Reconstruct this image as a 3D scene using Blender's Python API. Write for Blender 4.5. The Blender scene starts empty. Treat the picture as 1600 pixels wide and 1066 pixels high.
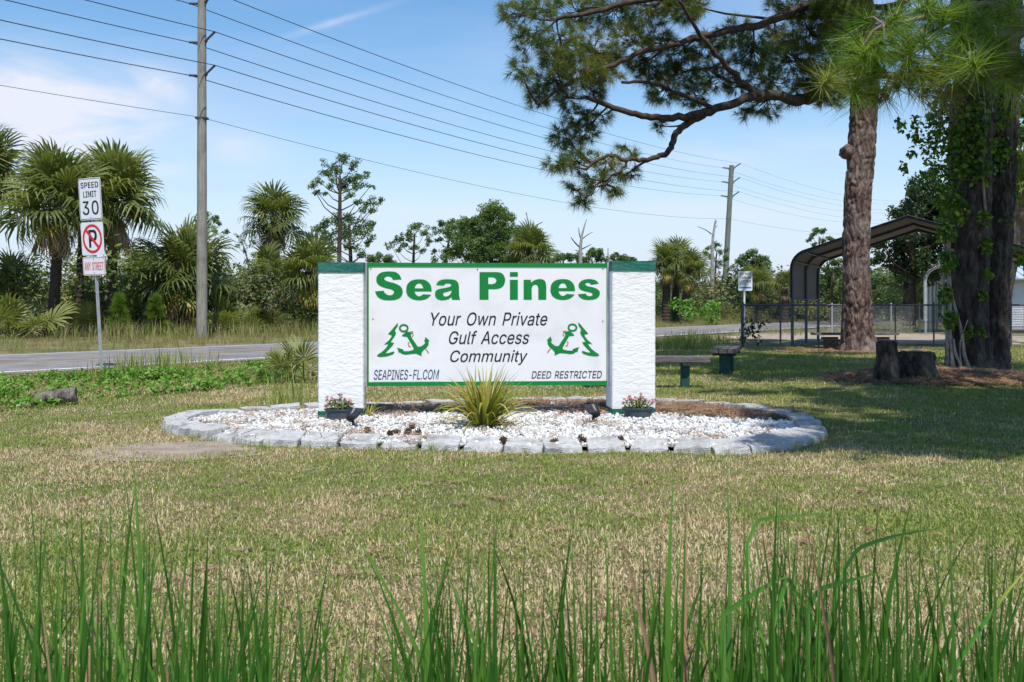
import bpy, bmesh, math, random
import numpy as np
from mathutils import Vector, Matrix, Euler, noise

# ------------------------------------------------------------------ camera, sky, sun, exposure
F, HY, H = 1600.0, 475.0, 1.2          # focal length in photo pixels, horizon row, eye height
SUN_EL, SUN_AZ = 62.5, 10.0            # sun behind the camera, a little to the right
scene = bpy.context.scene
COL = scene.collection

cam_d = bpy.data.cameras.new('camera')
cam = bpy.data.objects.new('camera', cam_d)
COL.objects.link(cam)
cam.location = (0, 0, H)
cam.rotation_euler = (math.radians(90), 0, 0)
cam_d.sensor_width = 36.0
cam_d.lens = 36.0 * F / 1600.0
cam_d.shift_y = -(533 - HY) / 1600.0
cam_d.clip_start = 0.05
cam_d.clip_end = 3000
cam_d.dof.use_dof = True
cam_d.dof.focus_distance = 11.0
cam_d.dof.aperture_fstop = 14.0
scene.camera = cam

world = bpy.data.worlds.new('World')
scene.world = world
world.use_nodes = True
wt = world.node_tree
wn, wl = wt.nodes, wt.links
bg = wn['Background']
bg.inputs['Strength'].default_value = 0.10
sky = wn.new('ShaderNodeTexSky')
sky.sky_type = 'NISHITA'
sky.sun_disc = False
sky.sun_elevation = math.radians(SUN_EL)
# the sun stands towards -Y (behind the camera) and a little towards +X
sun_dir = Vector((math.sin(math.radians(SUN_AZ)) * math.cos(math.radians(SUN_EL)),
                  -math.cos(math.radians(SUN_AZ)) * math.cos(math.radians(SUN_EL)),
                  math.sin(math.radians(SUN_EL))))
sky.sun_rotation = math.radians(180.0 - SUN_AZ)
sky.altitude = 0
sky.air_density = 1.1
sky.dust_density = 0.15
sky.ozone_density = 1.6
tc = wn.new('ShaderNodeTexCoord')
sep = wn.new('ShaderNodeSeparateXYZ')
wl.new(tc.outputs['Generated'], sep.inputs[0])
zm = wn.new('ShaderNodeMath'); zm.operation = 'MAXIMUM'; zm.inputs[1].default_value = 0.0
wl.new(sep.outputs['Z'], zm.inputs[0])
za = wn.new('ShaderNodeMath'); za.operation = 'ADD'; za.inputs[1].default_value = 0.10
wl.new(zm.outputs[0], za.inputs[0])
dx = wn.new('ShaderNodeMath'); dx.operation = 'DIVIDE'
dy = wn.new('ShaderNodeMath'); dy.operation = 'DIVIDE'
wl.new(sep.outputs['X'], dx.inputs[0]); wl.new(za.outputs[0], dx.inputs[1])
wl.new(sep.outputs['Y'], dy.inputs[0]); wl.new(za.outputs[0], dy.inputs[1])
cmb = wn.new('ShaderNodeCombineXYZ')
wl.new(dx.outputs[0], cmb.inputs[0]); wl.new(dy.outputs[0], cmb.inputs[1])
mp = wn.new('ShaderNodeMapping')
mp.inputs['Rotation'].default_value = (0, 0, math.radians(-24))
mp.inputs['Scale'].default_value = (0.42, 1.0, 1)
mp.inputs['Location'].default_value = (1.35, 0.4, 0)
wl.new(cmb.outputs[0], mp.inputs[0])
nz = wn.new('ShaderNodeTexNoise')
nz.inputs['Scale'].default_value = 0.62
nz.inputs['Detail'].default_value = 7
nz.inputs['Roughness'].default_value = 0.55
nz.inputs['Distortion'].default_value = 0.5
wl.new(mp.outputs[0], nz.inputs['Vector'])
cr = wn.new('ShaderNodeValToRGB')
cr.color_ramp.elements[0].position = 0.44; cr.color_ramp.elements[0].color = (0, 0, 0, 1)
cr.color_ramp.elements[1].position = 0.80; cr.color_ramp.elements[1].color = (0.85, 0.85, 0.85, 1)
wl.new(nz.outputs['Fac'], cr.inputs[0])
# a general veil of thin high cloud that thickens towards the horizon
hz = wn.new('ShaderNodeMapRange')
hz.interpolation_type = 'SMOOTHSTEP'
hz.inputs['From Min'].default_value = -0.06; hz.inputs['From Max'].default_value = 0.255
hz.inputs['To Min'].default_value = 1.0; hz.inputs['To Max'].default_value = 0.05
wl.new(sep.outputs['Z'], hz.inputs['Value'])


def wmath(op, a, b=None):
    x = wn.new('ShaderNodeMath'); x.operation = op
    for i, v in enumerate((a, b)):
        if v is None: continue
        if isinstance(v, (int, float)): x.inputs[i].default_value = v
        else: wl.new(v, x.inputs[i])
    return x.outputs[0]


# wisps of cirrus: soft patches of the sky filled with streaky noise
sa = wmath('DIVIDE', sep.outputs['X'], sep.outputs['Y']); sb_ = wmath('DIVIDE', sep.outputs['Z'], sep.outputs['Y'])
wisp = None
for cx, cy, rx, ry, rot, amp in [(70, 170, 230, 90, 10, 1.7), (245, 135, 85, 42, 25, 0.8), (365, 230, 85, 36, 5, 0.75), (260, 262, 80, 22, 0, 0.6), (540, 29, 105, 7, -17, 0.42),
                                 (1210, 235, 230, 32, -4, 0.5), (1130, 330, 220, 22, 2, 0.5), (640, 330, 260, 22, 0, 0.35), (1000, 60, 200, 30, -10, 0.3)]:
    c_, s_ = math.cos(math.radians(rot)), math.sin(math.radians(rot))
    u_ = wmath('SUBTRACT', sa, (cx - 800) / F); v_ = wmath('SUBTRACT', sb_, (HY - cy) / F)
    u2 = wmath('DIVIDE', wmath('SUBTRACT', wmath('MULTIPLY', u_, c_), wmath('MULTIPLY', v_, s_)), rx / F)
    v2 = wmath('DIVIDE', wmath('ADD', wmath('MULTIPLY', u_, s_), wmath('MULTIPLY', v_, c_)), ry / F)
    q_ = wmath('ADD', wmath('MULTIPLY', u2, u2), wmath('MULTIPLY', v2, v2))
    m_ = wmath('MULTIPLY', wmath('EXPONENT', wmath('MULTIPLY', q_, -1.6)), amp)
    wisp = m_ if wisp is None else wmath('MAXIMUM', wisp, m_)
sn_ = wn.new('ShaderNodeTexNoise')
sn_.inputs['Scale'].default_value = 9.0; sn_.inputs['Detail'].default_value = 7; sn_.inputs['Roughness'].default_value = 0.6; sn_.inputs['Distortion'].default_value = 0.6
cv = wn.new('ShaderNodeCombineXYZ')
wl.new(sa, cv.inputs[0]); wl.new(wmath('MULTIPLY', sb_, 2.6), cv.inputs[1]); wl.new(cv.outputs[0], sn_.inputs['Vector'])
nr = wn.new('ShaderNodeMapRange'); nr.inputs['From Min'].default_value = 0.22; nr.inputs['From Max'].default_value = 0.60
wl.new(sn_.outputs['Fac'], nr.inputs['Value'])
wisp = wmath('MULTIPLY', wisp, nr.outputs[0])
mx = wn.new('ShaderNodeMath'); mx.operation = 'MAXIMUM'
wl.new(cr.outputs[0], mx.inputs[0]); wl.new(hz.outputs[0], mx.inputs[1])
mixc = wn.new('ShaderNodeMix'); mixc.data_type = 'RGBA'
wl.new(mx.outputs[0], mixc.inputs['Factor'])
hs_ = wn.new('ShaderNodeHueSaturation')
hs_.inputs['Saturation'].default_value = 1.30
hs_.inputs['Value'].default_value = 1.20
wl.new(sky.outputs[0], hs_.inputs['Color'])
wl.new(hs_.outputs[0], mixc.inputs['A'])
mixc.inputs['B'].default_value = (4.7, 5.45, 7.3, 1)
mixw = wn.new('ShaderNodeMix'); mixw.data_type = 'RGBA'
wl.new(wisp, mixw.inputs['Factor']); wl.new(mixc.outputs['Result'], mixw.inputs['A'])
mixw.inputs['B'].default_value = (6.3, 6.6, 7.5, 1)
wl.new(mixw.outputs['Result'], bg.inputs['Color'])


sun_d = bpy.data.lights.new('sun', 'SUN')
sun_d.energy = 4.0
sun_d.angle = math.radians(0.5)
sun_d.color = (1.0, 0.955, 0.88)
sun = bpy.data.objects.new('sun', sun_d)
COL.objects.link(sun)
sun.rotation_euler = (-sun_dir).to_track_quat('-Z', 'Y').to_euler()
sun.location = sun_dir * 60

scene.view_settings.view_transform = 'Standard'
scene.view_settings.look = 'None'
scene.view_settings.exposure = 0.40
scene.view_settings.gamma = 1.0
scene.view_settings.use_curve_mapping = False
scene.render.engine = 'CYCLES'
scene.cycles.max_bounces = 6
scene.cycles.diffuse_bounces = 3
scene.cycles.transmission_bounces = 3
scene.cycles.transparent_max_bounces = 4

# ------------------------------------------------------------------ helpers
rng = np.random.default_rng(7)
random.seed(7)


def gz(x, y):
    """Ground height: a lawn with a ditch by the camera and a low mound at the stumps."""
    z = 0.0
    if y < 3.3:
        t = min(1.0, (3.3 - y) / 1.8)
        z -= 0.5 * t * t * (3 - 2 * t)
    r2 = ((x - 6.7) / 1.7) ** 2 + ((y - 16.2) / 1.7) ** 2
    z += 0.14 * math.exp(-r2)
    return z


def gzn(x, y):
    t = np.clip((3.3 - y) / 1.8, 0, 1)
    return -0.5 * t * t * (3 - 2 * t) + 0.14 * np.exp(-(((x - 6.7) / 1.7) ** 2 + ((y - 16.2) / 1.7) ** 2))


def G(px, py):
    """Ground point seen at a photo pixel."""
    y = F * H / (py - HY)
    return Vector(((px - 800) / F * y, y, 0))


def P(px, py, y):
    """Point at distance y along the view axis seen at a photo pixel."""
    return Vector(((px - 800) / F * y, y, H - (py - HY) / F * y))


def origin(o):
    v = Vector((0, 0, 0))
    while o is not None:
        v += o.location
        o = o.parent
    return v


def tag(o, label=None, cat=None, group=None, kind=None):
    if label: o['label'] = label
    if cat: o['category'] = cat
    if group: o['group'] = group
    if kind: o['kind'] = kind
    return o


def thing(name, label, cat, loc=(0, 0, 0), group=None):
    o = bpy.data.objects.new(name, None)
    COL.objects.link(o)
    o.location = loc
    o.empty_display_size = 0.2
    return tag(o, label, cat, group)


def link(name, me, parent=None, mats=None):
    o = bpy.data.objects.new(name, me)
    COL.objects.link(o)
    if parent is not None:
        o.parent = parent
    return o


class MB:
    """Collects shapes in world (or local) coordinates and links them as one mesh object."""

    def __init__(self):
        self.v, self.f, self.m = [], [], []
        self.cur = 0

    def add(self, vs, fs):
        b = len(self.v)
        self.v.extend([tuple(p) for p in vs])
        for f in fs:
            self.f.append(tuple(b + i for i in f))
            self.m.append(self.cur)
        return self

    def box(self, c, s, R=None, bev=0.0):
        c = Vector(c)
        bm = bmesh.new()
        bmesh.ops.create_cube(bm, size=1.0)
        for v in bm.verts:
            v.co = Vector((v.co.x * s[0], v.co.y * s[1], v.co.z * s[2]))
        if bev > 0:
            bmesh.ops.bevel(bm, geom=bm.edges[:], offset=bev, segments=2, affect='EDGES', profile=0.5)
        bm.verts.index_update()
        vs = [(R @ v.co if R else v.co) + c for v in bm.verts]
        self.add(vs, [[v.index for v in f.verts] for f in bm.faces])
        bm.free()
        return self

    def tube(self, pts, radii, n=8, cap=True):
        pts = [Vector(p) for p in pts]
        if not hasattr(radii, '__len__'):
            radii = [radii] * len(pts)
        k = len(pts)
        ref = None
        vs = []
        for i in range(k):
            t = (pts[min(i + 1, k - 1)] - pts[max(i - 1, 0)])
            if t.length < 1e-9: t = Vector((0, 0, 1))
            t.normalize()
            if ref is None:
                ref = Vector((1, 0, 0)) if abs(t.x) < 0.8 else Vector((0, 1, 0))
            ref = ref - t * ref.dot(t)
            if ref.length < 1e-6: ref = t.orthogonal()
            ref.normalize()
            b = t.cross(ref)
            for j in range(n):
                a = 2 * math.pi * j / n
                vs.append(pts[i] + (ref * math.cos(a) + b * math.sin(a)) * radii[i])
        fs = []
        for i in range(k - 1):
            for j in range(n):
                a, b2 = i * n + j, i * n + (j + 1) % n
                fs.append((a, b2, b2 + n, a + n))
        if cap:
            fs.append(tuple(range(n - 1, -1, -1)))
            fs.append(tuple((k - 1) * n + j for j in range(n)))
        self.add(vs, fs)
        return self

    def prism(self, poly, o, u, v, d):
        """Polygon (list of 2D points) in the frame o,u,v, pushed along vector d."""
        o, u, v, d = Vector(o), Vector(u), Vector(v), Vector(d)
        n = len(poly)
        a = [o + u * p[0] + v * p[1] for p in poly]
        self.add(a + [p + d for p in a],
                 [tuple(range(n)), tuple(range(2 * n - 1, n - 1, -1))] +
                 [(i, n + i, n + (i + 1) % n, (i + 1) % n) for i in range(n)])
        return self

    def lathe(self, prof, c, n=24, sx=1.0, sy=1.0):
        c = Vector(c)
        vs = []
        for r, z in prof:
            for j in range(n):
                a = 2 * math.pi * j / n
                vs.append(c + Vector((r * sx * math.cos(a), r * sy * math.sin(a), z)))
        fs = []
        for i in range(len(prof) - 1):
            for j in range(n):
                fs.append((i * n + j, i * n + (j + 1) % n, (i + 1) * n + (j + 1) % n, (i + 1) * n + j))
        fs.append(tuple(range(n - 1, -1, -1)))
        fs.append(tuple((len(prof) - 1) * n + j for j in range(n)))
        self.add(vs, fs)
        return self

    def build(self, name, mat, parent=None, smooth=False, world_coords=True, recalc=True, sharp=None):
        me = bpy.data.meshes.new(name)
        off = origin(parent) if (parent is not None and world_coords) else Vector((0, 0, 0))
        me.from_pydata([(x - off.x, y - off.y, z - off.z) for x, y, z in self.v], [], self.f)
        mats = mat if isinstance(mat, (list, tuple)) else [mat]
        for m in mats: me.materials.append(m)
        if len(mats) > 1:
            me.polygons.foreach_set('material_index', self.m)
        if recalc:
            bm = bmesh.new(); bm.from_mesh(me)
            bmesh.ops.recalc_face_normals(bm, faces=bm.faces[:])
            bm.to_mesh(me); bm.free()
        if smooth:
            me.polygons.foreach_set('use_smooth', [True] * len(me.polygons))
            if sharp: me.set_sharp_from_angle(angle=math.radians(sharp))
        me.update()
        return link(name, me, parent)


def npmesh(name, V, Fc, mat, tint=None, smooth=False):
    """A mesh from numpy arrays: V (n,3), Fc (m,3 or 4); tint is a per-vertex random value."""
    me = bpy.data.meshes.new(name)
    V = np.asarray(V, dtype=np.float32); Fc = np.asarray(Fc, dtype=np.int32)
    k = Fc.shape[1]
    me.vertices.add(len(V)); me.loops.add(Fc.size); me.polygons.add(len(Fc))
    me.vertices.foreach_set('co', V.ravel())
    me.polygons.foreach_set('loop_start', np.arange(0, Fc.size, k, dtype=np.int32))
    me.loops.foreach_set('vertex_index', Fc.ravel())
    if smooth:
        me.polygons.foreach_set('use_smooth', np.ones(len(Fc), dtype=bool))
    me.update(calc_edges=True)
    if tint is not None:
        a = me.attributes.new('tint', 'FLOAT', 'POINT')
        a.data.foreach_set('value', np.asarray(tint, dtype=np.float32))
    for m in (mat if isinstance(mat, (list, tuple)) else [mat]):
        me.materials.append(m)
    return me


def unit(a):
    return a / np.maximum(np.linalg.norm(a, axis=-1, keepdims=True), 1e-9)


def rand_dirs(n):
    return unit(rng.normal(size=(n, 3)))


def perp(d):
    r = rand_dirs(len(d))
    return unit(np.cross(d, r))


# ------------------------------------------------------------------ materials
def pm(name, cols, scale=4.0, rough=0.8, bump=0.0, bscale=None, detail=6, stretch=None, spec=0.3, metal=0.0,
       lo=0.35, hi=0.65, tex='noise', disp=0.02, dirt=None):
    """Principled material: colour ramp over noise, noise bump, optional larger stains."""
    m = bpy.data.materials.new(name)
    m.use_nodes = True
    nt = m.node_tree
    n, l = nt.nodes, nt.links
    b = n['Principled BSDF']
    b.inputs['Roughness'].default_value = rough
    b.inputs['Metallic'].default_value = metal
    b.inputs['Specular IOR Level'].default_value = spec
    t = n.new('ShaderNodeTexCoord')
    vec = t.outputs['Object']
    if stretch:
        mp_ = n.new('ShaderNodeMapping')
        mp_.inputs['Scale'].default_value = stretch
        l.new(vec, mp_.inputs[0]); vec = mp_.outputs[0]
    if tex == 'voronoi':
        x = n.new('ShaderNodeTexVoronoi'); x.inputs['Scale'].default_value = scale
        nzd = n.new('ShaderNodeTexNoise'); nzd.inputs['Scale'].default_value = scale * 0.7
        l.new(vec, nzd.inputs['Vector'])
        va = n.new('ShaderNodeMix'); va.data_type = 'RGBA'; va.blend_type = 'ADD'
        va.inputs['Factor'].default_value = 0.25
        l.new(vec, va.inputs['A']); l.new(nzd.outputs['Color'], va.inputs['B'])
        l.new(va.outputs['Result'], x.inputs['Vector'])
        fac = x.outputs['Distance']
    else:
        x = n.new('ShaderNodeTexNoise')
        x.inputs['Scale'].default_value = scale
        x.inputs['Detail'].default_value = detail
        x.inputs['Roughness'].default_value = 0.62
        l.new(vec, x.inputs['Vector'])
        fac = x.outputs['Fac']
    r = n.new('ShaderNodeValToRGB')
    els = r.color_ramp.elements
    while len(els) < len(cols): els.new(0.5)
    for i, c in enumerate(cols):
        els[i].position = lo + (hi - lo) * (i / max(1, len(cols) - 1))
        els[i].color = (*c, 1)
    l.new(fac, r.inputs[0])
    colout = r.outputs[0]
    if dirt:
        dsc, dcol, damt = dirt
        y = n.new('ShaderNodeTexNoise'); y.inputs['Scale'].default_value = dsc; y.inputs['Detail'].default_value = 5
        l.new(t.outputs['Object'], y.inputs['Vector'])
        rr = n.new('ShaderNodeValToRGB')
        rr.color_ramp.elements[0].position = 0.5; rr.color_ramp.elements[1].position = 0.72
        rr.color_ramp.elements[1].color = (damt, damt, damt, 1)
        l.new(y.outputs['Fac'], rr.inputs[0])
        mm = n.new('ShaderNodeMix'); mm.data_type = 'RGBA'
        l.new(rr.outputs[0], mm.inputs['Factor']); l.new(colout, mm.inputs['A'])
        mm.inputs['B'].default_value = (*dcol, 1)
        colout = mm.outputs['Result']
    l.new(colout, b.inputs['Base Color'])
    if bump > 0:
        if tex == 'voronoi':
            h = fac
        else:
            z = n.new('ShaderNodeTexNoise')
            z.inputs['Scale'].default_value = bscale or scale * 3
            z.inputs['Detail'].default_value = 6
            l.new(vec, z.inputs['Vector']); h = z.outputs['Fac']
        bp = n.new('ShaderNodeBump')
        bp.inputs['Strength'].default_value = bump
        bp.inputs['Distance'].default_value = disp
        l.new(h, bp.inputs['Height'])
        l.new(bp.outputs[0], b.inputs['Normal'])
    return m


def lm(name, cols, trans=0.25, rough=0.55, spec=0.3, objrand=0.25):
    """Leaf material: colour picked by each leaf's own random tint, some light through the leaf."""
    m = bpy.data.materials.new(name)
    m.use_nodes = True
    n, l = m.node_tree.nodes, m.node_tree.links
    b = n['Principled BSDF']
    b.inputs['Roughness'].default_value = rough
    b.inputs['Specular IOR Level'].default_value = spec
    a = n.new('ShaderNodeAttribute'); a.attribute_name = 'tint'
    oi = n.new('ShaderNodeObjectInfo')
    s = n.new('ShaderNodeMath'); s.operation = 'MULTIPLY_ADD'
    s.inputs[1].default_value = objrand; 
    l.new(oi.outputs['Random'], s.inputs[0])
    sc = n.new('ShaderNodeMath'); sc.operation = 'MULTIPLY'; sc.inputs[1].default_value = 1 - objrand
    l.new(a.outputs['Fac'], sc.inputs[0]); l.new(sc.outputs[0], s.inputs[2])
    r = n.new('ShaderNodeValToRGB')
    els = r.color_ramp.elements
    while len(els) < len(cols): els.new(0.5)
    for i, c in enumerate(cols):
        els[i].position = i / max(1, len(cols) - 1)
        els[i].color = (*c, 1)
    l.new(s.outputs[0], r.inputs[0])
    l.new(r.outputs[0], b.inputs['Base Color'])
    if trans > 0:
        tr = n.new('ShaderNodeBsdfTranslucent')
        g = n.new('ShaderNodeMix'); g.data_type = 'RGBA'; g.blend_type = 'MULTIPLY'
        g.inputs['Factor'].default_value = 1
        l.new(r.outputs[0], g.inputs['A']); g.inputs['B'].default_value = (1.5, 1.6, 0.7, 1)
        l.new(g.outputs['Result'], tr.inputs['Color'])
        ms = n.new('ShaderNodeMixShader'); ms.inputs[0].default_value = trans
        l.new(b.outputs[0], ms.inputs[1]); l.new(tr.outputs[0], ms.inputs[2])
        l.new(ms.outputs[0], n['Material Output'].inputs['Surface'])
    return m


M = {}
M['stucco'] = pm('white_stucco', [(0.77, 0.77, 0.762), (0.83, 0.83, 0.82)], 5, 0.85, 0.55, 34, stretch=(0.55, 0.55, 1.3), disp=0.012,
                 dirt=(2.2, (0.55, 0.56, 0.54), 0.40))
M['teal'] = pm('teal_green_paint', [(0.012, 0.105, 0.085), (0.022, 0.15, 0.115)], 9, 0.6, 0.5, 30, dirt=(6, (0.05, 0.16, 0.14), 0.5))
M['basegreen'] = pm('dark_green_paint', [(0.008, 0.10, 0.060), (0.014, 0.13, 0.08)], 9, 0.6, 0.4, 30)
M['panel'] = pm('white_sign_panel', [(0.745, 0.742, 0.755), (0.79, 0.787, 0.80)], 1.6, 0.35, 0.0, spec=0.4, dirt=(3.0, (0.62, 0.62, 0.63), 0.6))
M['patch'] = pm('white_decal_patch', [(0.71, 0.735, 0.785), (0.745, 0.765, 0.81)], 3, 0.35, spec=0.4)
M['signgreen'] = pm('sign_green', [(0.0, 0.19, 0.032), (0.002, 0.21, 0.038)], 3, 0.4, spec=0.4)
M['black'] = pm('black_lettering', [(0.012, 0.013, 0.018), (0.018, 0.019, 0.025)], 3, 0.5)
M['rope'] = pm('tan_rope_print', [(0.35, 0.22, 0.10), (0.45, 0.30, 0.14)], 30, 0.6)
M['galv'] = pm('galvanised_steel', [(0.36, 0.39, 0.41), (0.48, 0.51, 0.53)], 9, 0.5, 0.1, 40, metal=0.35, spec=0.5, dirt=(5, (0.27, 0.28, 0.28), 0.5))
M['signback'] = pm('sign_white', [(0.74, 0.76, 0.79), (0.80, 0.82, 0.84)], 4, 0.4, spec=0.4, dirt=(4, (0.62, 0.63, 0.62), 0.4))
M['signred'] = pm('sign_red', [(0.62, 0.012, 0.018), (0.68, 0.02, 0.025)], 4, 0.4, spec=0.4)
M['fadedred'] = pm('faded_sign_red', [(0.62, 0.17, 0.18), (0.68, 0.26, 0.26)], 9, 0.5)
M['signblue'] = pm('sign_blue', [(0.02, 0.22, 0.52), (0.03, 0.27, 0.58)], 4, 0.4)
M['palegrey'] = pm('pale_grey_print', [(0.45, 0.50, 0.50), (0.5, 0.54, 0.54)], 4, 0.4)
M['navy'] = pm('dark_blue_print', [(0.035, 0.045, 0.085), (0.05, 0.06, 0.11)], 4, 0.4)
M['concrete'] = pm('grey_concrete_block', [(0.42, 0.418, 0.415), (0.60, 0.597, 0.592)], 22, 0.95, 1.0, 90, dirt=(6, (0.22, 0.215, 0.205), 0.8), disp=0.02)
M['gravel'] = pm('white_marble_gravel', [(0.58, 0.58, 0.575), (0.82, 0.82, 0.815)], 20, 0.75, 0.3, 60)
M['gravel2'] = pm('cream_marble_gravel', [(0.36, 0.34, 0.31), (0.62, 0.59, 0.55)], 20, 0.75, 0.3, 60)
M['bedsoil'] = pm('bed_soil', [(0.16, 0.12, 0.09), (0.40, 0.37, 0.34)], 16, 0.95, 0.7, 50)
M['straw'] = lm('pine_straw', [(0.16, 0.09, 0.05), (0.33, 0.195, 0.11), (0.48, 0.335, 0.215)], 0, 0.8)
M['strawbase'] = pm('pine_straw_base', [(0.19, 0.115, 0.07), (0.40, 0.27, 0.175)], 18, 0.95, 0.9, 60)
M['asphalt'] = pm('weathered_asphalt', [(0.17, 0.157, 0.153), (0.275, 0.255, 0.25)], 1.6, 0.9, 0.4, 120, dirt=(0.5, (0.13, 0.122, 0.118), 0.7), detail=10)
M['roadwhite'] = pm('road_white_paint', [(0.46, 0.46, 0.46), (0.66, 0.66, 0.66)], 3, 0.7, detail=9)
M['roadyellow'] = pm('road_yellow_paint', [(0.30, 0.21, 0.09), (0.46, 0.33, 0.13)], 3, 0.7, detail=9)
M['sand'] = pm('bare_sandy_soil', [(0.33, 0.26, 0.19), (0.46, 0.38, 0.29)], 6, 0.95, 0.5, 40)
M['soil'] = pm('bare_grey_soil', [(0.24, 0.19, 0.145), (0.36, 0.30, 0.235)], 6, 0.95, 0.8, 45)
M['polewood'] = pm('weathered_pole_wood', [(0.20, 0.19, 0.16), (0.34, 0.325, 0.28)], 6, 0.9, 0.5, 30, stretch=(5, 5, 0.35), dirt=(1.3, (0.10, 0.09, 0.075), 0.7))
M['greenwood'] = pm('treated_pole_wood', [(0.13, 0.15, 0.12), (0.21, 0.23, 0.18)], 6, 0.9, 0.4, 30, stretch=(5, 5, 0.35))
M['darksteel'] = pm('dark_hardware', [(0.035, 0.038, 0.045), (0.06, 0.063, 0.07)], 9, 0.5, spec=0.5)
M['wire'] = pm('power_wire', [(0.03, 0.033, 0.045), (0.05, 0.055, 0.07)], 9, 0.5)
M['bark'] = pm('pine_bark', [(0.03, 0.023, 0.02), (0.115, 0.075, 0.06), (0.27, 0.19, 0.16)], 6.5, 0.95, 0.9, 14, stretch=(1.5, 1.5, 0.55), lo=0.36, hi=0.66, disp=0.05,
               dirt=(1.1, (0.34, 0.30, 0.27), 0.55))
M['barkdark'] = pm('grey_brown_bark', [(0.018, 0.015, 0.014), (0.058, 0.047, 0.041), (0.12, 0.10, 0.088)], 6, 0.95, 0.9, 16, stretch=(1.5, 1.5, 0.45), disp=0.05,
                   dirt=(1.4, (0.10, 0.12, 0.07), 0.5))
M['limb'] = pm('dark_limb_bark', [(0.035, 0.027, 0.022), (0.095, 0.070, 0.056)], 8, 0.95, 0.6, 20)
M['twig'] = pm('grey_twig_bark', [(0.16, 0.125, 0.10), (0.27, 0.22, 0.18)], 8, 0.95)
M['snag'] = pm('bleached_dead_wood', [(0.20, 0.18, 0.165), (0.42, 0.40, 0.38)], 5, 0.9, 0.4, 20)
M['palmbark'] = pm('palm_trunk_bark', [(0.028, 0.022, 0.018), (0.085, 0.067, 0.052)], 7, 0.95, 0.9, 14, stretch=(1, 1, 3), disp=0.04)
M['palmboots'] = pm('brown_palm_boots', [(0.14, 0.09, 0.06), (0.32, 0.22, 0.15)], 7, 0.95, 0.9, 14, stretch=(1, 1, 2.2), disp=0.04)
M['root'] = pm('pale_vine_stem', [(0.20, 0.165, 0.135), (0.37, 0.32, 0.27)], 9, 0.9, 0.5, 30)
M['stumptop'] = pm('cut_stump_top', [(0.10, 0.10, 0.105), (0.22, 0.22, 0.23)], 9, 0.9, 0.6, 30)
M['benchwood'] = pm('weathered_grey_board', [(0.085, 0.076, 0.073), (0.18, 0.165, 0.158)], 5, 0.9, 0.6, 22, stretch=(0.8, 6, 6))
M['benchgreen'] = pm('faded_green_post_paint', [(0.012, 0.05, 0.045), (0.025, 0.085, 0.075)], 8, 0.7, 0.3, 30)
M['brick'] = pm('dark_red_brick', [(0.10, 0.055, 0.045), (0.19, 0.105, 0.085)], 12, 0.9, 0.5, 60)
M['steeldark'] = pm('dark_carport_steel', [(0.05, 0.06, 0.072), (0.085, 0.098, 0.112)], 6, 0.5, 0.1, spec=0.5)
M['roofsheet'] = pm('grey_carport_sheet', [(0.075, 0.071, 0.069), (0.125, 0.119, 0.115)], 3, 0.55, 0.1, dirt=(1.2, (0.16, 0.14, 0.13), 0.5))
M['whitesheet'] = pm('white_carport_sheet', [(0.62, 0.65, 0.67), (0.74, 0.76, 0.78)], 3, 0.5, 0.1, dirt=(1.2, (0.45, 0.46, 0.46), 0.4))
M['siding'] = pm('white_vinyl_siding', [(0.56, 0.59, 0.62), (0.66, 0.69, 0.72)], 2, 0.6, dirt=(0.8, (0.42, 0.44, 0.45), 0.5))
M['blueroof'] = pm('pale_blue_metal_roof', [(0.30, 0.40, 0.50), (0.48, 0.56, 0.62)], 2, 0.4, spec=0.5)
M['fence'] = pm('dark_fence_pipe', [(0.045, 0.055, 0.075), (0.08, 0.09, 0.11)], 8, 0.5, spec=0.5)
M['fencewire'] = pm('fence_wire', [(0.16, 0.17, 0.19), (0.22, 0.23, 0.25)], 8, 0.5, spec=0.5)
M['pot'] = pm('slate_grey_plastic', [(0.045, 0.062, 0.085), (0.065, 0.085, 0.11)], 6, 0.55, 0.1, spec=0.4, dirt=(8, (0.12, 0.13, 0.14), 0.5))
M['lampblack'] = pm('black_lamp_plastic', [(0.008, 0.009, 0.011), (0.016, 0.017, 0.02)], 6, 0.45, spec=0.5)
M['solar'] = pm('dark_solar_cell', [(0.018, 0.020, 0.028), (0.028, 0.031, 0.042)], 40, 0.35, spec=0.5)
M['cone'] = pm('pine_cone_brown', [(0.035, 0.022, 0.016), (0.13, 0.075, 0.045)], 60, 0.9)
M['log'] = pm('grey_rotten_log', [(0.06, 0.052, 0.045), (0.28, 0.25, 0.22)], 9, 0.95, 0.9, 20)
M['rust'] = pm('screw_head', [(0.10, 0.09, 0.085), (0.18, 0.165, 0.15)], 30, 0.6)

# leaves (tint -> colour)
M['pineneedle'] = lm('pine_needles', [(0.028, 0.06, 0.013), (0.072, 0.12, 0.022), (0.14, 0.185, 0.036), (0.24, 0.22, 0.06)], 0.30, 0.5, 0.35, 0.0)
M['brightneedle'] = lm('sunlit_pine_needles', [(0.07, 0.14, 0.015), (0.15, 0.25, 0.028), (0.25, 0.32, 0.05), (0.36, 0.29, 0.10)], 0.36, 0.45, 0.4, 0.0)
M['farneedle'] = lm('far_pine_needles', [(0.04, 0.085, 0.026), (0.085, 0.15, 0.038), (0.15, 0.21, 0.056)], 0.18, 0.6, 0.3, 0.2)
M['lightneedle'] = lm('light_pine_needles', [(0.05, 0.10, 0.026), (0.10, 0.17, 0.036), (0.18, 0.24, 0.06)], 0.25, 0.6, 0.3, 0.1)
M['deadneedle'] = lm('dead_grey_needles', [(0.14, 0.10, 0.07), (0.27, 0.20, 0.15)], 0.1, 0.8)
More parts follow.
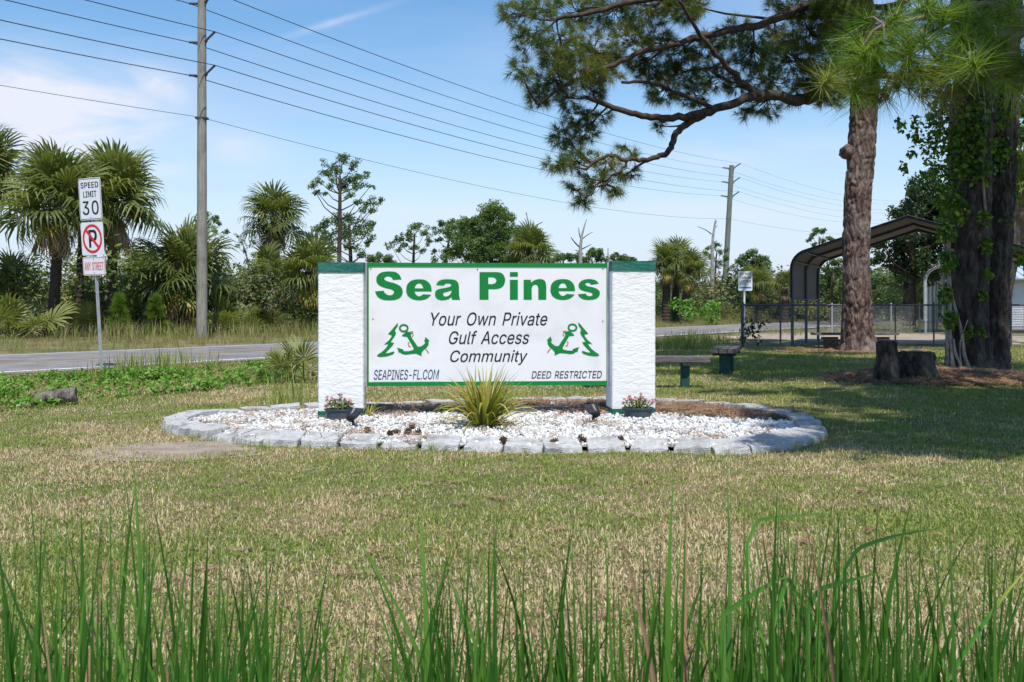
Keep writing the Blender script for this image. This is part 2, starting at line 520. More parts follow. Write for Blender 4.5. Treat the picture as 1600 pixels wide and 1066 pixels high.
M['frond'] = lm('palm_frond_green', [(0.075, 0.10, 0.028), (0.145, 0.175, 0.046), (0.27, 0.275, 0.085)], 0.30, 0.48, 0.35, 0.45)
M['frondyellow'] = lm('palm_frond_yellow', [(0.26, 0.24, 0.045), (0.42, 0.33, 0.07)], 0.3, 0.5, 0.4, 0.3)
M['frondbrown'] = lm('palm_frond_dead', [(0.19, 0.14, 0.095), (0.42, 0.33, 0.235)], 0.2, 0.8, 0.2, 0.5)
M['leafmid'] = lm('bush_leaves', [(0.045, 0.085, 0.020), (0.095, 0.15, 0.036), (0.16, 0.20, 0.055)], 0.25, 0.5, 0.35, 0.35)
M['leafolive'] = lm('olive_bush_leaves', [(0.095, 0.11, 0.035), (0.17, 0.18, 0.06), (0.28, 0.25, 0.10)], 0.22, 0.6, 0.3, 0.35)
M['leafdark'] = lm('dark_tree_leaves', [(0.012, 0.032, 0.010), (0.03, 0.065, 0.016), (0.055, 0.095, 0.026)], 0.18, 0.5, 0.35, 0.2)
M['leafbright'] = lm('bright_creeper_leaves', [(0.07, 0.19, 0.018), (0.13, 0.29, 0.03), (0.22, 0.36, 0.07)], 0.3, 0.5, 0.35, 0.2)
M['vineleaf'] = lm('vine_leaves', [(0.03, 0.085, 0.012), (0.085, 0.18, 0.020), (0.23, 0.32, 0.04)], 0.40, 0.45, 0.4, 0.1)
M['greyleaf'] = lm('pale_grey_leaves', [(0.22, 0.23, 0.17), (0.36, 0.36, 0.28)], 0.2, 0.7, 0.2, 0.3)
M['grassgreen'] = lm('lawn_grass_green', [(0.12, 0.185, 0.040), (0.22, 0.275, 0.066), (0.36, 0.36, 0.12)], 0.25, 0.6, 0.25, 0.55)
M['grassstraw'] = lm('lawn_grass_straw', [(0.34, 0.26, 0.15), (0.53, 0.425, 0.255), (0.70, 0.595, 0.41)], 0.15, 0.75, 0.2, 0.55)
M['tallgrass'] = lm('verge_grass', [(0.12, 0.15, 0.045), (0.24, 0.22, 0.085), (0.40, 0.31, 0.16)], 0.2, 0.7, 0.2, 0.6)
M['cattail'] = lm('cattail_leaf', [(0.022, 0.080, 0.010), (0.050, 0.15, 0.017), (0.125, 0.26, 0.036)], 0.26, 0.5, 0.28, 0.7)
M['cattailtip'] = lm('yellowing_cattail_leaf', [(0.06, 0.19, 0.02), (0.30, 0.34, 0.06), (0.52, 0.36, 0.16)], 0.3, 0.5, 0.3, 0.0)
M['strap'] = lm('strap_leaf', [(0.07, 0.10, 0.024), (0.19, 0.21, 0.04), (0.44, 0.40, 0.09), (0.60, 0.49, 0.20)], 0.32, 0.45, 0.4, 0.5)
M['flowerpink'] = lm('pink_petals', [(0.60, 0.20, 0.30), (0.72, 0.38, 0.46), (0.72, 0.55, 0.58)], 0.25, 0.6)
M['flowerdry'] = lm('mauve_dry_petals', [(0.30, 0.16, 0.18), (0.50, 0.32, 0.33), (0.62, 0.52, 0.50)], 0.2, 0.7)
M['potleaf'] = lm('pot_plant_leaves', [(0.05, 0.10, 0.02), (0.14, 0.18, 0.04), (0.26, 0.24, 0.07)], 0.25, 0.5)


# ------------------------------------------------------------------ scattering (for stuff nobody could count)
def source_collection(meshes, stem):
    c = bpy.data.collections.new(stem + '_sources')      # never linked to the scene
    for i, me in enumerate(meshes):
        o = bpy.data.objects.new('%s_source_%02d' % (stem, i), me)
        c.objects.link(o)
    return c


def scatter(name, label, pts, rots, scls, idx, meshes, parent=None, cat=None):
    pts = np.asarray(pts, dtype=np.float32)
    me = bpy.data.meshes.new(name)
    me.vertices.add(len(pts))
    off = origin(parent) if parent else Vector((0, 0, 0))
    me.vertices.foreach_set('co', (pts - np.array(off, dtype=np.float32)).astype(np.float32).ravel())
    a = me.attributes.new('rot', 'FLOAT_VECTOR', 'POINT'); a.data.foreach_set('vector', np.asarray(rots, dtype=np.float32).ravel())
    a = me.attributes.new('scl', 'FLOAT_VECTOR', 'POINT')
    s = np.asarray(scls, dtype=np.float32)
    if s.ndim == 1: s = np.repeat(s[:, None], 3, axis=1)
    a.data.foreach_set('vector', s.ravel())
    a = me.attributes.new('idx', 'INT', 'POINT'); a.data.foreach_set('value', np.asarray(idx, dtype=np.int32))
    me.update()
    o = link(name, me, parent)
    tag(o, label, cat, kind='stuff')
    ng = bpy.data.node_groups.new(name + '_scatter', 'GeometryNodeTree')
    ng.interface.new_socket('Geometry', in_out='INPUT', socket_type='NodeSocketGeometry')
    ng.interface.new_socket('Geometry', in_out='OUTPUT', socket_type='NodeSocketGeometry')
    n, l = ng.nodes, ng.links
    gi, go = n.new('NodeGroupInput'), n.new('NodeGroupOutput')
    iop = n.new('GeometryNodeInstanceOnPoints')
    ci = n.new('GeometryNodeCollectionInfo')
    ci.inputs['Collection'].default_value = source_collection(meshes, name)
    ci.inputs['Separate Children'].default_value = True
    ci.inputs['Reset Children'].default_value = True
    iop.inputs['Pick Instance'].default_value = True

    def na(nm, t):
        x = n.new('GeometryNodeInputNamedAttribute'); x.data_type = t
        x.inputs['Name'].default_value = nm
        return x.outputs['Attribute']
    e2r = n.new('FunctionNodeEulerToRotation')
    l.new(na('rot', 'FLOAT_VECTOR'), e2r.inputs[0])
    l.new(gi.outputs[0], iop.inputs['Points'])
    l.new(ci.outputs[0], iop.inputs['Instance'])
    l.new(na('idx', 'INT'), iop.inputs['Instance Index'])
    l.new(e2r.outputs[0], iop.inputs['Rotation'])
    l.new(na('scl', 'FLOAT_VECTOR'), iop.inputs['Scale'])
    l.new(iop.outputs[0], go.inputs[0])
    md = o.modifiers.new('scatter', 'NODES'); md.node_group = ng
    return o


def in_poly(x, y, poly):
    """Vectorised point in polygon."""
    x, y = np.asarray(x), np.asarray(y)
    inside = np.zeros(x.shape, dtype=bool)
    n = len(poly)
    for i in range(n):
        x1, y1 = poly[i][0], poly[i][1]; x2, y2 = poly[(i + 1) % n][0], poly[(i + 1) % n][1]
        c = ((y1 > y) != (y2 > y)) & (x < (x2 - x1) * (y - y1) / (y2 - y1 + 1e-12) + x1)
        inside ^= c
    return inside


def vnoise(x, y, s, seed=0.0):
    """Cheap smooth 2D value noise in numpy, 0..1."""
    x = np.asarray(x) / s + seed * 17.3; y = np.asarray(y) / s + seed * 9.1
    xi, yi = np.floor(x), np.floor(y)
    fx, fy = x - xi, y - yi
    fx, fy = fx * fx * (3 - 2 * fx), fy * fy * (3 - 2 * fy)

    def h(a, b):
        v = np.sin(a * 127.1 + b * 311.7) * 43758.5453
        return v - np.floor(v)
    return (h(xi, yi) * (1 - fx) * (1 - fy) + h(xi + 1, yi) * fx * (1 - fy) +
            h(xi, yi + 1) * (1 - fx) * fy + h(xi + 1, yi + 1) * fx * fy)


def fnoise(x, y, s, seed=0.0):
    return (vnoise(x, y, s, seed) + 0.5 * vnoise(x, y, s / 2.1, seed + 1) + 0.25 * vnoise(x, y, s / 4.3, seed + 2)) / 1.75


def catmull(pts, per=8, closed=True):
    n = len(pts); out = []
    rng_ = range(n) if closed else range(n - 1)
    for i in rng_:
        if closed:
            p0, p1, p2, p3 = pts[i - 1], pts[i], pts[(i + 1) % n], pts[(i + 2) % n]
        else:
            p0, p1, p2, p3 = pts[max(i - 1, 0)], pts[i], pts[i + 1], pts[min(i + 2, n - 1)]
        for k in range(per):
            t = k / per
            out.append(0.5 * ((2 * p1) + (p2 - p0) * t + (2 * p0 - 5 * p1 + 4 * p2 - p3) * t * t + (3 * p1 - p0 - 3 * p2 + p3) * t ** 3))
    if not closed: out.append(pts[-1])
    return out


# ------------------------------------------------------------------ the setting: ground, road, sheets
def ground_material():
    m = bpy.data.materials.new('lawn_soil')
    m.use_nodes = True
    n, l = m.node_tree.nodes, m.node_tree.links
    b = n['Principled BSDF']; b.inputs['Roughness'].default_value = 0.95
    b.inputs['Specular IOR Level'].default_value = 0.1
    t = n.new('ShaderNodeTexCoord')

    def nz_(s, d=6, r=0.6):
        x = n.new('ShaderNodeTexNoise'); x.inputs['Scale'].default_value = s
        x.inputs['Detail'].default_value = d; x.inputs['Roughness'].default_value = r
        l.new(t.outputs['Object'], x.inputs['Vector']); return x.outputs['Fac']

    def ramp(f, cs):
        r = n.new('ShaderNodeValToRGB')
        while len(r.color_ramp.elements) < len(cs): r.color_ramp.elements.new(0.5)
        for i, (p, c) in enumerate(cs):
            r.color_ramp.elements[i].position = p; r.color_ramp.elements[i].color = (*c, 1)
        l.new(f, r.inputs[0]); return r.outputs[0]
    fine = ramp(nz_(26, 8, 0.7), [(0.33, (0.10, 0.07, 0.042)), (0.5, (0.24, 0.18, 0.105)), (0.66, (0.42, 0.34, 0.21))])
    green = ramp(nz_(30, 8, 0.7), [(0.33, (0.055, 0.075, 0.025)), (0.5, (0.12, 0.14, 0.05)), (0.66, (0.20, 0.205, 0.085))])
    patch = ramp(nz_(0.55, 6, 0.65), [(0.42, (0, 0, 0)), (0.60, (1, 1, 1))])
    mm = n.new('ShaderNodeMix'); mm.data_type = 'RGBA'
    l.new(patch, mm.inputs['Factor']); l.new(fine, mm.inputs['A']); l.new(green, mm.inputs['B'])
    l.new(mm.outputs['Result'], b.inputs['Base Color'])
    bp = n.new('ShaderNodeBump'); bp.inputs['Strength'].default_value = 0.8; bp.inputs['Distance'].default_value = 0.03
    l.new(nz_(45, 6, 0.7), bp.inputs['Height']); l.new(bp.outputs[0], b.inputs['Normal'])
    return m


M['ground'] = ground_material()
ys = np.concatenate([[-60, -25, -10, -4, -2, -1], np.arange(0, 4, 0.2), np.arange(4, 26, 0.5), np.arange(26, 80, 6), [90, 130, 200, 320, 520, 900, 1500]])
xs = np.concatenate([[-1500, -800, -400, -200, -100, -60, -40], np.arange(-30, -12, 3), np.arange(-12, 14, 0.5), np.arange(14, 32, 3), [40, 60, 100, 200, 400, 800, 1500]])
X, Y = np.meshgrid(xs, ys)
Z = gzn(X, Y)
nx, ny = len(xs), len(ys)
ii = (np.arange(ny - 1)[:, None] * nx + np.arange(nx - 1)[None, :]).ravel()
me = npmesh('ground', np.stack([X.ravel(), Y.ravel(), Z.ravel()], 1), np.stack([ii, ii + 1, ii + 1 + nx, ii + nx], 1), M['ground'], smooth=True)
ground = tag(link('ground', me), kind='structure')

# the road: straight two-lane asphalt, running away to the right behind the sign
RD = Vector((0.577, 0.817, 0)).normalized()        # direction
RN = Vector((-RD.y, RD.x, 0))                      # away from the camera
RP = Vector((-8.64, 17.25, 0))                     # a point of the near edge
RW = 6.0


def road_pt(t, d, z=0.0):
    p = RP + RD * t + RN * d
    return Vector((p.x, p.y, z))


def road_strip(name, d0, d1, z, mat, parent=None, t0=-60, t1=170, wob=0.0, step=2.0):
    k = int((t1 - t0) / step)
    V, Fc = [], []
    for i in range(k + 1):
        t = t0 + (t1 - t0) * i / k
        w0 = wob * (noise.noise(Vector((t * 0.35, d0, 1))) ); w1 = wob * (noise.noise(Vector((t * 0.35, d1, 7))))
        V += [road_pt(t, d0 + w0, z), road_pt(t, d1 + w1, z)]
    Fc = [(2 * i, 2 * i + 2, 2 * i + 3, 2 * i + 1) for i in range(k)]
    mb = MB(); mb.add(V, Fc)
    o = mb.build(name, mat, parent, recalc=False)
    o.data.flip_normals()
    for p in o.data.polygons:
        if p.normal.z < 0:
            o.data.flip_normals(); break
    return o


road = tag(road_strip('road', -0.25, RW + 0.25, 0.030, M['asphalt'], wob=0.22), kind='structure')
road_strip('edge_line', 0.12, 0.34, 0.034, M['roadwhite'], road)
road_strip('edge_line', RW - 0.28, RW - 0.14, 0.034, M['roadwhite'], road)
road_strip('centre_line', RW / 2 - 0.20, RW / 2 - 0.10, 0.034, M['roadyellow'], road)
road_strip('centre_line', RW / 2 + 0.10, RW / 2 + 0.20, 0.034, M['roadyellow'], road)


def blob_sheet(name, c, rx, ry, mat, z=0.006, n=48, wob=0.28, dome=0.0, kind='structure', seed=0, rot=0.0):
    V, Fc = [], []
    rings = 7
    V.append((c[0], c[1], gz(c[0], c[1]) + z + dome))
    for r in range(1, rings + 1):
        for j in range(n):
            a = 2 * math.pi * j / n
            w = 1 + wob * noise.noise(Vector((math.cos(a) * 1.7 + seed, math.sin(a) * 1.7, seed * 3.1)))  \
                + 0.4 * wob * noise.noise(Vector((math.cos(a) * 6 + seed, math.sin(a) * 6, 2.0)))
            f = r / rings
            ex, ey = rx * math.cos(a) * f * w, ry * math.sin(a) * f * w
            x = c[0] + ex * math.cos(rot) - ey * math.sin(rot); y = c[1] + ex * math.sin(rot) + ey * math.cos(rot)
            V.append((x, y, gz(x, y) + z + dome * (1 - f * f) - (0.03 * f ** 6 if dome else 0)))
    Fc = [(0, 1 + j, 1 + (j + 1) % n) for j in range(n)]
    for r in range(rings - 1):
        b = 1 + r * n
        Fc += [(b + j, b + n + j, b + n + (j + 1) % n, b + (j + 1) % n) for j in range(n)]
    mb = MB(); mb.add(V, Fc)
    o = mb.build(name, mat, None, smooth=True)
    return tag(o, kind=kind)


blob_sheet('bare_soil', (-2.72, 8.35), 0.70, 0.62, M['soil'], seed=3)
blob_sheet('sandy_yard', (13.6, 36.0), 5.6, 6.0, M['sand'], seed=5, z=0.008)
STRAW_C = [((6.75, 15.7), 2.0, 1.35), ((8.4, 25.3), 1.9, 0.9)]
blob_sheet('pine_straw_ground', STRAW_C[0][0], 1.45, 0.9, M['strawbase'], seed=8, z=0.012)
blob_sheet('pine_straw_ground', STRAW_C[1][0], 1.3, 0.5, M['strawbase'], seed=9, z=0.012)

# ------------------------------------------------------------------ the flower bed
front_px = [(262, 677), (310, 686), (350, 692), (400, 697), (480, 700), (560, 702), (640, 704), (740, 706), (840, 710),
            (920, 708), (1010, 707), (1100, 711), (1160, 711), (1230, 704), (1275, 694), (1293, 681)]
back_px = [(1272, 655), (1240, 645), (1200, 637), (1150, 632), (1100, 628), (1040, 625), (950, 622), (870, 622),
           (780, 624), (700, 627), (600, 630), (480, 634), (400, 637), (330, 641), (280, 647), (252, 655)]
outline = [G(*p) for p in front_px]
for px, py in back_px:
    y = F * (H - 0.075) / (py - HY)
    outline.append(Vector(((px - 800) / F * y, y, 0)))
bed_curve = catmull(outline, 10)
BED = [(p.x, p.y) for p in bed_curve]
bed_c = Vector((sum(p[0] for p in BED) / len(BED), sum(p[1] for p in BED) / len(BED), 0))

# soil under the gravel
mb = MB()
inner = []
for i, p in enumerate(bed_curve):
    a, b = bed_curve[i - 1], bed_curve[(i + 1) % len(bed_curve)]
    t = (b - a).normalized(); nrm = Vector((-t.y, t.x, 0))
    inner.append(p + nrm * 0.12)
mb.add([Vector((p.x, p.y, 0.035)) for p in inner], [tuple(range(len(inner)))])
tag(mb.build('bed_soil', M['bedsoil'], recalc=False), kind='structure')

edging = thing('flower_bed_edging', 'ring of grey concrete edging stones around the white gravel bed under the sign', 'edging', bed_c)
# walk along the outline and set the stones
L = [0.0]
for i in range(len(bed_curve)):
    L.append(L[-1] + (bed_curve[(i + 1) % len(bed_curve)] - bed_curve[i]).length)
total = L[-1]


def along(s):
    s %= total
    k = max(0, int(np.searchsorted(L, s)) - 1)
    a, b = bed_curve[k % len(bed_curve)], bed_curve[(k + 1) % len(bed_curve)]
    return a.lerp(b, (s - L[k]) / max(1e-6, L[k + 1] - L[k]))


nst = int(round(total / 0.345))
for i in range(nst):
    s0 = total * i / nst
    ln = total / nst
    a, b = along(s0 + 0.016 + random.uniform(-0.006, 0.014)), along(s0 + ln - 0.016 + random.uniform(-0.014, 0.006))
    t = (b - a); w = t.length; t.normalize()
    out = Vector((t.y, -t.x, 0))
    mid = (a + b) / 2
    frontness = max(0.0, min(1.0, (9.6 - mid.y) / 0.8))
    dep = 0.23 + 0.06 * frontness + random.uniform(-0.01, 0.015)
    yaw = random.uniform(-0.09, 0.09)
    R = Matrix.Rotation(yaw, 3, 'Z')
    t, out = R @ t, R @ out
    zt = 0.094 + random.uniform(-0.011, 0.011)
    tilt = 0.045 * frontness + random.uniform(-0.008, 0.008)
    tl = random.uniform(-0.012, 0.012)
    hw, iw = w / 2, w / 2 * (0.86 if frontness > 0.3 else 0.93)
    jit = lambda q=0.008: random.uniform(-q, q)
    nf = 5
    vs = []
    # rough outer face: two rows of jittered points; then the inner edge
    for row, (zo, push) in enumerate([(-0.05, 0.004), (0.0, 0.0), (1.0, -0.012)]):
        for j in range(nf):
            u = -hw + 2 * hw * j / (nf - 1)
            z = (zt - tilt + tl * (u / hw)) * zo if zo > 0 else zo
            edge = -0.02 if j in (0, nf - 1) else 0
            vs.append(mid + t * (u + jit(0.006)) + out * (push + edge + jit(0.014)) + Vector((0, 0, z + (jit(0.005) if row == 2 else 0))))
    vi = len(vs)
    for z in (zt + tl * -1, -0.03):
        for sgn in (-1, 1):
            zz = zt + tl * sgn * 0.8 if z > 0 else z
            vs.append(mid + t * (iw * sgn + jit(0.004)) - out * dep + Vector((0, 0, zz)))
    fs = []
    for r in range(2):
        for j in range(nf - 1):
            q = r * nf + j
            fs.append((q, q + 1, q + 1 + nf, q + nf))
    top = [2 * nf + j for j in range(nf)]
    fs.append(tuple(top + [vi + 1, vi]))
    fs.append((vi, vi + 1, vi + 3, vi + 2))
    fs.append((0, nf, 2 * nf, vi, vi + 2))
    fs.append((nf - 1, vi + 3, vi + 1, 3 * nf - 1, 2 * nf - 1))
    m_ = MB(); m_.add(vs, fs)
    o = m_.build('edging_stone', M['concrete'], edging)
    bv = o.modifiers.new('soften', 'BEVEL'); bv.width = 0.006; bv.segments = 1; bv.limit_method = 'ANGLE'


# ------------------------------------------------------------------ the sign between its pillars
A = Vector(((532.5 - 800) / F * 10.38, 10.38, 0))
B = Vector(((990.5 - 800) / F * 10.60, 10.60, 0))
E = (B - A).normalized()
BK = Vector((-E.y, E.x, 0))                       # from front to back
PW, PD, PH = 0.458, 0.40, 1.632
UP = Vector((0, 0, 1))


def pillar(c, label, seed, ztop, side_band):
    t = thing('sign_pillar', label, 'pillar', c + BK * PD / 2, 'white stucco pillars holding the sign')
    ctr = c + BK * PD / 2

    def shell(name, z0, z1, grow, mat, rows, amp, rough_edge=0.0, ns=150):
        hw, hd, r = PW / 2 + grow, PD / 2 + grow, 0.022
        ring = []
        per = 2 * (2 * hw + 2 * hd)
        segs = [(-hw, -hd, 1, 0, 2 * hw), (hw, -hd, 0, 1, 2 * hd), (hw, hd, -1, 0, 2 * hw), (-hw, hd, 0, -1, 2 * hd)]
        for x0, y0, dx_, dy_, ln in segs:
            k = max(4, int(ns * ln / per))
            for j in range(k):
                ring.append((x0 + dx_ * ln * j / k, y0 + dy_ * ln * j / k))
        # round the corners
        rr = []
        for x, y in ring:
            ax, ay = max(0, abs(x) - (hw - r)), max(0, abs(y) - (hd - r))
            if ax > 0 and ay > 0:
                d = math.hypot(ax, ay)
                x = math.copysign(hw - r + ax / d * r, x); y = math.copysign(hd - r + ay / d * r, y)
            rr.append((x, y))
        n = len(rr)
        vs = []
        for i in range(rows + 1):
            z = z0 + (z1 - z0) * i / rows
            for x, y in rr:
                d = math.hypot(x, y) + 1e-6
                q = Vector((x * 7 + y * 7 + seed, y * 5 - x * 2, z * 21))
                h = noise.noise(q) + 0.6 * noise.noise(q * 2.3) + 0.35 * noise.noise(q * 5.1)
                # trowel marks: thin horizontal ridges
                h += 0.9 * max(0.0, noise.noise(Vector((x * 11 + seed * 2, y * 11, z * 46 + 0.8 * x)))) ** 1.5
                k = 1 + amp * h / d
                zz = z
                if i == 0: zz += rough_edge * noise.noise(Vector((x * 14 + seed, y * 14, 3)))
                p = ctr + E * (x * k) + BK * (y * k) + Vector((0, 0, zz))
                vs.append(p)
        fs = [(i * n + j, i * n + (j + 1) % n, (i + 1) * n + (j + 1) % n, (i + 1) * n + j) for i in range(rows) for j in range(n)]
        m_ = MB(); m_.add(vs, fs)
        m_.add([vs[rows * n + j] for j in range(n)], [tuple(range(n))])
        return m_.build(name, mat, t, smooth=True, sharp=50)
    shell('shaft', -0.05, ztop - 0.05, 0.0, M['stucco'], 150, 0.0021)
    shell('cap', ztop - 0.105, ztop, 0.007, M['teal'], 12, 0.004, 0.006)
    shell('base_band', -0.05, 0.115, 0.005, M['basegreen'], 8, 0.002, 0)
    return t


pillar(A, 'white stucco pillar with teal cap at the left end of the sign', 3.0, 1.622, 0)
pillar(B, 'white stucco pillar with teal cap at the right end of the sign', 9.0, 1.645, 0)

PP = A + BK * 0.17                                # plane of the panel's face


def sign_pt(px, py, proud=0.0):
    """Where the sight line through a photo pixel meets the panel's face, as (u, z)."""
    d = Vector(((px - 800) / F, 1, -(py - HY) / F))
    o = Vector((0, 0, H))
    k = (PP - o).dot(BK) / d.dot(BK)
    q = o + d * k - PP
    return q.dot(E), (o + d * k).z


mid_u = (B - A).length / 2
S0 = PP + E * mid_u                                # below the panel's middle
uL, uR = PW / 2 + 0.015, (B - A).length - PW / 2 - 0.015
zB, zT = sign_pt(761, 602.5)[1], sign_pt(761, 411)[1]
sign = thing('community_sign', 'white sign panel with green border reading Sea Pines between two stucco pillars', 'sign', (S0.x, S0.y, 0))


def on_panel(poly, proud, thick, mat, name, parent):
    mb_ = MB(); mb_.prism(poly, PP - BK * proud, E, UP, -BK * thick)
    return mb_.build(name, mat, parent)


on_panel([(uL, zB), (uR, zB), (uR, zT), (uL, zT)], -0.020, 0.020, M['panel'], 'panel', sign)
bw, bt = 0.026, 0.042
on_panel([(uL, zT - bt), (uR, zT - bt), (uR, zT), (uL, zT)], 0.001, 0.006, M['signgreen'], 'frame_strip', sign)
on_panel([(uL, zB), (uR, zB), (uR, zB + bt), (uL, zB + bt)], 0.001, 0.006, M['signgreen'], 'frame_strip', sign)
on_panel([(uL, zB + bt), (uL + bw, zB + bt), (uL + bw, zT - bt), (uL, zT - bt)], 0.001, 0.006, M['signgreen'], 'frame_strip', sign)
on_panel([(uR - 0.014, zB + bt), (uR, zB + bt), (uR, zT - bt), (uR - 0.014, zT - bt)], 0.001, 0.006, M['signgreen'], 'frame_strip', sign)
for u in (uL - 0.006, uR + 0.006):
    mb = MB()
    c = PP + E * u + BK * 0.025
    R = Matrix((E, BK, UP)).transposed()
    mb.box(c + UP * ((zB + zT) / 2), (0.030, 0.085, zT - zB + 0.012), R, 0.004)
    mb.build('mounting_channel', M['galv'], sign)
for px, py in [(579.5, 420), (746, 421), (942, 420), (583, 498.5), (942, 502), (944.5, 596)]:
    u, z = sign_pt(px, py)
    mb = MB()
    c = PP + E * u + UP * z
    mb.tube([c - BK * 0.001, c - BK * 0.005], [0.007, 0.006], 8)
    mb.build('screw', M['rust'], sign)

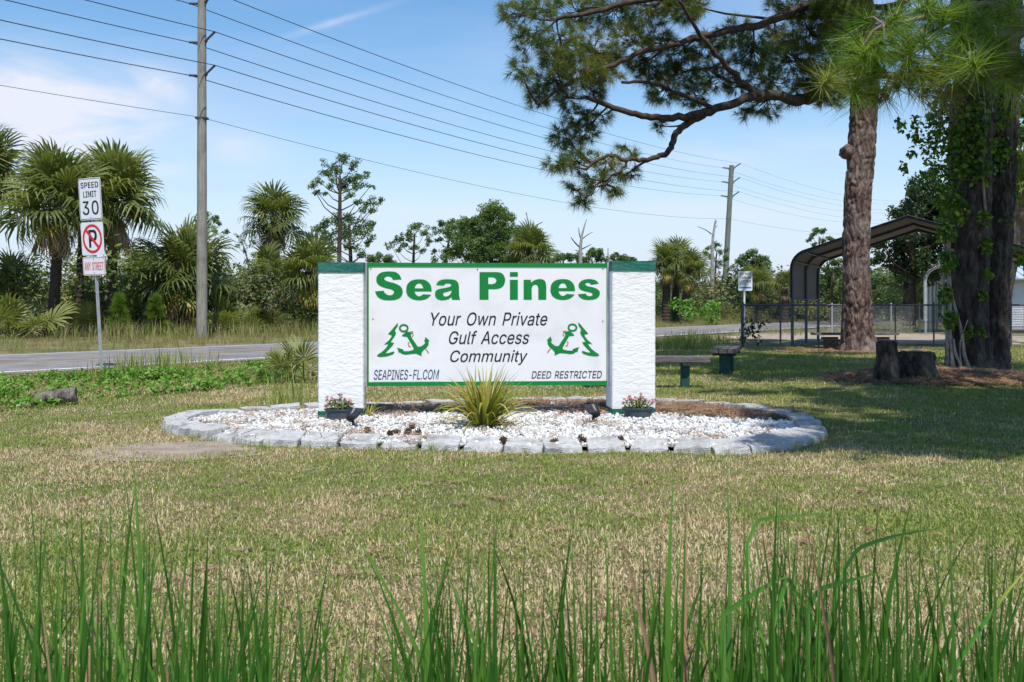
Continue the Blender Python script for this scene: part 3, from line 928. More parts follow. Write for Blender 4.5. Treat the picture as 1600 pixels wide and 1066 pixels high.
# ---- lettering: outlines of the letters, filled flat
GLYPHS = {"-":[227,[[[168,122],[168,94],[57,94],[57,122]]]],".":[94,[[[48,-2],[43,-2],[39,-1],[35,2],[31,4],[29,8],[26,12],[25,16],[25,20],[25,25],[26,29],[29,33],[31,37],[35,40],[39,42],[43,43],[48,43],[52,43],[56,42],[60,40],[64,37],[67,33],[69,29],[70,25],[71,20],[70,16],[69,12],[67,8],[64,4],[60,2],[56,-1],[52,-2]]]],"0":[227,[[[113,-3],[100,-2],[87,0],[76,5],[65,12],[56,21],[47,31],[40,43],[34,57],[30,72],[27,89],[25,107],[24,127],[25,147],[27,165],[30,182],[35,197],[40,211],[48,223],[56,234],[65,242],[76,249],[87,254],[100,257],[113,258],[127,257],[139,254],[151,249],[161,242],[171,234],[179,223],[186,211],[192,197],[197,182],[200,165],[202,147],[203,127],[202,107],[200,89],[197,72],[192,57],[186,43],[179,31],[171,21],[162,12],[151,5],[140,0],[127,-2]],[[113,25],[122,26],[131,28],[138,32],[145,37],[151,44],[157,52],[161,61],[165,72],[168,84],[170,97],[171,111],[172,127],[171,143],[170,157],[168,170],[165,182],[161,193],[157,203],[151,211],[145,218],[138,223],[131,227],[122,229],[113,230],[104,229],[96,227],[88,223],[82,218],[75,211],[70,203],[65,193],[62,182],[59,170],[56,157],[55,143],[55,127],[55,111],[56,97],[59,84],[62,72],[65,61],[70,52],[75,44],[82,37],[88,32],[96,28],[104,26]]]],"3":[227,[[[109,-3],[98,-3],[87,-1],[76,1],[66,5],[57,9],[49,15],[41,21],[35,29],[30,37],[26,46],[23,55],[22,66],[55,66],[56,60],[57,54],[60,48],[63,44],[67,39],[72,35],[77,32],[83,30],[89,28],[95,26],[102,25],[109,25],[117,25],[124,26],[131,28],[138,30],[143,33],[149,37],[153,41],[157,46],[160,52],[163,58],[164,65],[165,72],[164,79],[163,86],[161,92],[158,98],[154,104],[150,109],[144,113],[137,117],[130,120],[121,122],[111,123],[101,124],[78,124],[78,150],[144,224],[144,226],[35,226],[35,254],[186,254],[186,230],[106,139],[106,144],[119,145],[132,144],[144,142],[154,138],[164,133],[172,127],[179,119],[185,111],[190,102],[194,93],[196,83],[196,72],[196,62],[194,51],[190,42],[185,33],[179,25],[172,18],[164,12],[154,6],[144,2],[133,-1],[121,-3]]]],"A":[240,[[[8,0],[101,254],[138,254],[231,0],[198,0],[144,151],[141,159],[138,167],[135,176],[132,186],[129,197],[125,210],[121,224],[116,239],[123,239],[118,224],[114,209],[110,197],[106,185],[103,175],[100,166],[98,158],[95,151],[43,0]],[[55,71],[55,99],[185,99],[185,71]]]],"C":[255,[[[134,-3],[118,-2],[103,1],[88,6],[75,12],[63,21],[52,32],[43,44],[35,58],[28,73],[24,90],[21,108],[20,127],[21,146],[24,165],[28,181],[35,197],[43,210],[52,223],[63,233],[75,242],[88,249],[103,254],[118,257],[134,258],[143,257],[152,256],[161,255],[170,252],[178,249],[186,245],[194,241],[201,236],[208,230],[214,224],[219,217],[224,209],[228,201],[232,193],[234,184],[236,174],[204,174],[202,180],[200,186],[198,192],[195,197],[191,202],[187,206],[183,211],[179,214],[174,217],[169,220],[163,223],[158,224],[152,226],[146,227],[140,228],[134,228],[122,227],[111,225],[101,221],[92,216],[83,210],[75,202],[68,192],[62,182],[58,170],[54,157],[52,143],[52,127],[52,111],[54,97],[58,84],[63,72],[68,62],[75,53],[83,45],[92,38],[101,33],[112,29],[122,27],[134,26],[140,27],[146,27],[152,28],[158,30],[163,32],[169,34],[174,37],[179,40],[183,44],[187,48],[191,52],[195,57],[198,62],[200,68],[202,74],[204,80],[236,80],[234,71],[232,62],[228,53],[224,45],[219,38],[214,31],[208,25],[201,19],[194,14],[187,9],[179,5],[170,2],[162,0],[153,-2],[143,-3]]]],"D":[251,[[[109,0],[48,0],[48,29],[107,29],[122,29],[136,31],[148,35],[159,40],[169,47],[177,55],[184,64],[189,75],[194,86],[197,99],[199,113],[200,128],[199,142],[197,156],[194,169],[190,180],[184,191],[177,200],[169,208],[160,214],[149,219],[138,223],[125,225],[110,226],[47,226],[47,254],[113,254],[131,253],[147,251],[162,246],[176,239],[189,231],[200,221],[209,209],[217,196],[223,181],[227,164],[230,147],[231,128],[230,109],[227,91],[223,74],[217,59],[209,46],[199,34],[188,24],[175,15],[161,9],[145,4],[128,1]],[[62,254],[62,0],[30,0],[30,254]]]],"E":[209,[[[30,0],[30,254],[186,254],[186,226],[62,226],[62,143],[178,143],[178,114],[62,114],[62,29],[188,29],[188,0]]]],"F":[205,[[[30,0],[30,254],[185,254],[185,226],[62,226],[62,139],[173,139],[173,111],[62,111],[62,0]]]],"G":[260,[[[134,-3],[118,-2],[102,1],[88,6],[75,13],[63,21],[52,32],[42,44],[35,58],[28,73],[24,90],[21,108],[20,127],[21,146],[24,165],[28,181],[35,197],[42,210],[52,223],[62,233],[74,242],[88,249],[102,254],[117,257],[132,258],[142,257],[152,256],[161,254],[170,252],[179,248],[187,245],[194,240],[202,235],[208,229],[214,222],[220,216],[225,208],[229,200],[232,192],[235,183],[237,174],[204,174],[202,180],[199,186],[197,191],[194,197],[190,201],[186,206],[182,210],[178,213],[173,217],[168,220],[163,222],[158,224],[152,226],[146,227],[139,228],[133,228],[122,227],[111,225],[101,221],[92,216],[83,210],[75,202],[68,193],[62,182],[58,170],[54,157],[52,143],[52,127],[52,111],[54,97],[58,84],[63,72],[68,62],[75,53],[83,45],[92,38],[102,33],[112,29],[123,27],[134,26],[145,27],[155,29],[164,32],[172,36],[180,41],[187,47],[193,54],[198,62],[202,70],[205,80],[207,90],[207,101],[217,100],[141,100],[141,128],[239,128],[239,100],[238,85],[236,71],[231,58],[225,45],[218,34],[209,25],[199,16],[188,9],[176,4],[163,0],[149,-3]]]],"H":[258,[[[30,0],[30,254],[62,254],[62,144],[196,144],[196,254],[228,254],[228,0],[196,0],[196,116],[62,116],[62,0]]]],"I":[150,[[[16,0],[16,29],[59,29],[59,226],[16,226],[16,254],[135,254],[135,226],[91,226],[91,29],[135,29],[135,0]]]],"L":[196,[[[30,0],[30,254],[62,254],[62,29],[181,29],[181,0]]]],"M":[314,[[[30,0],[30,254],[76,254],[139,94],[140,91],[141,87],[142,84],[144,79],[150,61],[151,56],[153,52],[154,47],[156,42],[157,37],[158,33],[160,28],[161,24],[154,24],[159,41],[165,61],[167,65],[168,70],[170,75],[171,79],[172,83],[174,87],[175,90],[176,94],[238,254],[284,254],[284,0],[252,0],[252,145],[252,163],[252,169],[252,174],[252,179],[253,184],[253,207],[253,229],[256,229],[255,223],[253,217],[251,211],[249,205],[241,181],[239,176],[237,171],[235,166],[234,161],[232,156],[231,152],[229,149],[228,145],[171,0],[143,0],[85,145],[84,149],[83,152],[81,156],[80,160],[72,181],[71,186],[69,192],[67,198],[65,204],[62,210],[60,216],[58,222],[56,229],[59,229],[60,208],[60,186],[61,164],[61,159],[61,154],[61,150],[61,145],[61,0]]]],"N":[262,[[[30,0],[30,254],[68,254],[172,91],[174,88],[176,84],[179,80],[181,75],[184,70],[187,65],[190,59],[194,53],[197,47],[200,41],[204,34],[207,27],[202,27],[202,34],[201,41],[201,47],[200,54],[200,61],[200,67],[200,73],[200,79],[199,97],[199,254],[232,254],[232,0],[193,0],[101,145],[98,150],[95,155],[92,160],[89,165],[85,171],[82,177],[78,183],[74,191],[54,226],[60,227],[61,192],[61,184],[62,177],[62,170],[62,164],[62,158],[62,153],[62,149],[62,145],[62,0]]]],"O":[267,[[[133,-3],[118,-2],[103,1],[88,6],[75,12],[63,21],[52,32],[43,44],[35,58],[28,73],[24,90],[21,108],[20,127],[21,146],[24,165],[28,181],[35,197],[43,210],[52,223],[63,233],[75,242],[88,249],[103,254],[118,257],[133,258],[149,257],[164,254],[179,249],[192,242],[204,233],[215,223],[224,210],[232,197],[238,181],[243,165],[246,146],[247,127],[246,108],[243,90],[238,73],[232,58],[224,44],[215,32],[204,21],[192,12],[179,6],[164,1],[149,-2]],[[133,26],[145,27],[155,29],[165,33],[175,38],[184,44],[191,52],[198,61],[204,72],[209,84],[212,97],[214,111],[215,127],[214,143],[212,157],[209,170],[204,182],[198,193],[191,202],[184,210],[175,216],[165,221],[155,225],[145,227],[133,228],[122,227],[112,225],[102,221],[92,216],[83,210],[75,202],[69,193],[63,182],[58,170],[54,157],[52,143],[52,127],[52,111],[54,97],[58,84],[63,72],[69,62],[75,52],[83,45],[92,38],[102,33],[112,29],[122,27]]]],"P":[222,[[[30,0],[30,254],[118,254],[132,254],[144,252],[156,248],[166,244],[175,238],[183,231],[190,223],[195,215],[199,205],[202,195],[204,185],[204,174],[204,163],[202,152],[199,142],[195,133],[190,124],[183,116],[175,109],[166,104],[156,99],[144,96],[132,94],[118,93],[55,93],[55,121],[116,121],[126,122],[134,123],[142,125],[149,128],[154,132],[159,136],[163,141],[167,147],[169,153],[171,160],[172,166],[172,174],[172,181],[171,188],[169,195],[167,201],[163,206],[159,211],[154,216],[148,219],[142,222],[134,224],[126,226],[116,226],[62,226],[62,0]]]],"R":[224,[[[30,0],[30,254],[118,254],[132,254],[145,252],[156,249],[167,244],[176,239],[183,232],[190,225],[195,217],[199,207],[202,198],[204,187],[205,176],[204,165],[202,154],[199,145],[195,136],[190,127],[183,120],[175,114],[166,109],[156,104],[145,101],[132,99],[118,99],[48,99],[48,128],[117,128],[126,128],[135,129],[142,131],[149,133],[155,137],[160,141],[164,145],[167,150],[169,156],[171,162],[172,169],[173,176],[172,183],[171,190],[169,197],[167,202],[164,208],[159,212],[155,216],[149,220],[142,223],[134,224],[126,226],[116,226],[62,226],[62,0]],[[177,0],[115,115],[151,115],[214,0]]]],"S":[223,[[[112,-4],[98,-4],[86,-2],[74,1],[64,5],[54,10],[46,15],[38,22],[32,30],[27,39],[23,48],[20,58],[19,68],[52,68],[53,61],[55,55],[58,49],[62,44],[66,39],[71,35],[77,32],[83,29],[90,27],[97,26],[104,25],[112,25],[120,25],[128,26],[136,28],[143,30],[149,33],[155,37],[160,41],[165,46],[168,51],[171,57],[172,63],[173,70],[172,75],[171,81],[169,85],[166,89],[162,93],[158,96],[153,100],[148,102],[142,105],[136,107],[129,109],[122,111],[92,120],[77,124],[64,130],[53,137],[43,145],[36,153],[30,163],[27,174],[26,186],[27,197],[29,206],[32,215],[37,224],[44,231],[51,238],[59,244],[69,249],[79,253],[90,256],[101,257],[114,258],[126,257],[137,256],[148,253],[158,249],[167,244],[175,238],[182,232],[189,224],[193,216],[197,208],[199,199],[200,189],[169,189],[167,198],[163,206],[158,213],[151,219],[143,223],[134,227],[124,229],[112,229],[105,229],[97,228],[90,226],[84,224],[78,221],[73,218],[68,214],[64,209],[61,204],[59,199],[58,194],[58,188],[58,182],[60,176],[62,171],[65,167],[70,163],[74,160],[79,157],[85,154],[90,152],[96,150],[101,148],[106,147],[132,140],[138,138],[144,136],[150,134],[156,132],[162,129],[168,126],[174,123],[179,119],[185,115],[189,110],[194,105],[197,99],[200,92],[202,85],[204,78],[204,69],[203,59],[201,50],[198,40],[193,32],[187,24],[180,17],[171,11],[162,5],[151,1],[139,-2],[126,-4]]]],"T":[224,[[[16,226],[16,254],[208,254],[208,226],[128,226],[128,0],[96,0],[96,226]]]],"W":[343,[[[78,0],[8,254],[41,254],[82,98],[83,92],[85,85],[86,79],[88,73],[89,66],[91,60],[92,53],[93,47],[95,40],[96,33],[97,27],[98,20],[95,20],[96,27],[97,33],[99,40],[100,47],[101,53],[103,60],[104,66],[106,73],[107,79],[109,85],[110,92],[112,98],[153,254],[190,254],[231,98],[232,92],[234,85],[236,79],[237,73],[239,66],[240,60],[242,53],[243,47],[245,40],[246,33],[247,27],[249,20],[244,20],[245,27],[247,33],[248,40],[249,47],[251,53],[252,60],[254,66],[255,73],[261,98],[302,254],[335,254],[265,0],[228,0],[184,161],[182,170],[180,178],[178,187],[176,196],[174,205],[172,215],[170,226],[168,237],[175,237],[173,227],[171,216],[169,207],[167,197],[166,188],[164,179],[161,170],[159,161],[115,0]]]],"Y":[236,[[[102,0],[102,104],[8,254],[46,254],[96,172],[100,165],[104,159],[108,152],[111,146],[114,139],[118,132],[121,124],[125,115],[112,115],[115,124],[119,132],[122,140],[126,146],[129,153],[133,159],[136,166],[140,172],[191,254],[228,254],[134,104],[134,0]]]],"a":[195,[[[80,-4],[71,-4],[63,-3],[55,0],[47,2],[40,6],[34,11],[29,16],[24,22],[20,29],[17,37],[16,45],[15,54],[16,62],[17,69],[19,75],[22,80],[25,85],[29,90],[34,93],[39,97],[44,99],[50,102],[56,104],[63,105],[69,107],[76,108],[82,109],[89,110],[97,111],[105,112],[111,113],[117,113],[122,114],[126,115],[130,116],[133,117],[135,119],[136,121],[137,124],[138,127],[138,128],[137,134],[137,139],[135,144],[133,148],[131,152],[128,156],[124,159],[120,161],[115,163],[110,164],[104,165],[98,165],[91,165],[85,164],[80,163],[75,161],[70,159],[66,156],[62,153],[59,150],[56,147],[54,144],[52,140],[50,137],[20,146],[24,154],[29,161],[34,167],[39,173],[46,178],[52,182],[59,185],[66,188],[74,190],[82,191],[89,192],[97,192],[102,192],[108,192],[113,191],[119,190],[126,188],[131,186],[137,183],[143,180],[148,176],[153,172],[157,166],[161,160],[164,153],[167,145],[168,136],[168,126],[168,0],[138,0],[138,26],[136,26],[134,23],[132,19],[129,16],[126,12],[122,9],[118,6],[113,3],[108,1],[102,-2],[95,-3],[88,-4]],[[85,23],[93,23],[101,24],[108,26],[114,29],[119,33],[124,37],[128,42],[132,47],[134,52],[136,57],[137,63],[138,69],[138,95],[137,94],[135,93],[133,92],[130,91],[127,90],[123,89],[120,89],[116,88],[112,87],[108,87],[104,86],[100,86],[88,84],[82,83],[77,82],[72,81],[67,79],[63,77],[58,75],[55,73],[52,70],[49,66],[47,62],[46,58],[46,52],[46,48],[47,43],[49,40],[51,36],[54,33],[57,30],[61,28],[65,26],[69,25],[74,24],[80,23]]]],"c":[198,[[[104,-4],[91,-3],[79,-1],[69,3],[58,8],[49,15],[41,23],[34,32],[28,43],[23,54],[20,66],[18,80],[17,94],[18,108],[20,122],[23,134],[28,146],[34,156],[41,165],[49,173],[58,180],[69,185],[79,189],[91,191],[104,192],[111,192],[117,191],[124,190],[130,189],[136,187],[142,184],[147,181],[153,178],[157,174],[162,170],[166,166],[170,161],[173,156],[176,150],[179,145],[181,138],[151,131],[150,135],[149,138],[147,141],[145,145],[143,148],[141,150],[138,153],[135,155],[132,158],[128,159],[125,161],[121,162],[117,164],[113,164],[108,165],[104,165],[95,164],[86,162],[79,159],[73,155],[67,150],[62,144],[58,137],[54,129],[52,121],[50,112],[49,103],[48,94],[49,84],[50,75],[52,67],[54,59],[58,51],[62,44],[67,38],[73,33],[79,29],[86,26],[95,24],[104,23],[108,23],[113,24],[117,25],[121,26],[125,27],[129,29],[132,31],[135,33],[138,35],[141,38],[144,41],[146,44],[148,48],[149,51],[151,55],[152,59],[181,51],[179,45],[177,39],[174,33],[171,28],[167,23],[163,19],[158,14],[153,11],[148,7],[142,4],[136,2],[130,0],[124,-2],[117,-3],[111,-4]]]],"e":[202,[[[106,-4],[93,-3],[80,-1],[69,3],[58,8],[49,15],[41,23],[34,32],[28,42],[23,54],[20,66],[18,79],[17,93],[18,108],[20,121],[23,133],[28,145],[33,155],[40,165],[48,173],[58,180],[68,185],[78,189],[90,191],[103,192],[110,192],[118,191],[125,189],[133,187],[140,184],[147,180],[153,176],[160,170],[165,164],[170,157],[175,150],[179,141],[182,131],[184,121],[185,109],[186,97],[186,85],[37,85],[37,110],[169,110],[155,101],[154,110],[153,119],[151,127],[149,134],[146,141],[141,147],[137,152],[131,157],[125,160],[118,163],[111,165],[103,165],[94,165],[87,163],[80,160],[73,157],[67,152],[62,147],[58,141],[54,135],[52,128],[50,121],[48,113],[48,105],[48,89],[48,79],[50,69],[52,61],[55,53],[59,46],[64,40],[69,35],[76,31],[82,27],[90,25],[98,24],[106,23],[112,23],[117,24],[122,25],[127,26],[131,28],[135,31],[139,33],[143,36],[146,40],[149,44],[151,48],[153,53],[182,45],[180,38],[177,32],[172,25],[168,20],[162,14],[156,10],[149,6],[141,2],[133,-1],[125,-3],[116,-4]]]],"f":[127,[[[114,190],[114,164],[3,164],[3,190]],[[40,0],[40,216],[41,224],[42,231],[45,237],[48,243],[52,248],[57,252],[62,256],[68,259],[74,262],[80,264],[87,265],[94,265],[99,265],[103,265],[107,264],[111,263],[114,263],[117,262],[120,261],[121,260],[114,234],[112,235],[111,235],[109,236],[107,236],[105,236],[103,237],[100,237],[97,237],[91,237],[85,235],[81,233],[77,230],[74,226],[72,221],[71,216],[71,209],[71,0]]]],"i":[83,[[[26,0],[26,190],[57,190],[57,0]],[[42,221],[38,222],[34,223],[30,225],[27,227],[24,230],[22,234],[21,238],[21,242],[21,246],[22,249],[24,253],[27,256],[30,259],[34,260],[38,261],[42,262],[46,261],[50,260],[54,259],[57,256],[60,253],[62,249],[63,246],[63,242],[63,238],[62,234],[60,230],[57,227],[54,225],[50,223],[46,222]]]],"l":[95,[[[70,-1],[59,0],[50,2],[43,5],[37,10],[32,16],[29,24],[27,32],[26,42],[26,254],[57,254],[57,49],[57,43],[58,38],[59,34],[60,31],[62,29],[65,27],[69,26],[73,26],[75,26],[77,26],[79,26],[80,26],[81,26],[83,27],[84,27],[85,27],[90,1],[88,1],[86,0],[84,0],[81,0],[78,-1],[75,-1],[72,-1]]]],"m":[305,[[[26,0],[26,190],[56,190],[56,148],[54,148],[56,155],[59,162],[62,168],[66,173],[71,178],[75,182],[81,185],[86,188],[92,190],[98,192],[104,193],[110,193],[120,192],[129,190],[137,186],[144,180],[150,174],[154,166],[158,157],[160,147],[156,147],[158,154],[161,160],[164,166],[169,172],[173,176],[178,181],[184,184],[190,187],[197,190],[204,192],[211,193],[218,193],[226,193],[234,191],[242,189],[249,186],[255,182],[261,177],[266,171],[270,164],[274,156],[276,148],[278,138],[278,128],[278,0],[248,0],[248,127],[247,136],[245,145],[241,151],[236,156],[230,160],[224,163],[217,165],[209,165],[203,165],[197,164],[192,162],[187,160],[183,157],[179,153],[175,150],[173,145],[170,140],[169,135],[168,129],[168,124],[168,0],[137,0],[137,130],[136,137],[134,144],[131,150],[126,156],[121,160],[115,163],[107,165],[100,165],[94,165],[89,164],[84,162],[79,160],[74,157],[70,154],[66,149],[63,145],[60,139],[58,133],[57,126],[57,119],[57,0]]]],"n":[205,[[[57,113],[57,0],[26,0],[26,190],[56,190],[56,144],[51,144],[56,156],[62,166],[68,175],[76,181],[84,186],[94,189],[103,192],[114,192],[123,192],[132,190],[140,188],[147,184],[154,180],[160,174],[166,168],[170,160],[174,152],[176,142],[178,132],[179,120],[179,0],[148,0],[148,118],[147,128],[145,137],[142,145],[136,152],[130,158],[123,161],[114,164],[105,165],[98,164],[92,163],[86,161],[80,159],[75,155],[71,151],[67,147],[63,141],[60,135],[58,129],[57,121]]]],"o":[208,[[[104,-4],[91,-3],[79,-1],[69,3],[58,8],[49,15],[41,23],[34,32],[28,43],[23,54],[20,66],[18,80],[17,94],[18,108],[20,122],[23,134],[28,146],[34,156],[41,165],[49,173],[58,180],[69,185],[79,189],[91,191],[104,192],[116,191],[128,189],[139,185],[149,180],[159,173],[167,165],[174,156],[180,146],[184,134],[188,122],[190,108],[191,94],[190,80],[188,66],[184,54],[180,43],[174,32],[167,23],[159,15],[149,8],[139,3],[128,-1],[116,-3]],[[104,23],[113,24],[121,26],[129,29],[135,33],[141,38],[146,44],[150,51],[154,59],[156,67],[158,75],[159,84],[160,94],[159,103],[158,112],[156,121],[154,129],[150,137],[146,144],[141,150],[135,155],[129,159],[121,162],[113,164],[104,165],[95,164],[86,162],[79,159],[73,155],[67,150],[62,144],[58,137],[54,129],[52,121],[50,112],[49,103],[48,94],[49,84],[50,75],[52,67],[54,59],[58,51],[62,44],[67,38],[73,33],[79,29],[86,26],[95,24]]]],"r":[130,[[[26,0],[26,190],[56,190],[56,160],[58,160],[61,167],[65,173],[70,179],[76,184],[83,187],[90,190],[98,192],[107,192],[108,192],[110,192],[112,192],[115,192],[122,192],[122,161],[121,161],[119,162],[117,162],[115,162],[112,162],[109,163],[106,163],[103,163],[97,163],[91,161],[85,160],[80,157],[75,154],[70,151],[66,146],[63,142],[60,137],[58,131],[57,125],[57,118],[57,0]]]],"s":[182,[[[91,-4],[81,-4],[72,-3],[64,-1],[56,2],[49,5],[42,9],[36,14],[31,19],[26,25],[23,32],[20,39],[18,47],[47,53],[49,46],[53,40],[57,34],[62,30],[68,27],[75,25],[82,23],[91,23],[100,23],[108,25],[116,27],[122,31],[127,36],[131,40],[133,46],[134,51],[134,56],[132,60],[130,64],[127,68],[123,71],[118,74],[113,76],[106,78],[75,85],[63,89],[52,93],[43,98],[36,104],[31,111],[27,119],[24,127],[23,137],[24,145],[26,152],[29,159],[33,166],[38,172],[43,177],[50,181],[58,185],[66,188],[74,190],[84,192],[94,192],[103,192],[112,191],[120,189],[127,186],[134,183],[140,179],[145,175],[149,170],[153,164],[157,158],[160,152],[162,145],[134,139],[132,144],[129,149],[126,153],[121,158],[116,162],[110,164],[102,166],[94,166],[86,166],[78,164],[71,162],[65,158],[61,154],[57,150],[55,144],[54,139],[55,134],[56,129],[59,125],[62,122],[66,119],[72,116],[78,114],[86,111],[115,105],[127,101],[137,97],[146,92],[153,86],[159,79],[162,71],[165,63],[166,53],[165,45],[163,37],[160,30],[156,24],[151,17],[145,12],[138,7],[130,3],[121,0],[112,-2],[102,-4]]]],"t":[114,[[[102,190],[102,164],[3,164],[3,190]],[[32,236],[63,236],[63,49],[63,43],[64,38],[66,34],[68,31],[71,28],[75,26],[80,25],[85,25],[87,25],[88,25],[90,25],[93,26],[95,26],[97,26],[99,26],[101,27],[107,1],[104,0],[102,0],[99,-1],[96,-1],[93,-2],[90,-2],[87,-2],[84,-2],[73,-1],[62,1],[53,5],[46,11],[40,18],[36,26],[33,36],[32,46]]]],"u":[205,[[[91,-3],[82,-2],[73,-1],[65,2],[57,5],[51,10],[44,15],[39,22],[35,29],[31,38],[28,47],[27,58],[26,69],[26,190],[57,190],[57,72],[58,62],[60,52],[63,44],[68,37],[75,32],[82,28],[91,26],[100,25],[107,25],[113,27],[119,28],[125,31],[130,34],[134,38],[138,43],[142,48],[144,54],[146,61],[148,68],[148,76],[148,190],[179,190],[179,0],[149,0],[149,46],[154,46],[149,34],[143,23],[136,15],[129,8],[120,4],[111,0],[101,-2]]]],"v":[195,[[[81,0],[9,190],[42,190],[83,78],[86,69],[88,60],[91,52],[93,43],[96,35],[98,27],[100,18],[103,10],[92,10],[94,18],[97,27],[99,35],[101,43],[104,52],[106,60],[109,69],[112,78],[152,190],[186,190],[113,0]]]],"w":[284,[[[69,0],[11,190],[44,190],[67,107],[69,98],[72,89],[74,79],[77,68],[80,57],[82,46],[85,33],[88,21],[82,21],[85,33],[88,45],[90,56],[93,67],[95,78],[98,88],[101,98],[103,107],[126,190],[158,190],[181,107],[183,98],[186,88],[188,78],[191,68],[193,57],[196,45],[199,33],[201,21],[196,21],[198,33],[201,45],[204,57],[206,68],[209,78],[212,88],[214,98],[217,107],[240,190],[272,190],[215,0],[184,0],[159,86],[152,112],[150,119],[149,126],[147,133],[145,140],[138,169],[145,169],[138,140],[137,133],[135,126],[133,119],[131,112],[129,106],[128,99],[126,92],[124,86],[99,0]]]],"y":[195,[[[24,-69],[31,-43],[36,-44],[40,-45],[44,-45],[48,-45],[52,-44],[55,-44],[59,-42],[62,-40],[65,-37],[68,-33],[71,-29],[73,-24],[75,-18],[81,-1],[9,190],[42,190],[83,78],[86,69],[88,60],[91,52],[93,43],[96,35],[98,27],[100,18],[103,10],[92,10],[94,18],[97,27],[99,35],[101,43],[104,52],[106,60],[109,69],[112,78],[153,190],[186,190],[102,-29],[99,-36],[96,-43],[92,-48],[88,-54],[84,-58],[80,-62],[75,-65],[70,-68],[64,-70],[58,-71],[52,-72],[46,-73],[42,-72],[39,-72],[35,-72],[32,-72],[30,-71],[27,-70],[25,-70]]]]}


def polys_mesh(polys):
    cu = bpy.data.curves.new('outline', 'CURVE')
    cu.dimensions = '2D'; cu.fill_mode = 'BOTH'
    for p in polys:
        s = cu.splines.new('POLY'); s.points.add(len(p) - 1)
        for i, q in enumerate(p): s.points[i].co = (q[0], q[1], 0, 1)
        s.use_cyclic_u = True
    o = bpy.data.objects.new('outline', cu)
    COL.objects.link(o)
    me_ = o.to_mesh()
    v = [tuple(x.co) for x in me_.vertices]; f = [tuple(x.vertices) for x in me_.polygons]
    o.to_mesh_clear()
    bpy.data.objects.remove(o); bpy.data.curves.remove(cu)
    return v, f


def text_polys(s, shear=0.0, track=0.0, wide=None):
    x, out = 0.0, []
    for ch in s:
        if ch == ' ':
            x += 0.28 + track; continue
        adv, ps = GLYPHS[ch]
        for p in ps:
            out.append([((q[0] / 500.0 + x) + shear * q[1] / 500.0, q[1] / 500.0) for q in p])
        x += adv / 500.0 + track
    return out


def fit(polys, box):
    """Scale polygons into box = (u0, z0, u1, z1)."""
    xs_ = [q[0] for p in polys for q in p]; ys_ = [q[1] for p in polys for q in p]
    x0, x1, y0, y1 = min(xs_), max(xs_), min(ys_), max(ys_)
    return [[(box[0] + (q[0] - x0) / (x1 - x0) * (box[2] - box[0]), box[1] + (q[1] - y0) / (y1 - y0) * (box[3] - box[1])) for q in p] for p in polys]


def area(p):
    return sum(p[i - 1][0] * p[i][1] - p[i][0] * p[i - 1][1] for i in range(len(p))) / 2


# P and R are drawn as one overlapping stroke: split them into bowl and hole
for ch in 'PR':
    q_ = GLYPHS[ch][1][0]
    i_ = max(i for i, v in enumerate(q_) if v[0] == 118)
    GLYPHS[ch][1][0] = q_[:i_ + 1] + [[62, q_[i_][1]], [62, 0]]
    GLYPHS[ch][1].append([[62, q_[i_ + 2][1]]] + q_[i_ + 3:-1])
# make sure outer loops turn one way and holes the other
for ch in GLYPHS:
    ps = GLYPHS[ch][1]
    if not ps: continue
    big = max(ps, key=lambda p: abs(area(p)))
    if area(big) < 0:
        GLYPHS[ch][1] = [p[::-1] for p in ps]


def flat_print(name, polys, o, u, v, mat, parent):
    vs, fs = polys_mesh(polys)
    mb_ = MB(); mb_.add([o + u * q[0] + v * q[1] for q in vs], fs)
    ob = mb_.build(name, mat, parent, recalc=False)
    nrm = u.cross(v)
    if ob.data.polygons and ob.data.polygons[0].normal.dot(nrm) < 0: ob.data.flip_normals()
    return ob


def text_print(name, polys, o, u, v, mat, parent, bold=0.0):
    """Fill each outline of a letter with its own holes, so that overlapping strokes stay solid."""
    outs = [q for q in polys if area(q) > 0]; holes = [q for q in polys if area(q) <= 0]
    nrm = u.cross(v).normalized()
    mb_ = MB()
    sets = [[q] for q in outs]
    for h_ in holes:
        best = None
        for g_ in sets:
            if in_poly(np.array([h_[0][0]]), np.array([h_[0][1]]), g_[0])[0] and (best is None or abs(area(g_[0])) < abs(area(best[0]))): best = g_
        if best is not None: best.append(h_)
    for i, g_ in enumerate(sets):
        vs, fs = polys_mesh(g_)
        for k_, (du, dv) in enumerate(((-1, -0.6), (1, -0.6), (-1, 0.6), (1, 0.6)) if bold else ((0, 0),)):
            mb_.add([o + u * (q[0] + du * bold) + v * (q[1] + dv * bold) + nrm * (0.00012 * (i % 3) + 0.0004 * k_) for q in vs], fs)
    ob = mb_.build(name, mat, parent, recalc=False)
    if ob.data.polygons and ob.data.polygons[0].normal.dot(nrm) < 0: ob.data.flip_normals()
    return ob


def panel_text(name, s, x0, y0, x1, y1, mat, shear=0.0, bold=0.0, track=0.0, proud=0.0025):
    a, b = sign_pt(x0, y1), sign_pt(x1, y0)
    ps = text_polys(s, shear, track)
    bold *= 0.5 * (b[1] - a[1])
    return text_print(name, fit(ps, (a[0], a[1], b[0], b[1])), PP - BK * proud, E, UP, mat, sign, bold)


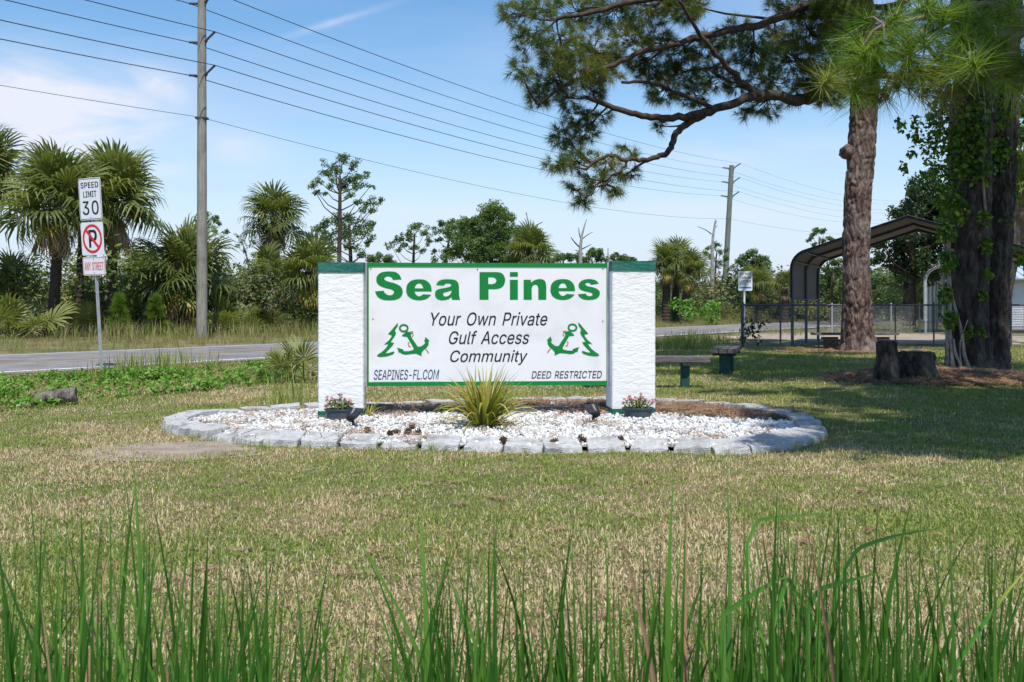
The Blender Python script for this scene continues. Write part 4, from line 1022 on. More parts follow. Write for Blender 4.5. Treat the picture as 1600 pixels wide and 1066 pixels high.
def curvy(pts, per=6):
    """Closed outline through points; a third value 1 marks a corner."""
    n_ = len(pts); out = []
    P_ = [Vector((p[0], p[1])) for p in pts]; C_ = [len(p) > 2 for p in pts]
    for i in range(n_):
        j = (i + 1) % n_
        p1, p2 = P_[i], P_[j]
        m1 = Vector((0, 0)) if C_[i] else (P_[j] - P_[i - 1]) * 0.5
        m2 = Vector((0, 0)) if C_[j] else (P_[(j + 1) % n_] - P_[i]) * 0.5
        ln = (p2 - p1).length
        for m_ in (m1, m2):
            if m_.length > ln * 1.1: m_ *= ln * 1.1 / m_.length
        if C_[i] and C_[j]:
            out.append((p1.x, p1.y)); continue
        if C_[i]: m1 = (p2 - p1) * 1.5 - m2 * 0.5
        if C_[j]: m2 = (p2 - p1) * 1.5 - m1 * 0.5
        for k in range(per):
            t = k / per
            q = p1 * (2 * t ** 3 - 3 * t * t + 1) + m1 * (t ** 3 - 2 * t * t + t) + p2 * (-2 * t ** 3 + 3 * t * t) + m2 * (t ** 3 - t * t)
            out.append((q.x, q.y))
    return out


C = 1
LT_S = [(505, 232, C), (360, 240, C), (345, 205), (300, 183), (255, 185), (222, 210), (228, 240), (275, 265), (400, 300), (490, 350), (525, 420), (515, 490),
        (470, 545), (390, 573), (300, 580), (200, 572), (125, 535), (85, 485), (65, 430, C), (210, 420, C), (225, 455), (265, 485), (310, 497), (355, 485),
        (380, 450), (370, 420), (330, 398), (220, 370), (140, 335), (95, 285), (85, 225), (105, 165), (160, 120), (230, 103), (310, 98), (400, 108), (455, 140), (485, 180)]
LT_E = [(1008, 432, C), (725, 432, C), (740, 475), (775, 508), (810, 512), (850, 490), (868, 478, C), (1000, 488, C), (960, 530), (900, 565), (800, 580),
        (700, 565), (620, 515), (588, 450), (585, 390), (600, 320), (650, 265), (720, 237), (800, 230), (890, 240), (960, 285), (995, 340), (1005, 390)]
LT_EH = [(725, 380, C), (740, 335), (775, 303), (805, 300), (840, 315), (870, 380, C)]
LT_A = [(1082, 325, C), (1110, 275), (1160, 243), (1230, 230), (1310, 230), (1390, 240), (1440, 275), (1460, 330), (1465, 450), (1470, 530), (1485, 572, C),
        (1350, 572, C), (1335, 525, C), (1290, 560), (1220, 577), (1160, 578), (1100, 555), (1068, 510), (1065, 455), (1085, 415), (1150, 388), (1250, 370),
        (1330, 345, C), (1325, 310), (1290, 300), (1245, 302), (1205, 335, C)]
LT_AH = [(1338, 415, C), (1260, 440), (1210, 455), (1200, 485), (1215, 510), (1250, 515), (1300, 495), (1330, 455)]
LT_P = [(70, 78, C), (230, 78, C), (290, 80), (340, 95), (370, 140), (375, 185), (355, 240), (310, 272), (250, 282, C), (178, 282, C), (178, 407, C), (70, 407, C)]
LT_PH = [(175, 140, C), (215, 140, C), (240, 143), (265, 160), (270, 182), (258, 208), (230, 220), (210, 222, C), (175, 222, C)]
LT_N = [(595, 170, C), (682, 170, C), (685, 205, C), (720, 177), (775, 162), (825, 168), (855, 195), (865, 250), (865, 300, C), (865, 407, C), (770, 407, C), (770, 300, C),
        (768, 262), (758, 238), (735, 228), (705, 240), (692, 275), (692, 310, C), (692, 407, C), (595, 407, C)]
LT_s = [(1490, 215, C), (1395, 230, C), (1385, 213), (1360, 205), (1335, 212), (1333, 230), (1360, 247), (1430, 262), (1485, 290), (1503, 325), (1490, 370),
        (1445, 400), (1375, 410), (1310, 403), (1260, 375), (1242, 342, C), (1335, 333, C), (1345, 352), (1375, 365), (1410, 358), (1415, 338), (1395, 322),
        (1330, 308), (1275, 288), (1250, 255), (1255, 215), (1290, 180), (1345, 163), (1400, 163), (1455, 178)]


def traced(pts, sc, ox, oy, smooth=True):
    q = curvy(pts) if smooth else [(p[0], p[1]) for p in pts]
    return [sign_pt(ox + p[0] / sc, oy + p[1] / sc) for p in q]


def e_to(p):        # the second e is the first one moved and scaled
    return [((q[0] - 585) / 423 * 292 + 915, (q[1] - 230) / 350 * 248 + 162) + tuple(q[2:]) for q in p]


ka = (10.667, 580, 415); kb = (7.619, 740, 415)
title = [[traced(LT_S, *ka)], [traced(LT_E, *ka), traced(LT_EH, *ka)], [traced(LT_A, *ka), traced(LT_AH, *ka)], [traced(LT_P, *kb), traced(LT_PH, *kb)],
         [traced([(432, 78), (527, 78), (527, 133), (432, 133)], *kb, smooth=False), traced([(432, 170), (527, 170), (527, 407), (432, 407)], *kb, smooth=False)],
         [traced(LT_N, *kb)], [traced(e_to(LT_E), *kb), traced(e_to(LT_EH), *kb)], [traced(LT_s, *kb)]]
for lt in title:
    flat_print('title_letter', lt, PP - BK * 0.0025, E, UP, M['signgreen'], sign)
panel_text('slogan_lettering', 'Your Own Private', 673.3, 487.8, 855.2, 508.9, M['black'], 0.26, 0.011, 0.0)
panel_text('slogan_lettering', 'Gulf Access', 701.5, 516.8, 826.8, 537.9, M['black'], 0.26, 0.011, 0.0)
panel_text('slogan_lettering', 'Community', 703.5, 547.0, 824.3, 570.6, M['black'], 0.26, 0.011, 0.0)
a, b = sign_pt(581.5, 596.3), sign_pt(690, 573.5)
on_panel([(a[0], a[1]), (b[0], a[1]), (b[0], b[1]), (a[0], b[1])], 0.0002, 0.001, M['patch'], 'address_patch', sign)
panel_text('address_lettering', 'SEAPINES-FL.COM', 584, 577.6, 686.3, 593.6, M['navy'], 0.22, 0.014, 0.0)
panel_text('notice_lettering', 'DEED RESTRICTED', 830.5, 579.6, 940.2, 591.6, M['black'], 0.22, 0.012, 0.0)

PINE = [(372, 128), (368, 178), (340, 215), (331, 238), (345, 272), (334, 306), (305, 345), (280, 385), (270, 400), (318, 406), (300, 440), (260, 485), (215, 530),
        (200, 552), (250, 545), (308, 526), (326, 540), (300, 568), (230, 592), (150, 603), (100, 601), (80, 588), (92, 568), (140, 538), (185, 500), (215, 465),
        (238, 428), (215, 427), (180, 436), (195, 413), (240, 378), (280, 325), (284, 302), (232, 290), (250, 265), (295, 215), (345, 155)]
ANCH = [(500, 325), (430, 315), (425, 305), (445, 288), (465, 272), (490, 250), (530, 255), (570, 243), (585, 258), (565, 275), (548, 300), (565, 340), (610, 405),
        (645, 460), (690, 458), (735, 425), (752, 398), (735, 385), (755, 325), (808, 378), (796, 390), (797, 430), (770, 475), (725, 510), (698, 545), (700, 592),
        (660, 572), (620, 556), (550, 562), (480, 572), (430, 562), (398, 537), (382, 545), (372, 505), (358, 473), (440, 497), (455, 523), (520, 522), (575, 508),
        (592, 488), (560, 430)]
RING_O = [(452 + 68 * math.cos(2 * math.pi * k / 28), 203 + 58 * math.sin(2 * math.pi * k / 28)) for k in range(28)]
RING_I = [(452 + 43 * math.cos(2 * math.pi * k / 28), 203 + 33 * math.sin(2 * math.pi * k / 28)) for k in range(28)]


def rope_strip(pts, w=7):
    l_, r_ = [], []
    for i, p in enumerate(pts):
        a, b = Vector(pts[max(i - 1, 0)]), Vector(pts[min(i + 1, len(pts) - 1)])
        t = (b - a).normalized(); n_ = Vector((-t.y, t.x)) * w
        l_.append((p[0] + n_.x, p[1] + n_.y)); r_.append((p[0] - n_.x, p[1] - n_.y))
    return l_ + r_[::-1]


ROPES = [rope_strip([(545, 255), (575, 268), (583, 300), (570, 322)]), rope_strip([(530, 395), (513, 410), (520, 445), (548, 465)]), rope_strip([(757, 495), (780, 520), (800, 550)])]
for mirror in (False, True):
    def mp_(pts):
        out = []
        for p in pts:
            x, y = 580 + p[0] / 8.88, 490 + p[1] / 8.88
            if mirror: x, y = 1525.3 - x, y - 0.9
            out.append(sign_pt(x, y))
        return out
    flat_print('pine_emblem', [mp_(PINE)], PP - BK * 0.0025, E, UP, M['signgreen'], sign)
    an = flat_print('anchor_emblem', [mp_(ANCH)], PP - BK * 0.0028, E, UP, M['signgreen'], sign)
    flat_print('anchor_ring', [mp_(RING_O), mp_(RING_I)], PP - BK * 0.0034, E, UP, M['signgreen'], an)
    for rp in ROPES:
        flat_print('anchor_rope', [mp_(rp)], PP - BK * 0.0040, E, UP, M['rope'], an)


# ------------------------------------------------------------------ small plants and things in the bed
def pebble(seed, mat):
    bm = bmesh.new()
    bmesh.ops.create_icosphere(bm, subdivisions=1, radius=1.0)
    r = np.random.default_rng(seed)
    sx, sy, sz = 1.0, r.uniform(0.65, 0.95), r.uniform(0.5, 0.75)
    for v in bm.verts:
        k = r.uniform(0.72, 1.12)
        v.co = Vector((v.co.x * sx * k, v.co.y * sy * k, v.co.z * sz * k))
    bmesh.ops.delete(bm, geom=[v for v in bm.verts if False], context='VERTS')
    me_ = bpy.data.meshes.new('pebble'); bm.to_mesh(me_); bm.free()
    me_.materials.append(mat)
    return me_


def in_pillar(x, y, grow=0.0):
    hit = np.zeros(np.shape(x), dtype=bool)
    for c in (A, B):
        cc = c + BK * PD / 2
        u = (x - cc.x) * E.x + (y - cc.y) * E.y; w = (x - cc.x) * BK.x + (y - cc.y) * BK.y
        hit |= (np.abs(u) < PW / 2 + grow) & (np.abs(w) < PD / 2 + grow)
    return hit


def mulch_line(x):
    return np.where(x < -1.9, 12.2, np.where(x < 1.2, 10.98, 10.95 - (x - 1.2) * 0.62))


bed_inner = [(p.x, p.y) for p in inner]
n = 34000
gx, gy = rng.uniform(-3.6, 3.0, n), rng.uniform(7.9, 12.3, n)
keep = in_poly(gx, gy, bed_inner) & ~in_pillar(gx, gy, 0.012)
edge = gy - mulch_line(gx) + 0.75 * (fnoise(gx, gy, 0.5, 3) - 0.5)
prob = np.where(edge < 0, 1.0, np.clip(0.30 - edge * 0.55, 0.05, 0.3))
prob *= np.where((fnoise(gx, gy, 0.45, 8) < 0.33), 0.55, 1.0)
keep &= rng.uniform(size=n) < prob
gx, gy = gx[keep], gy[keep]
k = len(gx)
GRAV = [pebble(s, M['gravel'] if s % 4 else M['gravel2']) for s in range(8)]
scatter('white_gravel', 'white marble gravel spread over the flower bed', np.stack([gx, gy, 0.035 + rng.uniform(0, 0.022, k)], 1),
        rng.uniform(0, 6.28, (k, 3)) * np.array([0.25, 0.25, 1]), np.clip(rng.lognormal(-4.0, 0.32, k), 0.009, 0.040), rng.integers(0, 8, k), GRAV, cat='gravel')


def needle_mat(seed, nn=9, ln=0.16, mat=None):
    r = np.random.default_rng(seed)
    V, Fc, T = [], [], []
    for i in range(nn):
        c = np.array([r.normal() * 0.05, r.normal() * 0.05, r.uniform(0.002, 0.02)])
        a = r.uniform(0, 6.28); d = np.array([math.cos(a), math.sin(a), r.normal() * 0.12]); L_ = ln * r.uniform(0.6, 1.1)
        p = np.array([-d[1], d[0], 0]) * 0.0028
        b = len(V); V += [c - d * L_ / 2 - p, c - d * L_ / 2 + p, c + d * L_ / 2 + p, c + d * L_ / 2 - p]
        Fc.append((b, b + 1, b + 2, b + 3)); T += [r.uniform()] * 4
    return npmesh('needle_bundle', V, Fc, mat or M['straw'], T)


STRAW = [needle_mat(s) for s in range(5)]
n = 9000
gx, gy = rng.uniform(-3.6, 3.0, n), rng.uniform(7.9, 12.3, n)
edge = gy - mulch_line(gx) + 0.6 * (fnoise(gx, gy, 0.5, 3) - 0.5)
pr = np.where(edge > 0, np.where(gx < 1.0, 0.5, 0.95), np.clip(0.22 + edge * 0.5, 0.0, 0.2) + 0.13 * (fnoise(gx, gy, 0.35, 5) > 0.56))
keep = in_poly(gx, gy, bed_inner) & ~in_pillar(gx, gy, 0.0) & (rng.uniform(size=n) < pr)
gx, gy = gx[keep], gy[keep]; k = len(gx)
scatter('pine_straw', 'brown pine straw lying in the back of the flower bed', np.stack([gx, gy, 0.045 + rng.uniform(0, 0.035, k)], 1),
        rng.normal(0, 1, (k, 3)) * np.array([0.12, 0.12, 3]), rng.uniform(0.7, 1.2, k), rng.integers(0, 5, k), STRAW, cat='pine straw')
# pine straw around the stumps and the pine trunks
pts = []
for (c, rx, ry) in STRAW_C:
    q = int(3000 * rx * ry / 4)
    a, r_ = rng.uniform(0, 6.28, q), np.sqrt(rng.uniform(0, 1, q))
    pts.append(np.stack([c[0] + rx * r_ * np.cos(a), c[1] + ry * r_ * np.sin(a)], 1))
pts = np.concatenate(pts); k = len(pts)
scatter('pine_straw', 'brown pine straw lying around the stumps and pine trunks', np.stack([pts[:, 0], pts[:, 1], gzn(pts[:, 0], pts[:, 1]) + 0.02], 1),
        rng.normal(0, 1, (k, 3)) * np.array([0.12, 0.12, 3]), rng.uniform(0.8, 1.4, k), rng.integers(0, 5, k), STRAW, cat='pine straw')


def blade_mesh(name, mat, length, width, bend, n_=7, fold=0.25, tip=0.0, seed=0, twist=0.0):
    """One strap leaf: from the origin along +Z, arching towards +Y."""
    r = np.random.default_rng(seed)
    V, Fc, T = [], [], []
    ang = 0.0
    p = np.array([0.0, 0.0, 0.0])
    t0 = r.uniform(0.1, 0.9)
    for i in range(n_ + 1):
        f = i / n_
        w = width * (0.65 + 0.35 * min(1, f * 4)) * (1 - f ** 2.2) + 0.0004
        tw = twist * f
        sx, sy = math.cos(tw), math.sin(tw)
        d = np.array([sx, sy * math.cos(ang), -sy * math.sin(ang)])
        lift = np.array([0, -math.cos(ang), math.sin(ang)]) * w * fold
        V += [p - d * w / 2, p + lift, p + d * w / 2]
        T += [min(1, max(0, t0 + tip * max(0, f - 0.55) * 2))] * 3
        st = length / n_
        ang += bend / n_ * (0.4 + 1.2 * f)
        p = p + np.array([0, math.sin(ang), math.cos(ang)]) * st
    for i in range(n_):
        b = i * 3
        Fc += [(b, b + 1, b + 4, b + 3), (b + 1, b + 2, b + 5, b + 4)]
    return npmesh(name, V, Fc, mat, T, smooth=True)


# the strappy clump in front of the sign
cp = G(757, 674); cp.z = 0.035
clump = thing('strap_leaf_plant', 'yellow green strap leaved plant growing in gravel before the sign', 'plant', cp)
LV = [blade_mesh('leaf', M['strap'], 1.0, w, b, 8, 0.3, 0.15, s) for s, (w, b) in enumerate([(0.040, 0.5), (0.048, 0.9), (0.042, 1.3), (0.05, 1.9), (0.036, 0.25), (0.045, 2.4), (0.04, 0.7), (0.05, 1.1)])]
for i in range(210):
    o = link('leaf', LV[random.randrange(8)], clump)
    tl = abs(random.gauss(0, 0.46)) + 0.03
    az = random.uniform(0, 6.283)
    o.rotation_euler = (-min(tl, 1.15), 0, az)
    s = random.uniform(0.42, 0.70) * (1 - 0.10 * min(tl, 1))
    o.scale = (s * random.uniform(0.9, 1.3), s, s)
    r_ = random.uniform(0, 0.10)
    o.location = (-math.sin(az) * r_, math.cos(az) * r_, 0.0)
lf = link('leaf', LV[4], clump)
lf['label'] = 'single tall dark upright leaf'
lf.location = (-0.10, 0.0, 0.2); lf.rotation_euler = (0.03, 0.06, 0.2); lf.scale = (0.6, 0.5, 0.43)
# dry leaves lying at the foot of the clump
DL = [blade_mesh('dry_leaf', M['straw'], 0.4, 0.016, 1.2, 6, 0.2, 0, s) for s in range(4)]
for i in range(46):
    o = link('dry_leaf', DL[i % 4], clump)
    az = random.uniform(0, 6.283)
    o.rotation_euler = (-1.2 - random.uniform(0, 0.25), 0, az)
    o.scale = (1, random.uniform(0.5, 0.9), random.uniform(0.5, 0.9))
    o.location = (-math.sin(az) * 0.06, math.cos(az) * 0.06, 0.02)

# small side plant at the foot of the left pillar
sp = Vector(((575 - 800) / F * 10.5, 10.5, 0.04))
sprig = thing('strap_leaf_plant', 'small yellowish strappy sprig at the right foot of the left pillar', 'plant', sp)
for i in range(14):
    o = link('leaf', LV[i % 8], sprig)
    o.rotation_euler = (-random.uniform(0.2, 1.2), 0, random.uniform(-2.6, 0.4)); s = random.uniform(0.2, 0.32); o.scale = (s, s, s)


# flower pots
def leaf_cloud(nl, centres, radii, size, shell=2.4, up=0.25, aspect=0.55, r=None, tint_bias=None):
    """Diamond leaves spread through ellipsoids: V, F, tint."""
    r = r or rng
    centres, radii = np.atleast_2d(centres).astype(float), np.atleast_2d(radii).astype(float)
    w = np.prod(radii, axis=1) ** 0.75; w /= w.sum()
    k = r.choice(len(centres), nl, p=w)
    d = unit(r.normal(size=(nl, 3)))
    p = centres[k] + d * radii[k] * (r.uniform(0, 1, (nl, 1)) ** (1 / shell))
    nrm = unit(d * 0.6 + r.normal(size=(nl, 3)) * 0.7 + np.array([0, 0, up]))
    t = unit(np.cross(nrm, r.normal(size=(nl, 3))))
    b = np.cross(nrm, t)
    s = size * r.uniform(0.55, 1.25, (nl, 1))
    V = np.stack([p - t * s, p + b * s * aspect + nrm * s * 0.12, p + t * s, p - b * s * aspect + nrm * s * 0.12], 1).reshape(-1, 3)
    Fc = np.arange(nl * 4).reshape(-1, 4)
    tn = r.uniform(0, 1, nl)
    if tint_bias is not None: tn = np.clip(tn + tint_bias(p, k), 0, 1)
    return V, Fc, np.repeat(tn, 4)


def flower_pot(c, label, pot_sx, pot_sy, h, petal, seed, blossoms, dry):
    r = np.random.default_rng(seed)
    t = thing('flower_pot', label, 'flower pot', c)
    mb_ = MB()
    rr = 0.5
    mb_.lathe([(rr * 0.80, 0), (rr * 0.86, h * 0.45), (rr * 0.93, h * 0.86), (rr * 1.0, h * 0.87), (rr * 1.02, h), (rr * 0.93, h), (rr * 0.90, h * 0.8), (0.02, h * 0.8)],
              (0, 0, 0), 28, pot_sx, pot_sy)
    mb_.build('pot', M['pot'], t, smooth=True, world_coords=False, sharp=40)
    V, Fc, T = leaf_cloud(330, [(0, 0, h + 0.035)], [(pot_sx * 0.47, pot_sy * 0.45, 0.075)], 0.016, r=r)
    link('foliage', npmesh('foliage', V, Fc, M['potleaf'], T), t)['kind'] = 'stuff'
    st = MB()
    for i in range(blossoms):
        x, y = r.uniform(-0.5, 0.5) * pot_sx, r.uniform(-0.42, 0.30) * pot_sy
        z = h + r.uniform(0.07, 0.155) - 0.10 * abs(x / pot_sx)
        st.tube([(x * 0.5, y * 0.5, h * 0.8), (x, y, z)], 0.0022, 4)
        V, Fc, T = leaf_cloud(16, [(0, 0, 0)], [(0.017, 0.017, 0.011)], 0.013, r=r)
        o = link('blossom', npmesh('blossom', V, Fc, M['flowerdry'] if (dry and i % 3) else M['flowerpink'], T), t)
        o.location = (x, y, z)
    st.build('stems', M['potleaf'], t, world_coords=False)['kind'] = 'stuff'
    return t


flower_pot(Vector(((532 - 800) / F * 10.17, 10.17, 0.045)), 'oblong slate grey pot of small mauve flowers before the left pillar', 0.32, 0.22, 0.115, M['flowerdry'], 4, 20, True)
flower_pot(Vector(((997 - 800) / F * 10.38, 10.38, 0.045)), 'slate grey pot of pink flowers before the right pillar', 0.325, 0.24, 0.105, M['flowerpink'], 5, 18, False)


def spotlight(px, py, y, label, flip):
    """Small solar spotlight: lamp head tilted up at the sign, solar panel behind it, stake."""
    c = P(px, py, y); c.z = 0.045
    t = thing('solar_spotlight', label, 'spotlight', c, 'solar spotlights aimed at the sign')
    s = flip
    mb_ = MB(); mb_.tube([(0, 0, -0.03), (0, 0, 0.05), (0.012 * s, 0, 0.085)], [0.012, 0.014, 0.018], 8)
    mb_.lathe([(0.035, 0.0), (0.037, 0.006), (0.02, 0.014)], (0, 0, 0.002), 14)
    mb_.build('stake', M['lampblack'], t, world_coords=False)
    R = Matrix.Rotation(0.5 * s, 3, 'Z') @ Matrix.Rotation(math.radians(-48), 3, 'X')
    mb_ = MB()
    ring = []
    hd = Vector((0.020 * s, 0.0, 0.105))
    for zz, rr in [(-0.045, 0.022), (-0.035, 0.040), (0.02, 0.050), (0.062, 0.056), (0.066, 0.050), (0.050, 0.044)]:
        ring.append((zz, rr))
    vs = []
    for zz, rr in ring:
        for j in range(18):
            a = 2 * math.pi * j / 18
            vs.append(hd + R @ Vector((rr * math.cos(a), rr * math.sin(a), zz)))
    fs = [(i * 18 + j, i * 18 + (j + 1) % 18, (i + 1) * 18 + (j + 1) % 18, (i + 1) * 18 + j) for i in range(5) for j in range(18)]
    fs += [tuple(range(17, -1, -1)), tuple(5 * 18 + j for j in range(18))]
    mb_.add(vs, fs)
    mb_.build('lamp_head', M['lampblack'], t, world_coords=False, smooth=True, sharp=40)
    R2 = Matrix.Rotation(0.55 * s, 3, 'Z') @ Matrix.Rotation(math.radians(35), 3, 'X')
    mb_ = MB(); mb_.box(hd + Vector((-0.045 * s, -0.03, 0.035)), (0.115, 0.135, 0.014), R2, 0.004)
    pn = mb_.build('solar_panel', M['lampblack'], t, world_coords=False)
    for q in range(2):
        m2 = MB(); m2.box(hd + Vector((-0.045 * s, -0.03, 0.035)) + R2 @ Vector((0, (q - 0.5) * 0.060, 0.0085)), (0.100, 0.056, 0.002), R2)
        m2.build('solar_cell', M['solar'], pn, world_coords=False)
    return t


spotlight(552, 675, 9.55, 'black solar spotlight on gravel before the left pillar', -1)
spotlight(927, 668, 9.90, 'black solar spotlight on gravel left of the right pillar', 1)


def cone_mesh(seed):
    r = np.random.default_rng(seed)
    mb_ = MB()
    mb_.lathe([(0.010, -0.035), (0.018, -0.02), (0.019, 0.0), (0.012, 0.03), (0.003, 0.045)], (0, 0, 0), 8)
    for i in range(44):
        f = i / 44
        z = -0.036 + 0.08 * f; rad = 0.036 * math.sin(math.pi * (0.18 + 0.78 * f)) ** 0.8
        a = i * 2.39996
        d = Vector((math.cos(a), math.sin(a), 0.25 + 0.4 * f)); t = Vector((-math.sin(a), math.cos(a), 0))
        b = Vector((0, 0, z)) + d * rad * 0.3; e = Vector((0, 0, z)) + d * rad * r.uniform(0.9, 1.1)
        w = 0.010 * (1 - 0.5 * f)
        mb_.add([b - t * w * .5, b + t * w * .5, e + t * w * .6, e + UP * 0.004, e - t * w * .6], [(0, 1, 2, 3), (0, 3, 4)])
    o = mb_.build('pine_cone', M['cone'], None, recalc=False)
    me_ = o.data; bpy.data.objects.remove(o)
    return me_


CONES = [cone_mesh(s) for s in range(3)]
cone_px = [(575, 674, 'brown pine cone just right of the foot of the left spotlight'), (609, 679, 'smaller left one of two pine cones touching each other on the gravel'),
           (618, 676, 'larger right one of two pine cones touching each other on the gravel'), (638, 676, 'left one of three pine cones heaped left of the strappy plant'),
           (645, 668, 'back one of three pine cones heaped left of the strappy plant'), (652, 678, 'right one of three pine cones heaped left of the strappy plant'),
           (911, 688, 'dark pine cone between two front edging stones below the right spotlight'), (968, 687, 'pine cone behind the front stones below the pink flower pot'),
           (786, 690, 'pine cone in the stone joint below the strappy plant'), (865, 691, 'pine cone behind the front stones halfway between plant and right spotlight'),
           (918, 634, 'pine cone lying on brown mulch behind the right spotlight'), (1030, 634, 'pine cone lying on brown mulch just right of the right pillar')]
for i, (px, py, lab) in enumerate(cone_px):
    g = F * (H - 0.07) / (py - HY)
    o = link('pine_cone', CONES[i % 3])
    tag(o, lab, 'pine cone', 'pine cones in the flower bed')
    o.location = ((px - 800) / F * g, g, 0.078)
    o.rotation_euler = (random.uniform(1.0, 2.0), random.uniform(-0.4, 0.4), random.uniform(0, 6.28))
    s = random.uniform(0.8, 1.05); o.scale = (s, s, s)

# ------------------------------------------------------------------ speed limit sign post at the road
sb = G(158.5, 579)
post_lean = P(141, 277, sb.y) - sb
post_dir = post_lean.normalized()
sn = Vector((-0.50, -0.87, 0)).normalized()       # the plates face traffic on the near lane
su = Vector((-sn.y, sn.x, 0)).normalized()
if su.x < 0: su = -su
sv = post_dir
sp_ = thing('speed_limit_sign', 'leaning metal post with white speed limit 30 and no parking plates beside the road', 'road sign', sb)
mb = MB()
hh = post_lean.length
cs = [(-0.028, 0.022), (-0.028, 0.006), (-0.012, 0.006), (-0.012, -0.018), (0.012, -0.018), (0.012, 0.006), (0.028, 0.006), (0.028, 0.022)]
mb.prism([(q[0], q[1]) for q in cs], sb - sv * 0.2, su, -sn, sv * (hh + 0.2))
mb.build('post', M['galv'], sp_)


def plate_poly(w, h, r=0.035, k=4):
    out = []
    for cx, cy, a0 in [(w / 2 - r, h / 2 - r, 0), (-w / 2 + r, h / 2 - r, 90), (-w / 2 + r, -h / 2 + r, 180), (w / 2 - r, -h / 2 + r, 270)]:
        for i in range(k + 1):
            a = math.radians(a0 + 90 * i / k)
            out.append((cx + r * math.cos(a), cy + r * math.sin(a)))
    return out


def post_at(py):
    """Point of the leaning post at image row py."""
    d = (579 - py) / (579 - 277.0)
    return sb + post_lean * d


def plate(name, y0, y1, w, parent):
    a, b = post_at(y0), post_at(y1)
    h_ = (a - b).length
    c = (a + b) / 2 + sn * 0.030
    mb_ = MB(); mb_.prism(plate_poly(w, h_), c, su, sv, -sn * 0.004)
    return mb_.build(name, M['signback'], parent), c, h_


def plate_print(name, polys, c, mat, parent, proud=0.0015, bold=0.0):
    if bold: return text_print(name, polys, c + sn * proud, su, sv, mat, parent, bold)
    return flat_print(name, polys, c + sn * proud, su, sv, mat, parent)


def border(c, w, h_, t, inset, mat, parent):
    o_ = plate_poly(w - 2 * inset, h_ - 2 * inset, 0.03); i_ = plate_poly(w - 2 * inset - 2 * t, h_ - 2 * inset - 2 * t, 0.025)
    plate_print('printed_border', [o_, i_], c, mat, parent)


pl, c, h_ = plate('speed_plate', 278.5, 344, 0.60, sp_)
border(c, 0.60, h_, 0.010, 0.012, M['black'], pl)
for s, (x0, x1, z0, z1), bold in [('SPEED', (-0.235, 0.235, 0.20, 0.305), 0.014), ('LIMIT', (-0.175, 0.175, 0.035, 0.140), 0.014), ('30', (-0.215, 0.215, -0.285, -0.035), 0.014)]:
    z0, z1 = z0 * h_ / 0.76, z1 * h_ / 0.76
    plate_print('speed_lettering', fit(text_polys(s, 0, 0.05), (x0, z0, x1, z1)), c, M['black'], pl, bold=bold * 0.3)
pl, c, h_ = plate('no_parking_plate', 347.5, 399, 0.60, sp_)
ro, ri = 0.262, 0.215
circ = lambda r_, k=40: [(r_ * math.cos(2 * math.pi * j / k), r_ * math.sin(2 * math.pi * j / k)) for j in range(k)]
plate_print('letter_p', fit(text_polys('P'), (-0.085, -0.155, 0.115, 0.155)), c, M['black'], pl, bold=0.011)
plate_print('red_ring', [circ(ro), circ(ri)], c, M['signred'], pl, 0.0036)
d1, d2 = 0.7071 * (ri + 0.006), 0.026 * 0.7071
plate_print('red_slash', [[(-d1 - d2, d1 - d2), (-d1 + d2, d1 + d2), (d1 + d2, -d1 + d2), (d1 - d2, -d1 - d2)]], c, M['signred'], pl, 0.0041)
pl, c, h_ = plate('any_street_plate', 401.5, 430.5, 0.60, sp_)
border(c, 0.60, h_, 0.012, 0.010, M['fadedred'], pl)
plate_print('street_lettering', fit(text_polys('ANY STREET', 0, 0.03), (-0.255, -0.075, 0.255, 0.07)), c, M['fadedred'], pl, bold=0.004)
for py in (286, 340, 351, 396, 405, 426):
    q = post_at(py) + sn * 0.031
    mb = MB(); mb.tube([q, q + sn * 0.006], [0.012, 0.009], 8); mb.build('bolt', M['galv'], sp_)

# ------------------------------------------------------------------ litter sign behind the fence corner
lp = P(1163, 545, 29.2); lp.z = 0
ls = thing('litter_sign', 'small white do not throw litter sign on a thin post by the fence corner', 'sign', lp)
mb = MB(); ztop = P(1163, 424, 29.2).z
mb.tube([lp - UP * 0.1, Vector((lp.x, lp.y, ztop))], 0.030, 8); mb.build('post', M['signback'], ls)
zb = P(1163, 454.5, 29.2).z
pw_ = 22 / F * 29.2
pc = Vector((lp.x + 0.02, lp.y - 0.035, (ztop + zb) / 2)); ph_ = ztop - zb
X1, Y1 = Vector((1, 0, 0)), Vector((0, -1, 0))
mb = MB(); mb.prism(plate_poly(pw_, ph_, 0.03), pc, X1, UP, Vector((0, 0.006, 0))); pl = mb.build('plate', M['signback'], ls)
for s, z, mt in [('DO NOT', 0.37, 'navy'), ('THROW', 0.17, 'navy'), ('LITTER', -0.02, 'navy')]:
    text_print('litter_lettering', fit(text_polys(s, 0, 0.04), (-0.40 * pw_, (z - 0.055) * ph_, 0.40 * pw_, (z + 0.055) * ph_)), pc + Y1 * 0.002, X1, UP, M[mt], pl, 0.002)
flat_print('grey_line', [[(-0.38 * pw_, -0.19 * ph_), (0.1 * pw_, -0.19 * ph_), (0.1 * pw_, -0.14 * ph_), (-0.38 * pw_, -0.14 * ph_)]], pc + Y1 * 0.002, X1, UP, M['palegrey'], pl)
flat_print('blue_band', [[(-0.42 * pw_, -0.38 * ph_), (0.42 * pw_, -0.38 * ph_), (0.42 * pw_, -0.30 * ph_), (-0.42 * pw_, -0.30 * ph_)]], pc + Y1 * 0.002, X1, UP, M['signblue'], pl)

